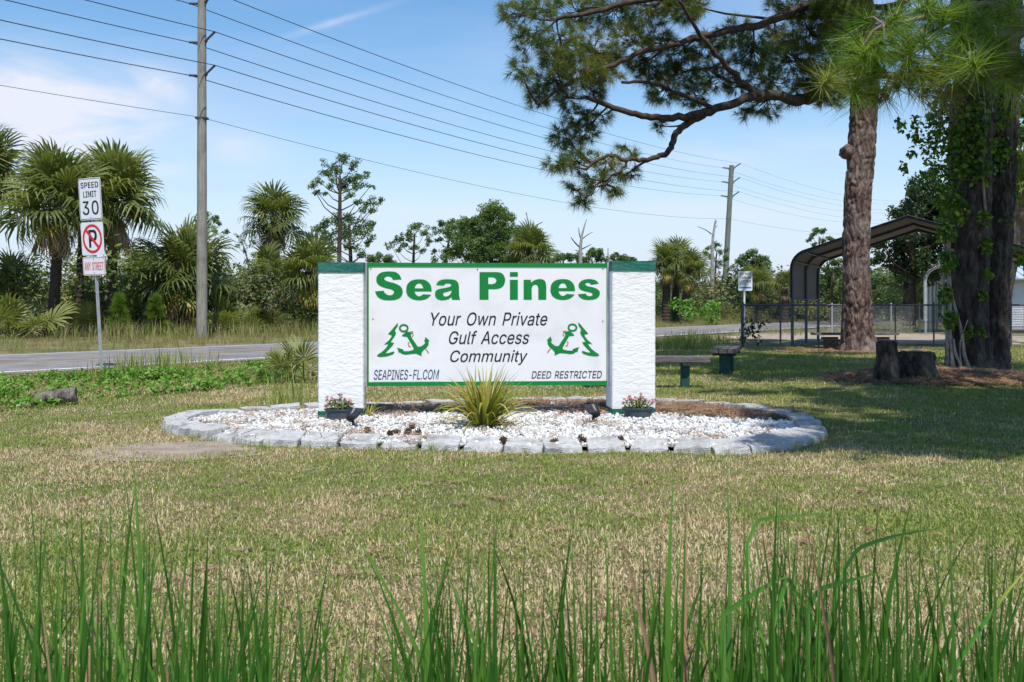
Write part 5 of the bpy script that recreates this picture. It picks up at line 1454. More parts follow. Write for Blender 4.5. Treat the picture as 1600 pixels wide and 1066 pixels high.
# ------------------------------------------------------------------ utility poles and their wires
LD = Vector((29.6, 55.8, 0)).normalized()          # direction of the line
LN = Vector((LD.y, -LD.x, 0))                      # to the right of it
p1 = P(315.5, 530, 34.9); p1.z = 0
p2 = P(1136, 500, 90.5); p2.z = 0
p3 = P(1424, 500, 150.0); p3.z = 0
p0 = p1 - (p2 - p1) * 0.75


def pole_levels(px_y, y): return [H - (q - HY) / F * y for q in px_y]


LV1, LV2 = pole_levels([5, 66, 118], 34.9), pole_levels([263, 285, 307], 90.5)
LV3 = pole_levels([318, 331, 346], 150.0)


def utility_pole(base, top, lean, levels, r0, r1, label, mat, k=1.0, name='utility_pole'):
    t = thing(name, label, 'utility pole', base, 'utility poles along the road')
    mb_ = MB()
    tp = base + Vector((lean.x, lean.y, 0)) + UP * top
    n_ = 14
    pts_ = [base.lerp(tp, i / n_) - UP * (0.3 if i == 0 else 0) for i in range(n_ + 1)]
    mb_.tube(pts_, [r0 + (r1 - r0) * i / n_ + random.uniform(-0.003, 0.003) for i in range(n_ + 1)], 16)
    mb_.build('pole', mat, t, smooth=True, sharp=50)
    ends = []
    for z in levels:
        c_ = base.lerp(tp, z / top)
        for sgn in (-1, 1):
            rr = r0 + (r1 - r0) * z / top
            a = c_ + LN * sgn * rr * 0.9
            m_ = MB()
            m_.tube([a, a + LN * sgn * 0.12 * k + UP * (0.02 if sgn < 0 else 0.07) * k], 0.035 * k, 6)
            m_.tube([a - UP * 0.14 * k, a + LN * sgn * 0.13 * k + UP * 0.02 * k], 0.016 * k, 6)
            br = m_.build('bracket', M['darksteel'], t)
            b0 = a + LN * sgn * 0.12 * k + UP * (0.02 if sgn < 0 else 0.07) * k
            b1 = a + LN * sgn * 0.46 * k + UP * (0.07 if sgn < 0 else 0.28) * k
            m_ = MB()
            pts_, rad = [], []
            for i in range(13):
                f = i / 12
                pts_.append(b0.lerp(b1, f)); rad.append((0.048 if i % 2 else 0.030) * k)
            m_.tube(pts_, rad, 8); m_.build('insulator', M['darksteel'], t)
            ends.append(b1)
    return t, ends


tp1, e1 = utility_pole(p1, 12.35, Vector((0.0, 0, 0)), LV1, 0.185, 0.135, 'tall weathered wooden utility pole across the road, nearest of the poles', M['polewood'])
lean2 = P(1143, 260, 90.5) - P(1130, 495, 90.5)
p2 = P(1130, 500, 90.5); p2.z = 0
tp2, e2 = utility_pole(p2, LV2[0] + 0.25, Vector((0.75, 0, 0)), LV2, 0.28, 0.21, 'slightly leaning utility pole far down the road, left of the litter sign', M['greenwood'], 1.35)
tp3, e3 = utility_pole(p3, LV3[0] + 0.3, Vector((0, 0, 0)), LV3, 0.22, 0.16, 'farthest utility pole hidden behind the carport and the dark tree', M['greenwood'], 1.6)
# cable staples and tags on the near pole
for py in (185,):
    c_ = p1 + UP * (H - (py - HY) / F * 34.9)
    m_ = MB(); m_.box(c_ + LN * 0.0, (0.40, 0.30, 0.07), None, 0.01); m_.build('cable_clamp', M['darksteel'], tp1)


def sag_line(a, b, sag, n_):
    out = []
    for i in range(n_ + 1):
        f = i / n_
        q = a.lerp(b, f); q.z -= 4 * sag * f * (1 - f); out.append(q)
    return out


names = ['topmost power line on the left side of the poles', 'topmost power line on the right side of the poles', 'middle power line on the left side of the poles',
         'middle power line on the right side of the poles', 'lowest power line on the left side of the poles', 'lowest power line on the right side of the poles']
for i in range(6):
    st = e1[i] + (p0 - p1)
    pts_ = sag_line(st, e1[i], 0.75, 26)[:-1] + sag_line(e1[i], e2[i], 0.85, 34)[:-1] + sag_line(e2[i], e3[i], 1.2, 16)
    m_ = MB(); m_.tube(pts_, [0.0155 - 0.0075 * min(1.0, max(0.0, (q.y - 45) / 40)) for q in pts_], 5)
    tag(m_.build('power_line', M['wire']), names[i], 'power line', 'power lines along the road')
zc = H - (185 - HY) / F * 34.9
q1 = Vector((p1.x, p1.y, zc)) - LN * 0.0 + Vector((0.0, -0.19, 0)); q0 = q1 + (p0 - p1); q2 = Vector((p2.x + 0.45, p2.y - 0.28, 8.7)); q3 = Vector((p3.x, p3.y - 0.22, 12.0))
m_ = MB(); m_.tube(sag_line(q0, q1, 0.6, 24)[:-1] + sag_line(q1, q2, 0.9, 30)[:-1] + sag_line(q2, q3, 1.0, 14), 0.0085, 5)
tag(m_.build('phone_line', M['wire']), 'thin phone cable below the power lines, clamped to the near pole', 'phone line')

# ------------------------------------------------------------------ fence
def chain_fence(p_a, p_b, n_post, label, thick, mat, z=1.2, corner=True, rail=0.024):
    t = thing('chain_link_fence', label, 'fence', p_a)
    d = (p_b - p_a); ln = d.length; d.normalize()
    for i in range(n_post + 1):
        q = p_a + d * ln * i / n_post
        r_ = thick * 1.7 if (i == 0 and corner) or i == n_post - 1 else thick
        m_ = MB(); m_.tube([q - UP * 0.2, q + UP * (z + 0.05)], r_, 10)
        m_.tube([q + UP * (z + 0.04), q + UP * (z + 0.07), q + UP * (z + 0.09)], [r_ * 1.15, r_ * 1.1, r_ * 0.4], 10)
        m_.build('post', mat, t)
    m_ = MB(); m_.tube([p_a + UP * z, p_b + UP * z], rail, 8); m_.build('top_rail', mat, t)
    m_ = MB(); m_.tube([p_a + UP * 0.06, p_b + UP * 0.06], 0.006, 5); m_.build('tension_wire', mat, t)
    # woven diamonds: two families of thin wires
    V, Fc = [], []
    pit, hh_ = 0.075, z - 0.06
    w = 0.0036
    nrm = Vector((d.y, -d.x, 0)) * w
    side = d * w
    for fam in (-1, 1):
        s = -hh_
        while s < ln + hh_:
            s0, s1 = s, s + hh_
            z0, z1 = 0.06, z
            if fam < 0: z0, z1 = z1, z0
            a_, b_ = max(0.0, s0), min(ln, s1)
            if b_ - a_ > 0.03:
                fa, fb = (a_ - s0) / hh_, (b_ - s0) / hh_
                qa, qb = p_a + d * a_ + UP * (z0 + (z1 - z0) * fa), p_a + d * b_ + UP * (z0 + (z1 - z0) * fb)
                o_ = nrm * (0.8 * fam)
                bs = len(V)
                V += [qa + o_ - side, qa + o_ + side, qa + o_ + nrm * 1.6, qb + o_ - side, qb + o_ + side, qb + o_ + nrm * 1.6]
                Fc += [(bs, bs + 1, bs + 4, bs + 3), (bs + 1, bs + 2, bs + 5, bs + 4), (bs + 2, bs, bs + 3, bs + 5)]
            s += pit
    m_ = MB(); m_.add(V, Fc)
    o = m_.build('wire_mesh', M['fencewire'], t, recalc=False); o['kind'] = 'stuff'
    return t


fa = P(1160, 545, 28.3); fa.z = 0
fb = Vector((fa.x + 9.4, 28.0, 0))
chain_fence(fa, fb, 9, 'dark chain link fence with corner post behind the pine trunk', 0.024, M['fence'], 1.17)
ra, rb = P(1300, 520, 42.0), P(1640, 520, 47.0); ra.z = rb.z = 0
chain_fence(ra, rb, 8, 'silver chain link fence along the back of the yard', 0.03, M['galv'], 1.15, corner=False)


# ------------------------------------------------------------------ carports
def carport(name, label, o, ax, length, half, eave, rise, n_fr, mat_f, mat_s, panel_z, fr=0.035, rad=0.75):
    """Round-cornered steel carport. o = foot of the near left leg, ax = direction of its length."""
    ax = ax.normalized(); cr_ = Vector((ax.y, -ax.x, 0))          # across, to the right
    t = thing(name, label, 'carport', o)

    def prof(k, inset=0.0):
        out = [(0 + inset, 0.0), (inset, eave - rad)]
        for i in range(1, 7):
            a = math.pi * (1 - i / 6 * 0.43)
            out.append((rad + (rad - inset) * math.cos(a), eave - rad + (rad - inset) * math.sin(a)))
        end = out[-1]
        out.append((half, eave + rise - inset))
        left = out
        right = [(2 * half - x, z) for x, z in left[::-1]]
        return left + right[1:]
    pr_ = prof(0)
    for i in range(n_fr):
        q = o + ax * (length * i / (n_fr - 1))
        m_ = MB(); m_.tube([q + cr_ * x + UP * z for x, z in pr_], fr, 6); m_.build('frame_hoop', mat_f, t)
    # sheet: outside the hoops, from panel_z on the left over the roof to the right eave
    po = [(x, z) for x, z in prof(0, -0.05)]
    po = [p_ for p_ in po if p_[1] > panel_z + 0.02]
    po = [(po[0][0], panel_z)] + po
    po = po[:-1]
    ribs = int((length + 0.3) / 0.11)
    V, Fc = [], []
    nn = len(po)
    for i in range(ribs + 1):
        s = -0.15 + (length + 0.3) * i / ribs
        bump = 0.014 if i % 2 else 0.0
        for (x, z) in po:
            cx, cz = half, eave * 0.4
            d_ = Vector((x - cx, 0, z - cz)).normalized()
            V.append(o + ax * s + cr_ * (x + d_.x * bump) + UP * (z + d_.z * bump))
    for i in range(ribs):
        for j in range(nn - 1):
            Fc.append((i * nn + j, i * nn + j + 1, (i + 1) * nn + j + 1, (i + 1) * nn + j))
    m_ = MB(); m_.add(V, Fc)
    sh = m_.build('roof_sheet', mat_s, t, recalc=True)
    so = sh.modifiers.new('thick', 'SOLIDIFY'); so.thickness = 0.004
    # purlins
    for x, z in (po[0], po[len(po) // 4], po[len(po) // 2 - 1]):
        m_ = MB(); m_.tube([o + ax * -0.1 + cr_ * (x + 0.035) + UP * (z - 0.03), o + ax * (length + 0.1) + cr_ * (x + 0.035) + UP * (z - 0.03)], fr * 0.7, 5)
        m_.build('purlin', mat_f, t)
    return t


c1 = P(1238, 545, 28.9); c1.z = 0
ax1 = Vector((2.15, 4.75, 0))
ev = P(1238, 392, 28.9).z
carport('carport', 'dark framed open carport with grey curved roof behind the pine trunk', c1, ax1, 5.2, 3.05, ev, P(1430, 350, 28.0).z - ev + 0.15, 3, M['steeldark'], M['roofsheet'], P(1240, 466, 29).z, 0.045, 0.52)
c2 = P(1446, 520, 42.5); c2.z = 0
ev = P(1446, 418, 42.5).z
carport('carport', 'white framed carport partly hidden behind the vine covered trunk', c2, Vector((2.6, 5.0, 0)), 5.0, 2.35, ev, 0.55, 4, M['galv'], M['whitesheet'], P(1446, 440, 42.5).z * 0.25, 0.055, 0.6)

# house at the right edge
ho = P(1553, 520, 49.5); ho.z = 0
hs = thing('house', 'white sided house with pale blue metal roof at the right edge', 'house', ho)
w_, hz_ = 9.0, P(1560, 434, 49.5).z
mb = MB(); mb.box(ho + Vector((w_ / 2, 3.0, hz_ / 2)), (w_, 6.0, hz_)); mb.build('wall', M['siding'], hs)
m_ = MB()
nb = 20
for i in range(nb):
    z0 = 0.12 + i * (hz_ - 0.14) / nb; z1 = z0 + (hz_ - 0.14) / nb
    m_.add([ho + Vector((-0.02, -0.030, z0)), ho + Vector((w_, -0.030, z0)), ho + Vector((w_, -0.004, z1)), ho + Vector((-0.02, -0.004, z1)),
            ho + Vector((-0.02, -0.002, z0)), ho + Vector((w_, -0.002, z0))], [(0, 1, 2, 3), (0, 4, 5, 1)])
m_.build('siding_boards', M['siding'], hs)['kind'] = 'stuff'
mb = MB(); rz = P(1560, 409, 49.5).z
mb.add([ho + Vector((-0.5, -0.7, hz_ - 0.05)), ho + Vector((w_ + 0.4, -0.7, hz_ - 0.05)), ho + Vector((w_ + 0.4, 3.0, rz + 0.55)), ho + Vector((-0.5, 3.0, rz + 0.55)),
        ho + Vector((-0.5, 6.6, hz_ - 0.05)), ho + Vector((w_ + 0.4, 6.6, hz_ - 0.05))], [(0, 1, 2, 3), (3, 2, 5, 4)])
rf = mb.build('roof', M['blueroof'], hs); so = rf.modifiers.new('thick', 'SOLIDIFY'); so.thickness = 0.08
for i in range(24):
    u = -0.45 + (w_ + 0.8) * i / 23
    m_ = MB(); m_.tube([ho + Vector((u, -0.7, hz_ - 0.02)), ho + Vector((u, 3.0, rz + 0.58))], 0.022, 4); m_.build('roof_rib', M['blueroof'], rf)


# ------------------------------------------------------------------ benches
def bench(label, c, yaw, ln, wd, z, legs, leg_w=0.12):
    t = thing('bench', label, 'bench', c)
    R = Matrix.Rotation(yaw, 3, 'Z')
    k = 3
    for j in range(k):
        m_ = MB(); m_.box(c + R @ Vector((random.uniform(-0.01, 0.01), (j - 1) * wd / k, z - 0.04)), (ln, wd / k - 0.014, 0.08), R, 0.006)
        m_.build('seat_board', M['benchwood'], t)
    for x in legs:
        m_ = MB(); m_.box(c + R @ Vector((x, 0, (z - 0.06) / 2 - 0.05)), (leg_w, leg_w, z - 0.06 + 0.1), R, 0.006); m_.build('leg', M['benchgreen'], t)
        m_ = MB(); m_.box(c + R @ Vector((x, 0, z - 0.095)), (0.10, wd * 0.92, 0.07), R, 0.006); m_.build('crossbar', M['benchgreen'], t)
    return t


bc = P(1071, 607, 14.55); bc.z = 0
bench('weathered grey plank bench on a green post just right of the sign', bc + Vector((-0.55, 0.05, 0)), -0.03, 1.75, 0.34, P(1071, 557, 14.55).z, (-0.52, 0.55))
bc = P(1132, 587, 17.1); bc.z = 0
bench('dark plank bench seen nearly end on, behind the first bench', bc + Vector((0.17, 0.62, 0)), math.radians(74), 1.75, 0.42, P(1132, 546, 17.1).z + 0.02, (-0.55, 0.5), 0.16)
bc = P(1335, 548, 26.9); bc.z = 0
t = thing('bench', 'low plank bench on brick supports half hidden behind the pine trunk', 'bench', bc)
zb3 = P(1335, 520, 26.9).z
for j in range(2):
    m_ = MB(); m_.box(bc + Vector((0, (j - 0.5) * 0.2, zb3 - 0.03)), (2.2, 0.19, 0.06), None, 0.006); m_.build('seat_board', M['benchwood'], t)
bm_ = MB(); bm_.box((0, 0, 0), (0.195, 0.09, 0.058), None, 0.004)
bo = bm_.build('brick', M['brick'], None); BRICK = bo.data; bpy.data.objects.remove(bo)
for sx_ in (-0.62, 0.72):
    nrow = int((zb3 - 0.06) / 0.067)
    for r_ in range(nrow):
        for q in range(2):
            for w in range(2):
                o = link('brick', BRICK, t)
                o.location = (sx_ + (q - 0.5) * 0.205 + (0.03 if r_ % 2 else -0.03), (w - 0.5) * 0.1, 0.034 + r_ * 0.067)


# ------------------------------------------------------------------ trees and plants
def bark_trunk(name, pts, radii, mat, parent, n_=44, step=0.07, amp=0.10, bump_k=9.0, seed=0.0, flare=0.0, local=None):
    """Round trunk with plated, uneven bark as real relief."""
    P_ = catmull([Vector(p) for p in pts], 10, closed=False)
    Rr = []
    for i in range(len(P_)):
        f = i / (len(P_) - 1) * (len(radii) - 1); a = int(min(f, len(radii) - 2)); Rr.append(radii[a] + (radii[a + 1] - radii[a]) * (f - a))
    ln = sum((P_[i + 1] - P_[i]).length for i in range(len(P_) - 1))
    rows = max(4, int(ln / step))
    cum = [0.0]
    for i in range(len(P_) - 1): cum.append(cum[-1] + (P_[i + 1] - P_[i]).length)
    vs = []
    for r_ in range(rows + 1):
        s = ln * r_ / rows
        k_ = min(len(P_) - 2, max(0, int(np.searchsorted(cum, s)) - 1)); f = (s - cum[k_]) / max(1e-6, cum[k_ + 1] - cum[k_])
        c = P_[k_].lerp(P_[k_ + 1], f); rad = Rr[k_] + (Rr[k_ + 1] - Rr[k_]) * f
        for j in range(n_):
            a = 2 * math.pi * j / n_
            q = Vector((math.cos(a) * rad * bump_k, math.sin(a) * rad * bump_k, s * bump_k * 0.5)) + Vector((seed, 0, 0))
            q = q + Vector((noise.noise(q * 0.9), noise.noise(q * 0.9 + Vector((9, 0, 0))), noise.noise(q * 0.6 + Vector((0, 9, 0))))) * 0.75
            q.z *= 0.62
            d0 = noise.voronoi(q)[0]
            plate_ = min(1.0, (d0[1] - d0[0]) * 3.2)          # 0 in the cracks between the plates
            h = amp * (plate_ - 0.55) * 0.55 + amp * 0.35 * noise.noise(q * 0.35) + amp * 0.16 * noise.noise(q * 2.6)
            fl = 1.0
            if flare: fl += flare * math.exp(-s / 0.35) * (0.75 + 0.5 * noise.noise(Vector((math.cos(a) * 1.6 + seed, math.sin(a) * 1.6, 0))))
            rr = rad * fl + h * min(1.0, rad / 0.2)
            vs.append(c + Vector((math.cos(a) * rr, math.sin(a) * rr, 0)))
    fs = [(i * n_ + j, i * n_ + (j + 1) % n_, (i + 1) * n_ + (j + 1) % n_, (i + 1) * n_ + j) for i in range(rows) for j in range(n_)]
    fs.append(tuple(rows * n_ + j for j in range(n_)))
    m_ = MB(); m_.add(vs, fs)
    return m_.build(name, mat, parent, smooth=True, sharp=60)


def tufts(p, ax, per, ln, w, spread, droop=0.1, back=0.1, tint=None):
    """Pine needle tufts: p (N,3) tips of twigs, ax (N,3) their directions. One triangle per needle."""
    N = len(p)
    p = np.repeat(p, per, 0); ax = np.repeat(ax, per, 0)
    k = len(p)
    u = perp(ax); v = np.cross(ax, u)
    th = spread * np.sqrt(rng.uniform(0.02, 1, (k, 1))); ph = rng.uniform(0, 6.283, (k, 1))
    d = ax * np.cos(th) + (u * np.cos(ph) + v * np.sin(ph)) * np.sin(th)
    L_ = ln * rng.uniform(0.7, 1.1, (k, 1))
    b = p - ax * (back * rng.uniform(0, 1, (k, 1)))
    side = unit(np.cross(d, rng.normal(size=(k, 3)))) * w * 0.5
    tip = b + d * L_; tip[:, 2] -= droop * L_[:, 0] * rng.uniform(0.3, 1.4, k)
    V = np.stack([b - side, b + side, tip], 1).reshape(-1, 3)
    t = np.repeat(tint if tint is not None else rng.uniform(0, 1, N), per)
    t = np.clip(t + rng.normal(0, 0.12, k), 0, 1)
    return V, np.arange(k * 3).reshape(-1, 3), np.repeat(t, 3)


def merge(parts):
    V, Fc, T, o = [], [], [], 0
    for v, f, t in parts:
        V.append(v); Fc.append(f + o); T.append(t); o += len(v)
    return np.concatenate(V), np.concatenate(Fc), np.concatenate(T)


def part_np(name, VFT, mat, parent, kind=None):
    V, Fc, T = VFT
    off = np.array(origin(parent))
    o = link(name, npmesh(name, V - off, Fc, mat, T), parent)
    if kind: o['kind'] = kind
    return o


def pine_crown(parent, clusters, limb_pts, dens, per, ln, w, mat, dead=0.05, twig_r=0.006, limb_mat='limb', spread=1.25, droop=0.25, flat=0.75):
    """clusters: (Vector, radius). Grows a side branch from the nearest limb point to each cluster, twigs inside, needles at the twig ends."""
    tw = MB(); tp, ta, tt = [], [], []
    lp_ = [Vector(q) for q in limb_pts]
    for c, r_ in clusters:
        c = Vector(c)
        near = min(lp_, key=lambda q: (q - c).length + 0.5 * max(0, q.z - c.z))
        m1 = near.lerp(c, 0.5) + Vector((random.uniform(-.15, .15), random.uniform(-.15, .15), random.uniform(-0.2, 0.12))) * min(1.5, (near - c).length)
        L_ = (near - c).length
        if L_ > 0.05:
            q = [near.lerp(m1, f).lerp(m1.lerp(c, f), f) for f in (0, .2, .4, .6, .8, 1)]
            r0 = min(0.05, 0.016 + 0.014 * L_)
            tw.tube(q, [r0 + (0.009 - r0) * f for f in (0, .2, .4, .6, .8, 1)], 5, cap=False)
        nt = max(5, int(dens * r_ * r_))
        base_t = random.uniform(0.28, 0.78)
        for i in range(nt):
            d = Vector(rand_dirs(1)[0])
            p = c + Vector((d.x * r_, d.y * r_, d.z * r_ * flat)) * random.uniform(0.25, 1.0) ** 0.6
            a = (p - c) / max(r_, 1e-3) + Vector((0, 0, 0.28)) + Vector(rand_dirs(1)[0]) * 0.45
            a.normalize()
            if i % 2 == 0:
                st = c.lerp(near, random.uniform(0, 0.45)) if L_ > 0.4 else c
                mid = st.lerp(p, 0.55) + Vector((0, 0, -0.10 * r_))
                tw.tube([st, mid, p], [twig_r * 1.5, twig_r * 1.15, twig_r * 0.7], 3, cap=False)
            tp.append(p); ta.append(a); tt.append(base_t + random.uniform(-0.25, 0.25) + (0.5 if random.random() < dead else 0))
    tp, ta, tt = np.array([tuple(q) for q in tp]), np.array([tuple(q) for q in ta]), np.array(tt)
    part_np('needles', tufts(tp, ta, per, ln, w, spread, droop, ln * 0.5, tt), mat, parent, 'stuff')
    tw.build('branchlets', M[limb_mat], parent, recalc=False)['kind'] = 'stuff'


# ---- the big pine behind the sign, right
def pxs(lst, y): return [P(a, b, y) for a, b in lst]


PY = 25.6
pb = P(1343, 550, PY); pb.z = 0.0
pine = thing('pine_tree', 'big pine with reddish plated bark and a long limb reaching left over the sign', 'pine tree', pb)
tr_pts = [pb - UP * 0.1] + pxs([(1340, 505), (1339, 440), (1338, 380), (1341, 300), (1346, 235), (1350, 165), (1352, 90), (1345, 0), (1338, -130), (1340, -260)], PY)
bark_trunk('trunk', tr_pts, [0.40, 0.36, 0.335, 0.32, 0.315, 0.32, 0.33, 0.32, 0.29, 0.22, 0.10], M['bark'], pine, 96, 0.03, 0.07, 8.0, 2.0, 0.42)
# swollen knob on the left of the trunk
kn = P(1325, 238, PY)
m_ = MB(); bmk = bmesh.new(); bmesh.ops.create_icosphere(bmk, subdivisions=3, radius=1)
for v in bmk.verts:
    k_ = 1 + 0.22 * noise.noise(v.co * 2.2)
    v.co = Vector((v.co.x * 0.20 * k_, v.co.y * 0.24 * k_, v.co.z * 0.19 * k_))
bmk.verts.index_update()
m_.add([v.co + kn for v in bmk.verts], [[v.index for v in f.verts] for f in bmk.faces]); bmk.free()
m_.build('knob', M['bark'], pine, smooth=True)

limbs = [
    ([(1345, 120, 25.5), (1290, 140, 25.0), (1250, 158, 24.4), (1215, 150, 23.9), (1180, 150, 23.5), (1120, 170, 23.0), (1060, 184, 22.6), (1010, 183, 22.3), (960, 168, 22.2), (915, 152, 22.0)], 0.165, 0.05),
    ([(1110, 172, 23.0), (1080, 190, 22.8), (1060, 205, 22.6), (1045, 235, 22.4), (1022, 247, 22.2), (985, 250, 22.0), (950, 243, 21.9), (915, 262, 21.8)], 0.10, 0.03),
    ([(1345, 20, 25.5), (1270, 10, 24.6), (1200, 35, 23.8), (1130, 50, 23.0), (1070, 65, 22.6), (1010, 80, 22.2), (950, 105, 22.0), (890, 130, 21.8), (840, 165, 21.6)], 0.125, 0.03),
    ([(1185, 150, 23.5), (1150, 120, 23.2), (1120, 85, 22.8), (1085, 40, 22.4), (1060, 0, 22.0)], 0.09, 0.03),
    ([(1300, -40, 24.8), (1180, -30, 23.4), (1060, -10, 22.4), (960, 10, 21.8), (870, 30, 21.4)], 0.14, 0.04),
    ([(1120, 170, 23.0), (1070, 150, 22.7), (1020, 130, 22.4), (970, 128, 22.1)], 0.06, 0.03),
    ([(985, 250, 22.0), (965, 270, 21.9), (940, 290, 21.8), (915, 308, 21.7)], 0.035, 0.015),
]
limb_pts = []
lm_ = MB()
for pl_, r0, r1 in limbs:
    q = catmull([P(*a) for a in pl_], 6, closed=False)
    q = [p_ + Vector((random.gauss(0, .018), random.gauss(0, .018), random.gauss(0, .018))) for p_ in q]
    lm_ = MB(); lm_.tube(q, [r0 + (r1 - r0) * (i / (len(q) - 1)) ** 0.8 for i in range(len(q))], 10)
    limb_pts += q
    lm_.build('limb', M['limb'], pine, smooth=True, recalc=False)
cl = """800,20,30 845,12,34 900,18,40 955,15,44 1010,15,40 1070,12,38 1235,12,40 1285,22,44 828,58,34 876,70,42 925,72,44 985,60,36 1030,60,34 1105,72,34
1175,82,44 1235,82,46 1290,95,40 815,108,26 860,122,42 905,110,40 945,112,30 1025,108,36 1068,112,36 1118,118,36 838,152,26 885,152,26 925,140,26 1035,140,34 1085,148,30
905,180,26 1030,196,15 1195,158,36 1245,148,28 1165,176,16 880,214,30 915,205,30 900,250,32 868,252,22 948,252,26 935,285,30 980,272,22 992,243,14 912,312,20
962,300,18 893,292,16 1290,150,30 1330,60,40 1150,130,24 1320,130,26 940,180,18 975,228,12 1200,120,30 1305,60,40 1330,20,40 1270,60,36 1260,120,34 1310,120,34 1330,95,34 1215,60,34 1150,50,34 1060,85,30 1000,100,26 960,95,28 870,95,30 1355,40,36 1300,20,36"""
clusters = []
for tok in cl.split():
    px, py, r_ = map(float, tok.split(','))
    y = 25.3 - (1345 - px) / 440 * 3.0 + random.uniform(-0.7, 0.7)
    clusters.append((P(px, py, y), r_ / F * y * 1.05))
pine_crown(pine, clusters, limb_pts, 190, 44, 0.25, 0.0085, M['pineneedle'], 0.05, 0.007)
# crown above the picture
up_pts = pxs([(1345, 0), (1338, -130), (1340, -260)], PY)
upper = []
for i in range(95):
    a = random.uniform(0, 6.283); rr = random.uniform(0.8, 5.6); z = random.uniform(9.2, 13.6)
    c = Vector((pb.x - 1.2 + rr * math.cos(a), pb.y - 2.0 + rr * math.sin(a), z))
    hit = c.z - (pb.y - c.y) / 0.42                       # height where its shade would meet the trunk
    if abs(c.x - pb.x - 0.8) < 1.6 and c.y < pb.y and hit < 6.0: continue
    if math.hypot(c.x - 0.07 * (c.z - 1.9) - 6.63, c.y + 0.42 * (c.z - 1.9) - 29.2) < 1.5: continue      # the litter sign stands in the sun
    upper.append((c, random.uniform(0.6, 0.95)))
up_all = []
ul = MB()
for c, r_ in upper:
    s = Vector((pb.x, pb.y, max(8.4, min(12.2, c.z - 0.8))))
    q = [s.lerp(c, f) + UP * (-0.3 * math.sin(f * 3.14)) for f in (0, .25, .5, .75, 1)]
    ul.tube(q, [0.07, 0.055, 0.04, 0.03, 0.012], 6, cap=False); up_all += q[2:]
ul.build('upper_limbs', M['limb'], pine, recalc=False)['kind'] = 'stuff'
pine_crown(pine, upper, up_all, 95, 36, 0.28, 0.019, M['pineneedle'], 0.05, 0.008)

# ---- the pine standing off to the right, whose low branch hangs into the picture
nb = Vector((7.7, 8.3, 0))
npine = thing('pine_tree', 'pine at the right whose low branch of long bright needles hangs into view', 'pine tree', nb)
bark_trunk('trunk', [nb - UP * 0.1, nb + UP * 2, nb + Vector((0.1, 0.1, 5)), nb + Vector((0.0, 0.3, 9)), nb + Vector((-0.2, 0.4, 12.5))], [0.30, 0.25, 0.22, 0.16, 0.05], M['bark'], npine, 40, 0.08, 0.07, 8.0, 5.0, 0.3)
nl = [[Vector((7.7, 8.4, 4.3)), P(1700, 10, 7.9), P(1600, 45, 7.6), P(1530, 85, 7.4), P(1480, 110, 7.3), P(1430, 120, 7.2), P(1375, 118, 7.1), P(1320, 128, 7.05), P(1290, 118, 7.0)],
      [P(1620, 30, 7.7), P(1550, 8, 7.4), P(1490, 12, 7.2), P(1430, 30, 7.0), P(1380, 38, 6.9)],
      [P(1560, 70, 7.5), P(1535, 85, 7.0), P(1515, 82, 6.6)],
      [P(1480, 110, 7.3), P(1455, 80, 7.1), P(1440, 55, 6.9)]]
lm_ = MB(); npts = []
for i, q in enumerate(nl):
    q = catmull(q, 6, closed=False)
    r0 = (0.075, 0.03, 0.02, 0.02)[i]
    lm_ = MB(); lm_.tube(q, [r0 + (0.008 - r0) * j / (len(q) - 1) for j in range(len(q))], 8, cap=False); npts += q
    lm_.build('limb', M['twig'], npine, smooth=True, recalc=False)
tl_ = """1382,62,6.8 1404,22,6.8 1424,92,7.0 1348,72,6.9 1292,122,7.0 1330,135,7.0 1396,132,7.1 1440,52,6.8 1478,20,7.0 1502,52,7.0 1528,88,6.7 1515,95,6.5 1568,62,7.3 1592,95,7.4
1370,105,7.0 1350,30,7.0 1466,96,7.2 1560,18,7.3 1592,30,7.5 1455,140,7.2 1420,128,7.2 1545,120,7.3 1500,128,7.3 1585,140,7.6 1362,140,7.1 1310,100,7.1 1535,30,7.2 1575,115,7.5
1480,70,7.2 1404,78,6.9 1610,70,7.5 1395,50,7.1 1440,100,7.0 1330,55,7.3 1500,5,7.1 1450,0,7.0 1340,100,7.2 1380,140,7.3 1415,60,7.2 1470,48,7.1 1525,60,7.1 1550,85,7.2 1490,100,7.0 1365,78,7.1 1350,118,7.1 1315,118,7.2 1575,5,7.3 1430,15,7.1 1510,28,7.2 1545,50,7.2 1605,110,7.5"""
tp, ta, tt = [], [], []
tw2 = MB()
for tok in tl_.split():
    px, py, y = map(float, tok.split(','))
    c = P(px, py, y)
    near = min(npts, key=lambda q: (q - c).length)
    for k_ in range(1):
        d = Vector(rand_dirs(1)[0]) * 0.02
        a = (c - near) * 1.2 + Vector((random.uniform(-.5, .5), random.uniform(-.6, .3), 0.35)); a.normalize()
        tp.append(tuple(c + d)); ta.append(tuple(a))
        tt.append(0.78 if px < 1300 else random.uniform(0.0, 0.68))
    q = [near, near.lerp(c, 0.5) + UP * 0.03, c]
    tw2.tube(q, [0.010, 0.008, 0.006], 5, cap=False)
tw2.build('branchlets', M['twig'], npine, recalc=False)['kind'] = 'stuff'
part_np('needles', tufts(np.array(tp), np.array(ta), 110, 0.30, 0.0056, 1.35, 0.32, 0.10, np.array(tt)), M['brightneedle'], npine, 'stuff')
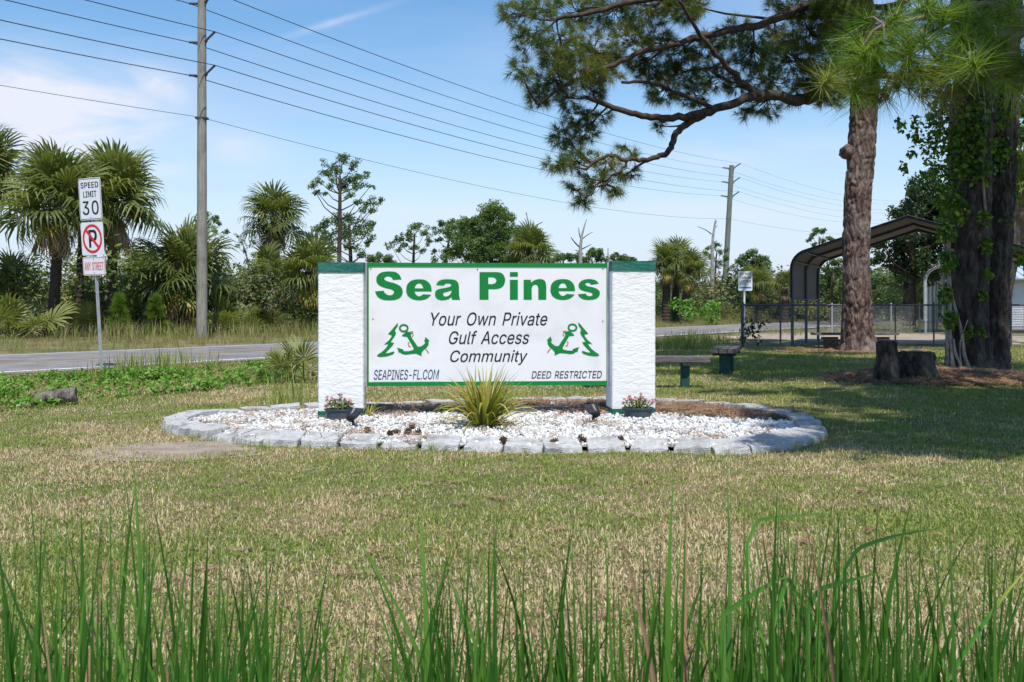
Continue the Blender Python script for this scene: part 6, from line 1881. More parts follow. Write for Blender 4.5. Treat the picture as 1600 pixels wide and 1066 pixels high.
# dead grey needles hanging on the branch
dp = np.array([tuple(P(*q)) for q in [(1475, 128, 7.25), (1460, 118, 7.2), (1440, 135, 7.2), (1485, 140, 7.3), (1470, 150, 7.3), (1380, 150, 7.1), (1410, 110, 7.1), (1500, 110, 7.3)]])
part_np('dead_needles', tufts(dp, np.tile(np.array([[0, 0, -1.0]]), (len(dp), 1)), 90, 0.20, 0.003, 1.2, 0.5, 0.05), M['deadneedle'], npine, 'stuff')
upper, up_all = [], []
ul = MB()
for i in range(150):
    a = random.uniform(0, 6.283); rr = random.uniform(0.4, 4.0); z = random.uniform(5.2, 11.5)
    c = Vector((nb.x - 0.7 + rr * math.cos(a), nb.y - 0.9 + 1.25 * rr * math.sin(a), z))
    if c.z < H + 0.36 * c.y + 0.9 and c.x < 0.56 * c.y + 0.8: continue      # keep the crown above what the photo shows
    upper.append((c, random.uniform(0.5, 0.85)))
for c, r_ in upper:
    s = Vector((nb.x, nb.y, max(4.5, c.z - 0.7)))
    q = [s.lerp(c, f) + UP * (-0.2 * math.sin(f * 3.14)) for f in (0, .25, .5, .75, 1)]
    ul.tube(q, [0.06, 0.05, 0.035, 0.025, 0.01], 5, cap=False); up_all += q[2:]
ul.build('upper_limbs', M['limb'], npine, recalc=False)['kind'] = 'stuff'
pine_crown(npine, upper, up_all, 95, 36, 0.28, 0.019, M['pineneedle'], 0.05, 0.008)

# ---- the vine covered double trunk
VY = 17.4
vb = P(1515, 585, VY); vb.z = gz(vb.x, vb.y)
vt = thing('pine_tree', 'thick dark double trunk covered in green climbing vine, right of the stumps', 'pine tree', vb)
t1 = [vb - UP * 0.15] + pxs([(1512, 545), (1510, 480), (1514, 400), (1516, 320), (1518, 230), (1522, 140), (1520, 40), (1510, -80), (1500, -250)], VY)
bark_trunk('trunk', t1, [0.38, 0.355, 0.33, 0.325, 0.33, 0.335, 0.34, 0.32, 0.26, 0.12], M['barkdark'], vt, 96, 0.03, 0.075, 9.0, 11.0, 0.14)
t2 = [P(1552, 590, VY + 0.55)] + pxs([(1553, 530), (1556, 450), (1562, 360), (1566, 280), (1570, 200), (1574, 110), (1580, 0), (1590, -150), (1600, -260)], VY + 0.55)
bark_trunk('trunk', t2, [0.27, 0.24, 0.22, 0.215, 0.21, 0.20, 0.19, 0.18, 0.14, 0.08], M['barkdark'], vt, 64, 0.035, 0.065, 12.0, 21.0, 0.3)
vines = MB()
for pl_, r_ in [([(1492, 600, 17.0), (1488, 560, 17.0), (1484, 520, 17.02), (1484, 470, 17.05), (1482, 400, 17.05), (1484, 320, 17.05), (1483, 240, 17.05), (1486, 150, 17.05)], 0.035),
               ([(1523, 590, 16.95), (1508, 560, 16.93), (1503, 520, 16.97), (1492, 480, 17.02), (1485, 450, 17.04)], 0.028),
               ([(1480, 580, 17.1), (1480, 545, 17.0), (1478, 500, 17.05), (1474, 450, 17.12), (1478, 350, 17.1)], 0.026),
               ([(1506, 582, 16.95), (1494, 555, 16.93), (1490, 530, 16.98)], 0.022),
               ([(1540, 330, 17.05), (1536, 270, 17.04), (1540, 200, 17.05), (1535, 120, 17.05)], 0.02),
               ([(1503, 580, 16.92), (1500, 540, 16.94), (1512, 500, 16.97)], 0.012)]:
    q = catmull([P(*a) for a in pl_], 6, closed=False)
    vines = MB(); vines.tube(q, [r_ * (1.25 - 0.5 * i / len(q)) * random.uniform(0.85, 1.15) for i in range(len(q))], 8)
    vines.build('vine_stem', M['root'], vt, smooth=True, recalc=False)
vl = []
spec = []
for px, py, r_, y, k_ in [(1482, 160, 22, 17.0, 90), (1485, 210, 24, 17.0, 110), (1488, 260, 26, 17.0, 120), (1482, 310, 22, 17.0, 90), (1480, 360, 18, 17.0, 70), (1480, 410, 16, 17.0, 55),
                          (1478, 460, 12, 17.0, 34), (1485, 500, 12, 16.95, 40), (1520, 170, 30, 17.0, 110), (1530, 220, 26, 17.0, 90), (1515, 260, 22, 17.0, 60), (1540, 270, 16, 17.0, 40),
                          (1560, 180, 24, 17.5, 80), (1565, 240, 20, 17.6, 60), (1580, 300, 22, 17.9, 60), (1572, 340, 14, 17.8, 30), (1538, 340, 12, 17.0, 26), (1540, 385, 10, 17.0, 22), (1544, 430, 9, 17.0, 18),
                          (1535, 460, 9, 17.0, 14), (1512, 522, 10, 16.95, 16), (1534, 520, 8, 16.95, 10), (1500, 330, 18, 17.0, 40), (1590, 250, 22, 18.0, 60), (1595, 190, 24, 18.0, 70), (1475, 120, 26, 17.1, 80),
                          (1590, 400, 12, 18.0, 22), (1460, 205, 16, 17.0, 30), (1448, 230, 14, 16.9, 26), (1430, 215, 12, 16.9, 20), (1455, 262, 14, 16.9, 22), (1438, 278, 10, 16.9, 14), (1412, 262, 9, 16.9, 12),
                          (1405, 196, 10, 16.9, 14), (1432, 192, 10, 16.9, 14), (1462, 180, 18, 17.0, 40), (1425, 240, 8, 16.9, 10), (1460, 235, 10, 16.9, 16)]:
    c = P(px, py, y); rr = r_ / F * y
    vl.append(leaf_cloud(int(k_ * 2.3), [tuple(c)], [(rr * 1.1, rr * 0.6, rr * 1.4)], 0.052, aspect=0.62, up=0.5))
part_np('vine_leaves', merge(vl), M['vineleaf'], vt, 'stuff')
ul = MB(); upper, up_all = [], []
for i in range(100):
    a = random.uniform(0, 6.283); rr = random.uniform(0.5, 5.6); z = random.uniform(8.2, 13.5)
    c = Vector((vb.x - 1.9 + rr * math.cos(a), vb.y - 2.6 + rr * math.sin(a), z))
    if c.z < H + 0.33 * c.y + 0.8 or c.x < 3.0: continue
    upper.append((c, random.uniform(0.6, 0.95)))
for i in range(10):                                       # extra unseen crown clusters, added to cast shade on the two trunks
    z = random.uniform(8.4, 10.6)
    upper.append((Vector((vb.x + 0.6 + random.uniform(-1.3, 1.5), vb.y - (z - random.uniform(2.0, 5.0)) * 0.52, z)), random.uniform(0.75, 1.0)))
for c, r_ in upper:
    s = Vector((vb.x, vb.y, max(7.0, c.z - 0.8)))
    q = [s.lerp(c, f) + UP * (-0.3 * math.sin(f * 3.14)) for f in (0, .25, .5, .75, 1)]
    ul.tube(q, [0.07, 0.055, 0.04, 0.03, 0.012], 6, cap=False); up_all += q[2:]
ul.build('upper_limbs', M['limb'], vt, recalc=False)['kind'] = 'stuff'
pine_crown(vt, upper, up_all, 95, 36, 0.28, 0.019, M['pineneedle'], 0.05, 0.008)
# dark needles in view at the top right, between the two trunks
dk = [(P(a, b, 18.5 + random.uniform(-.6, .6)), r_ / F * 18.5) for a, b, r_ in [(1470, 20, 34), (1530, 10, 40), (1590, 20, 40), (1440, 60, 30), (1500, 60, 36), (1560, 70, 36), (1600, 90, 34), (1460, 110, 30), (1530, 120, 30), (1400, 30, 34), (1390, 80, 28), (1595, 150, 28), (1420, 120, 24)]]
pine_crown(vt, dk, [P(1522, 100, VY), P(1520, 20, VY), P(1575, 80, VY + .5), P(1580, 10, VY + .5)], 230, 44, 0.24, 0.007, M['pineneedle'], 0.05, 0.006)


# ---- stumps
def stump(label, px, py, r_, h_, seed, hollow):
    c = P(px, py, F * H / (py - HY) * 0.985); c.z = gz(c.x, c.y)
    t = thing('tree_stump', label, 'tree stump', c)
    pts_ = [c - UP * 0.12, c + UP * h_ * 0.5, c + UP * h_]
    bark_trunk('bark', pts_, [r_ * 1.12, r_, r_ * 0.96], M['barkdark'], t, 60, 0.025, 0.085, 9.0, seed, 0.35)
    m_ = MB()
    vs = []
    for k_, f in enumerate((1.0, 0.82, 0.5, 0.0)):
        for j in range(28):
            a = 2 * math.pi * j / 28
            rr = r_ * 0.94 * f * (1 + 0.05 * noise.noise(Vector((math.cos(a) * 2, math.sin(a) * 2, seed))))
            vs.append(c + Vector((rr * math.cos(a), rr * math.sin(a), h_ + 0.012 - (hollow * (1 - f) if f < 1 else 0) + 0.02 * noise.noise(Vector((math.cos(a) * 3 + f, math.sin(a) * 3, seed))))))
    fs = [(k_ * 28 + j, k_ * 28 + (j + 1) % 28, (k_ + 1) * 28 + (j + 1) % 28, (k_ + 1) * 28 + j) for k_ in range(3) for j in range(28)]
    m_.add(vs, fs); m_.build('cut_face', M['stumptop'], t, smooth=True)
    return t


stump('tall narrow tree stump left of the wide hollow stump', 1386, 600, 0.15, 0.58, 3.0, 0.05)
stump('wide low weathered stump with hollow top beside the narrow stump', 1431, 598, 0.235, 0.38, 7.0, 0.14)


# ------------------------------------------------------------------ fan palms
def frond_mesh(name, mat, pet, R_, n_=24, spread=2.5, droop=0.25, seed=0, fold=0.0, wd=0.085):
    r = np.random.default_rng(seed)
    V, Fc, T = [], [], []
    t0 = r.uniform(0.2, 0.8)

    def tri(a, b, c): Fc.append((a, b, c))
    # petiole: a three-sided stalk
    w = 0.016
    for y, z in ((0, 0), (pet * 0.5, 0.02), (pet, 0.0)):
        V += [(-w, y, z), (w, y, z), (0, y, z - w * 1.4)]
    for i in range(2):
        for j in range(3):
            a, b = i * 3 + j, i * 3 + (j + 1) % 3
            tri(a, b, b + 3); tri(a, b + 3, a + 3)
    T += [0.75] * 9
    for i in range(n_):
        a = -spread + 2 * spread * i / (n_ - 1) + r.normal() * 0.03
        L_ = R_ * (0.60 + 0.40 * math.cos(a * 0.52)) * r.uniform(0.88, 1.05)
        by = pet + 0.16 * R_ * max(0.0, math.cos(a)); bz = -0.03 * max(0, math.cos(a))
        dx_, dy_ = math.sin(a), math.cos(a)
        if fold:                                     # half closed fan: pull the sides in and down
            dx_ *= 1 - 0.55 * fold
        px_, py_ = dy_, -dx_
        W_ = wd * R_ * r.uniform(0.85, 1.1)
        up_ = 0.06 * R_ * (1 - abs(a) / spread) + (0.03 * R_ if i % 2 else 0)
        side_drop = -0.30 * R_ * fold * (abs(a) / spread)
        m_ = (dx_ * L_ * 0.5, by + dy_ * L_ * 0.5, bz + up_ + side_drop * 0.6)
        tipz = bz - droop * L_ * r.uniform(0.5, 1.5) + side_drop
        b = len(V)
        m2 = (dx_ * L_ * 0.80, by + dy_ * L_ * 0.80, m_[2] * 0.5 + tipz * 0.28)
        W2 = W_ * 0.55; k2 = 0.97 - droop * 0.22
        V += [(0, by, bz), (m_[0] - px_ * W_ / 2, m_[1] - py_ * W_ / 2, m_[2]), (m_[0] + px_ * W_ / 2, m_[1] + py_ * W_ / 2, m_[2] - 0.01 * R_),
              (m2[0] - px_ * W2 / 2, m2[1] - py_ * W2 / 2, m2[2]), (m2[0] + px_ * W2 / 2, m2[1] + py_ * W2 / 2, m2[2]), (dx_ * L_ * k2, by + dy_ * L_ * k2, tipz)]
        tri(b, b + 1, b + 2); tri(b + 1, b + 3, b + 2); tri(b + 2, b + 3, b + 4); tri(b + 3, b + 5, b + 4)
        T += [float(np.clip(t0 + r.normal() * 0.18, 0, 1))] * 6
    return npmesh(name, V, Fc, mat, T)


FG = [frond_mesh('frond', M['frond'], 0.75, 0.95, 26, 2.45, d, s) for s, d in enumerate([0.20, 0.32, 0.46, 0.60])]
FYL = [frond_mesh('frond', M['frondyellow'], 0.75, 0.9, 24, 2.3, 0.45, 20 + s, 0.4) for s in range(2)]
FB = [frond_mesh('frond', M['frondbrown'], 0.7, 0.9, 18, 1.9, 0.35, 30 + s, 0.9, 0.075) for s in range(3)]
FS = [frond_mesh('frond', M['frond'], 0.55, 0.55, 18, 1.9, d, 40 + s, 0.2, 0.10) for s, d in enumerate([0.05, 0.15, 0.25])]
FSY = [frond_mesh('frond', M['frondbrown'], 0.5, 0.5, 14, 1.6, 0.3, 50, 0.6, 0.10)]


def set_frond(o, az, el, roll, s, at=(0, 0, 0)):
    R = Matrix.Rotation(az, 3, 'Z') @ Matrix.Rotation(el, 3, 'X') @ Matrix.Rotation(roll, 3, 'Y')
    o.rotation_euler = R.to_euler()
    o.scale = (s, s, s); o.location = at


def fan_palm(label, base, top, r_tr, crown=1.0, n_live=30, n_dead=12, n_yel=2, mat='palmbark', skirt=0.0, group=None, boots=True, min_el=-0.65):
    t = thing('fan_palm', label, 'palm tree', base, group)
    base, top = Vector(base), Vector(top)
    ln = (top - base).length
    if ln > 0.4:
        rows = max(6, int(ln / 0.10)); m_ = MB()
        mid = base.lerp(top, 0.5) + Vector((random.uniform(-.06, .06), 0, 0)) * ln * 0.4
        pts_, rad = [], []
        for i in range(rows + 1):
            f = i / rows
            pts_.append(base.lerp(mid, f).lerp(mid.lerp(top, f), f) - UP * (0.1 if i == 0 else 0))
            rad.append(r_tr * (1.12 - 0.22 * f + 0.25 * max(0, f - 0.8)) * (1 + (0.07 if i % 2 else -0.04)) * random.uniform(0.97, 1.03))
        m_.tube(pts_, rad, 14); m_.build('trunk', M[mat], t, smooth=False)
    top_l = top - base
    for i in range(n_live):
        f = (i + 0.5) / n_live
        el = 1.45 - (1.45 - min_el) * f ** 0.85 + random.gauss(0, 0.10)
        o = link('frond', FG[min(3, int(f * 4))], t)
        set_frond(o, i * 2.39996 + random.gauss(0, 0.2), el, random.gauss(0, 0.45), crown * random.uniform(0.74, 1.12), tuple(top_l + Vector((0, 0, -0.25 * f * crown))))
    for i in range(n_yel):
        o = link('frond', FYL[i % 2], t); o['label'] = 'yellowed hanging frond'
        set_frond(o, math.pi + random.uniform(-0.9, 0.9), random.uniform(-0.95, -0.55), 0, crown * 0.9, tuple(top_l + Vector((0, 0, -0.3 * crown))))
    for i in range(n_dead):
        o = link('frond', FB[i % 3], t); o['label'] = 'dead brown hanging frond'
        set_frond(o, i * 2.39996 + 0.7, random.uniform(-1.48, -0.95), random.gauss(0, 0.3), crown * random.uniform(0.6, 0.92), tuple(top_l + Vector((0, 0, -0.35 * crown))))
    return t


def palm_px(label, bx, by, cx, cy, y, rad_px, **kw):
    kw['min_el'] = kw.get('min_el', -0.65) + 0.22
    """Palm from its base pixel, crown centre pixel, distance and crown radius in pixels."""
    b = P(bx, by, y); b.z = 0
    kw['n_live'] = int(kw['n_live'] * 1.15); kw['n_dead'] = int(kw['n_dead'] * 1.9)
    return fan_palm(label, b, P(cx, cy, y), kw.pop('r_tr', 0.16), rad_px / F * y / 1.62, **kw)


palm_px('tall fan palm left of the speed limit sign with one yellow frond', 80, 527, 92, 312, 36.5, 92, r_tr=0.18, n_live=40, n_dead=16, n_yel=1)
palm_px('tall fan palm just behind and right of the speed limit sign', 172, 524, 178, 308, 38.5, 86, r_tr=0.17, n_live=40, n_dead=18, n_yel=0)
palm_px('fan palm whose thin trunk shows left behind the speed limit sign', 118, 520, 130, 322, 41.5, 66, r_tr=0.15, n_live=26, n_dead=12, n_yel=0)
palm_px('fan palm cut off by the left edge of the photo', -28, 530, -26, 272, 39.0, 84, r_tr=0.17, n_live=36, n_dead=12, n_yel=0)
palm_px('bushy low fan palm half hidden behind the near utility pole', 292, 500, 288, 425, 40.0, 82, r_tr=0.24, n_live=34, n_dead=12, n_yel=3, min_el=-0.45)
palm_px('round headed tall fan palm standing alone right of the near utility pole', 432, 500, 428, 338, 50.0, 58, r_tr=0.2, n_live=38, n_dead=22, n_yel=0, min_el=-0.9)
palm_px('low fan palm with yellow brown skirt left of the left pillar', 486, 505, 484, 425, 44.0, 62, r_tr=0.26, n_live=28, n_dead=12, n_yel=4, min_el=-0.4)
palm_px('small low fan palm between the round palm and the skirted palm', 425, 500, 420, 425, 46.0, 46, r_tr=0.18, n_live=20, n_dead=5, n_yel=2, min_el=-0.3)
palm_px('fan palm crown showing above the right part of the sign', 832, 520, 828, 392, 58.0, 46, r_tr=0.22, n_live=34, n_dead=14, n_yel=2)
palm_px('leftmost of three fan palms right of the right pillar', 1040, 490, 1042, 410, 62.0, 40, r_tr=0.24, n_live=30, n_dead=12, n_yel=1)
palm_px('middle of three fan palms right of the right pillar', 1055, 489, 1058, 408, 63.5, 40, r_tr=0.22, n_live=28, n_dead=12, n_yel=0)
palm_px('rightmost of three fan palms right of the right pillar', 1068, 491, 1078, 420, 61.5, 38, r_tr=0.24, n_live=28, n_dead=12, n_yel=1)
palm_px('short fan palm behind the litter sign', 1185, 492, 1186, 440, 66.0, 34, r_tr=0.24, n_live=20, n_dead=14, n_yel=1, min_el=-0.3)
palm_px('short fan palm left of the dark carport', 1225, 492, 1226, 446, 64.0, 30, r_tr=0.24, n_live=18, n_dead=12, n_yel=0, min_el=-0.3)
palm_px('low yellowish fan palm beneath the dark dense tree', 1420, 495, 1420, 440, 47.0, 34, r_tr=0.24, n_live=18, n_dead=10, n_yel=4, min_el=-0.5)
palm_px('fan palm with shaggy brown trunk at the right edge', 1628, 530, 1600, 285, 31.0, 62, r_tr=0.24, n_live=30, n_dead=4, n_yel=0, mat='palmboots', min_el=-0.5)
palm_px('small fan palm in the thicket left of the near utility pole', 225, 500, 222, 430, 45.0, 52, r_tr=0.2, n_live=20, n_dead=8, n_yel=0, min_el=-0.3)
palm_px('squat fan palm in the thicket at the left edge', 22, 520, 22, 448, 42.0, 60, r_tr=0.2, n_live=22, n_dead=8, n_yel=1, min_el=-0.3)

# leaning trunk before the house
lb = P(1562, 522, 34.0); lb.z = 0
ltk = thing('leaning_tree', 'leaning grey trunk before the white sided house at the right edge', 'tree', lb)
bark_trunk('trunk', [lb - UP * 0.1] + pxs([(1566, 480), (1574, 430), (1584, 380), (1592, 320), (1598, 250)], 34.0), [0.29, 0.26, 0.245, 0.23, 0.22, 0.2], M['barkdark'], ltk, 30, 0.10, 0.06, 7.0, 31.0, 0.3)


def palmetto(label, at, s, n_, group=None, dry=2):
    t = thing('saw_palmetto', label, 'palmetto', at, group)
    for i in range(n_):
        o = link('frond', FS[i % 3], t)
        set_frond(o, i * 2.39996 + random.gauss(0, .3), random.uniform(0.35, 1.3), random.gauss(0, 0.4), s * random.uniform(0.75, 1.15), (random.gauss(0, 0.14) * s, random.gauss(0, 0.10) * s, 0))
    for i in range(dry):
        o = link('frond', FSY[0], t); o['label'] = 'dry brown frond'
        set_frond(o, random.uniform(0, 6.28), random.uniform(-0.1, 0.35), random.gauss(0, 0.4), s * 0.9, (0, 0, 0.05))
    return t


palmetto('dark palmetto seedling in the ditch left of the left pillar', G(428, 600), 0.52, 8, dry=1)
palmetto('tall palmetto seedling partly hidden by the left pillar', G(484, 598), 0.80, 7, dry=2)
for px, py, s, n_, lab in [(372, 523, 1.35, 15, 'broad green palmetto just right of the near utility pole'), (410, 520, 1.2, 13, 'green palmetto between the near pole and the left pillar'),
                           (345, 524, 1.0, 10, 'smaller palmetto touching the near utility pole'), (20, 530, 1.7, 14, 'large palmetto by the left edge of the road verge'),
                           (48, 528, 1.4, 12, 'palmetto left of the trunk of the yellow fronded palm'), (130, 526, 1.3, 12, 'palmetto below the speed limit sign'),
                           (265, 520, 1.2, 11, 'palmetto left of the near utility pole'), (450, 512, 1.3, 12, 'palmetto beneath the skirted fan palm'), (210, 522, 1.2, 11, 'palmetto between the two young pines')]:
    palmetto(lab, G(px, py), s, n_)


# ------------------------------------------------------------------ clump trees (far pines, the dark tree)
def clump_tree(name, label, cat, y, trunk, clumps, dens=260, size=0.10, mat='farneedle', bark='limb', group=None, leaf=False, aspect=0.3, depth=0.9, flat=0.8, limb_r=0.03):
    tb = P(trunk[0][0], trunk[0][1], y)
    base = Vector((tb.x, tb.y, 0))
    t = thing(name, label, cat, base, group)
    pts_ = [base - UP * 0.1] + [P(q[0], q[1], y) for q in trunk]
    rad = [trunk[0][2] / F * y * 1.1] + [q[2] / F * y for q in trunk]
    m_ = MB(); q_ = catmull(pts_, 5, closed=False)
    rr = np.interp(np.linspace(0, len(rad) - 1, len(q_)), range(len(rad)), rad)
    m_.tube(q_, list(rr), 10); m_.build('trunk', M[bark], t, smooth=True, recalc=False)
    br = MB(); parts = []
    for px, py, r_ in clumps:
        yy = y + random.uniform(-1, 1) * depth * 2.0
        c = P(px, py, yy); R_ = r_ / F * yy
        cand = [q for q in q_ if q.z < c.z + 0.3 * R_] or [q_[-1]]
        s = min(cand, key=lambda q: abs((c.z - q.z) - 0.75 * math.hypot(c.x - q.x, c.y - q.y)) + 0.25 * (c - q).length)
        mid = s.lerp(c, 0.55) + UP * -0.12 * (c - s).length
        br.tube([s, s.lerp(mid, .5), mid, mid.lerp(c, .6), c], [limb_r, limb_r * .85, limb_r * .7, limb_r * .5, limb_r * .3], 5, cap=False)
        R_ *= 1.18
        nl = max(40, int(dens * 3.2 * R_ * R_))
        b0 = random.uniform(-0.18, 0.18)
        # a clump is a handful of smaller tufts
        k_ = max(3, int(6 * min(1.5, R_ / 0.5)))
        cen = np.array([tuple(c)] * k_) + rng.normal(size=(k_, 3)) * np.array([0.42, 0.42, 0.30]) * R_
        rad_ = np.tile(np.array([[R_ * 0.58, R_ * 0.58, R_ * 0.58 * flat]]), (k_, 1))
        parts.append(leaf_cloud(nl, cen, rad_, size, 2.0, 0.3, aspect, tint_bias=lambda p, k: b0))
    part_np('crown', merge(parts), M[mat], t, 'stuff')
    br.build('branches', M[bark], t, recalc=False)['kind'] = 'stuff'
    return t


def cl_(s): return [tuple(map(float, q.split(','))) for q in s.split()]


clump_tree('pine_tree', 'tallest far pine, slender bare trunk with open round crown left of the left pillar', 'pine tree', 56, [(530, 500, 4.2), (530, 410, 3.6), (531, 330, 3), (531, 275, 2)],
           cl_('535,250,13 518,254,10 552,258,11 507,268,11 524,270,13 548,278,13 568,278,10 575,272,6 500,284,9 487,290,8 516,288,10 535,290,12 562,292,10 580,290,6 548,303,9 558,316,8 575,312,10 591,316,9 582,328,9 568,328,7 497,302,6 511,300,6'), 330, 0.10, limb_r=0.04)
clump_tree('pine_tree', 'bushy pine behind the slender tall pine, left of the left pillar', 'pine tree', 62, [(548, 500, 4), (548, 412, 3.2), (546, 370, 2.2), (545, 350, 1.5)],
           cl_('500,360,12 515,352,13 530,344,13 548,343,14 566,350,12 582,352,8 480,366,6 495,374,12 514,372,13 534,364,14 556,368,14 573,366,11 549,386,12 566,396,10 500,390,12 520,390,10 575,382,8'), 300, 0.11, limb_r=0.035)
clump_tree('pine_tree', 'small two topped pine above the left part of the sign', 'pine tree', 74, [(645, 500, 2.5), (646, 410, 2.2), (648, 365, 1.2)],
           cl_('646,356,10 658,353,8 634,362,7 640,372,9 624,376,9 610,382,7 628,384,7 664,364,8 670,378,7 648,388,7 660,392,6 622,392,5'), 300, 0.12, limb_r=0.03)
clump_tree('pine_tree', 'forked open pine above the sign letters, right of the two topped pine', 'pine tree', 76, [(697, 500, 2.4), (697, 408, 2.0), (703, 370, 1.2)],
           cl_('690,352,9 706,348,9 680,360,8 698,366,8 716,352,8 685,376,7 712,372,8 700,392,7 678,392,6'), 300, 0.12, limb_r=0.03)
clump_tree('pine_tree', 'large spreading bright green pine above the middle of the sign', 'pine tree', 66, [(768, 500, 4), (768, 405, 3), (769, 360, 2.2), (770, 335, 1.5)],
           cl_('772,330,17 790,338,16 756,342,16 735,352,17 716,362,15 752,366,20 780,364,20 806,362,16 726,384,19 756,388,21 786,388,20 815,382,15 706,398,14 738,404,16 772,406,17 804,404,16 688,404,10 768,328,12 755,337,10 782,333,11 795,340,10 762,348,13 778,352,12 740,346,11 728,352,12 715,360,11 745,364,14 765,372,14 788,370,13 803,366,10 722,378,13 742,386,14 765,394,14 790,390,13 808,384,11 712,394,11 730,402,11 756,406,11 800,402,12 818,374,9 780,408,10'), 330, 0.12, mat='lightneedle', limb_r=0.04)
clump_tree('pine_tree', 'round dark green tree behind the litter sign', 'pine tree', 82, [(1178, 500, 3), (1178, 440, 2.5), (1178, 410, 1.5)],
           cl_('1178,397,10 1163,403,9 1193,403,10 1155,412,8 1170,413,12 1188,414,12 1200,415,8 1160,424,9 1180,427,12 1198,427,8 1172,436,9'), 420, 0.13, limb_r=0.03)
clump_tree('pine_tree', 'thin open pine behind the dead tree and far utility pole', 'pine tree', 84, [(1118, 500, 2), (1118, 420, 1.5), (1120, 395, 1)],
           cl_('1118,384,7 1108,388,6 1128,392,7 1102,396,6 1134,404,6 1112,404,6 1125,412,7 1100,410,5 1140,420,6 1108,422,6'), 300, 0.12)
clump_tree('pine_tree', 'small open pine top above the dark carport roof', 'pine tree', 90, [(1280, 500, 2), (1280, 400, 1.3), (1281, 370, 1)],
           cl_('1278,361,7 1288,362,6 1268,369,6 1296,372,6 1264,376,5 1286,376,5 1272,383,5 1302,376,4'), 360, 0.13)
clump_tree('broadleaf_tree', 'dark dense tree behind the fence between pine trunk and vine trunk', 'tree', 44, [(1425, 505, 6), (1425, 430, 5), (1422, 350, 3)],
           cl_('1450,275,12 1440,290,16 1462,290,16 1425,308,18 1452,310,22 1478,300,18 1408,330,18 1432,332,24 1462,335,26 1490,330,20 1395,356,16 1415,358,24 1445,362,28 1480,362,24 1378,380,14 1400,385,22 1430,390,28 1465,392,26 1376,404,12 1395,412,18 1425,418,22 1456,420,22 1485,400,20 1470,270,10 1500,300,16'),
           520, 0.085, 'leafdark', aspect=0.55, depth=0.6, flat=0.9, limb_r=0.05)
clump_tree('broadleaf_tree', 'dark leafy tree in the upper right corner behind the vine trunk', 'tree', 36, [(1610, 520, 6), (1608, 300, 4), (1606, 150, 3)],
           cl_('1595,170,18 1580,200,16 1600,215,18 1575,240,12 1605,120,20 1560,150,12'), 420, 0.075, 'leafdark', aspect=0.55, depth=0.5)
clump_tree('broadleaf_tree', 'low green tree seen through the dark carport', 'tree', 58, [(1300, 505, 3), (1300, 450, 2), (1300, 420, 1.5)],
           cl_('1300,410,12 1288,420,12 1312,424,12 1295,438,16 1318,446,14 1278,446,12 1300,458,16 1385,440,14 1380,460,14 1310,470,14'), 380, 0.10, 'leafmid', aspect=0.5)
clump_tree('broadleaf_tree', 'thin grey twiggy tree between the near pole and the round headed palm', 'tree', 52, [(393, 500, 2.2), (390, 430, 1.8), (384, 395, 1.2), (378, 378, 0.8)],
           cl_('371,369,4 378,378,5 388,384,6 395,378,4 382,392,5 372,386,4 398,398,6 388,408,5'), 240, 0.08, 'farneedle', 'snag', depth=0.4, limb_r=0.02)
clump_tree('pine_tree', 'dark pine top showing behind the near utility pole', 'pine tree', 60, [(322, 500, 3), (322, 400, 2), (324, 360, 1.2)],
           cl_('322,340,10 335,342,9 308,346,8 345,350,6 328,354,8 352,362,6 316,360,8 338,364,6'), 320, 0.11)
for px, py, y, rl, lab in [(590, 408, 95, '592,404,10 604,406,9 582,407,8', 'small round treetop just above the left end of the sign'),
                           (880, 405, 95, '862,403,9 875,405,8 888,402,8', 'low round treetop above the sign right of the palm crown'),
                           (925, 405, 90, '900,402,8 925,398,11 938,402,10 912,406,9', 'round treetop behind the dead snag above the sign'),
                           (970, 406, 95, '962,404,8 975,403,10 990,407,7', 'low treetop above the teal cap of the right pillar')]:
    clump_tree('broadleaf_tree', lab, 'tree', y, [(px, 500, 2), (px, 430, 1.6), (px, py, 1)], cl_(rl), 420, 0.15, 'farneedle', depth=0.5)


def snag(label, y, trunks, seed):
    b = P(trunks[0][0][0], 498, y); b.z = 0
    t = thing('dead_tree', label, 'dead tree', b)
    for i, pl_ in enumerate(trunks):
        pts_ = [P(q[0], q[1], y) for q in pl_]
        if i == 0: pts_ = [b - UP * 0.1] + pts_
        rad = [pl_[0][2] / F * y] * (1 if i == 0 else 0) + [q[2] / F * y for q in pl_]
        m_ = MB(); m_.tube(pts_, rad, 7); m_.build('trunk' if i == 0 else 'bare_branch', M['snag'] if i == 0 else M['limb'], t)
    return t


snag('bare dead tree with forked top above the right part of the sign', 72, [[(907, 420, 3.2), (907, 385, 2.6), (909, 368, 1.7), (914, 350, 1.0), (917, 342, 0.5)],
     [(907, 388, 1.3), (898, 379, 1.0), (892, 371, 0.6)], [(908, 376, 1.1), (905, 365, 0.8), (904, 356, 0.4)], [(909, 374, 0.9), (918, 367, 0.6), (926, 363, 0.35)], [(908, 390, 1.0), (918, 385, 0.7), (924, 382, 0.4)], [(908, 394, 1.0), (899, 391, 0.6)]], 1)
snag('tall white barkless dead trunk left of the far utility pole', 74, [[(1113, 445, 3.4), (1113, 400, 2.7), (1114, 370, 2.0), (1117, 350, 1.4), (1118, 343, 0.8)],
     [(1112, 366, 0.9), (1102, 359, 0.6), (1090, 354, 0.4)], [(1117, 352, 0.7), (1120, 345, 0.4)], [(1116, 358, 0.6), (1121, 352, 0.35)]], 2)
snag('short bare twig of a dead tree beside the teal cap', 92, [[(950, 420, 1.6), (950, 398, 1.1), (950, 388, 0.6)]], 3)
snag('bare dark stub standing out of the palm crown above the sign', 60, [[(826, 420, 1.6), (826, 350, 1.3), (822, 332, 0.8)], [(838, 352, 0.8), (848, 347, 0.5)]], 4)
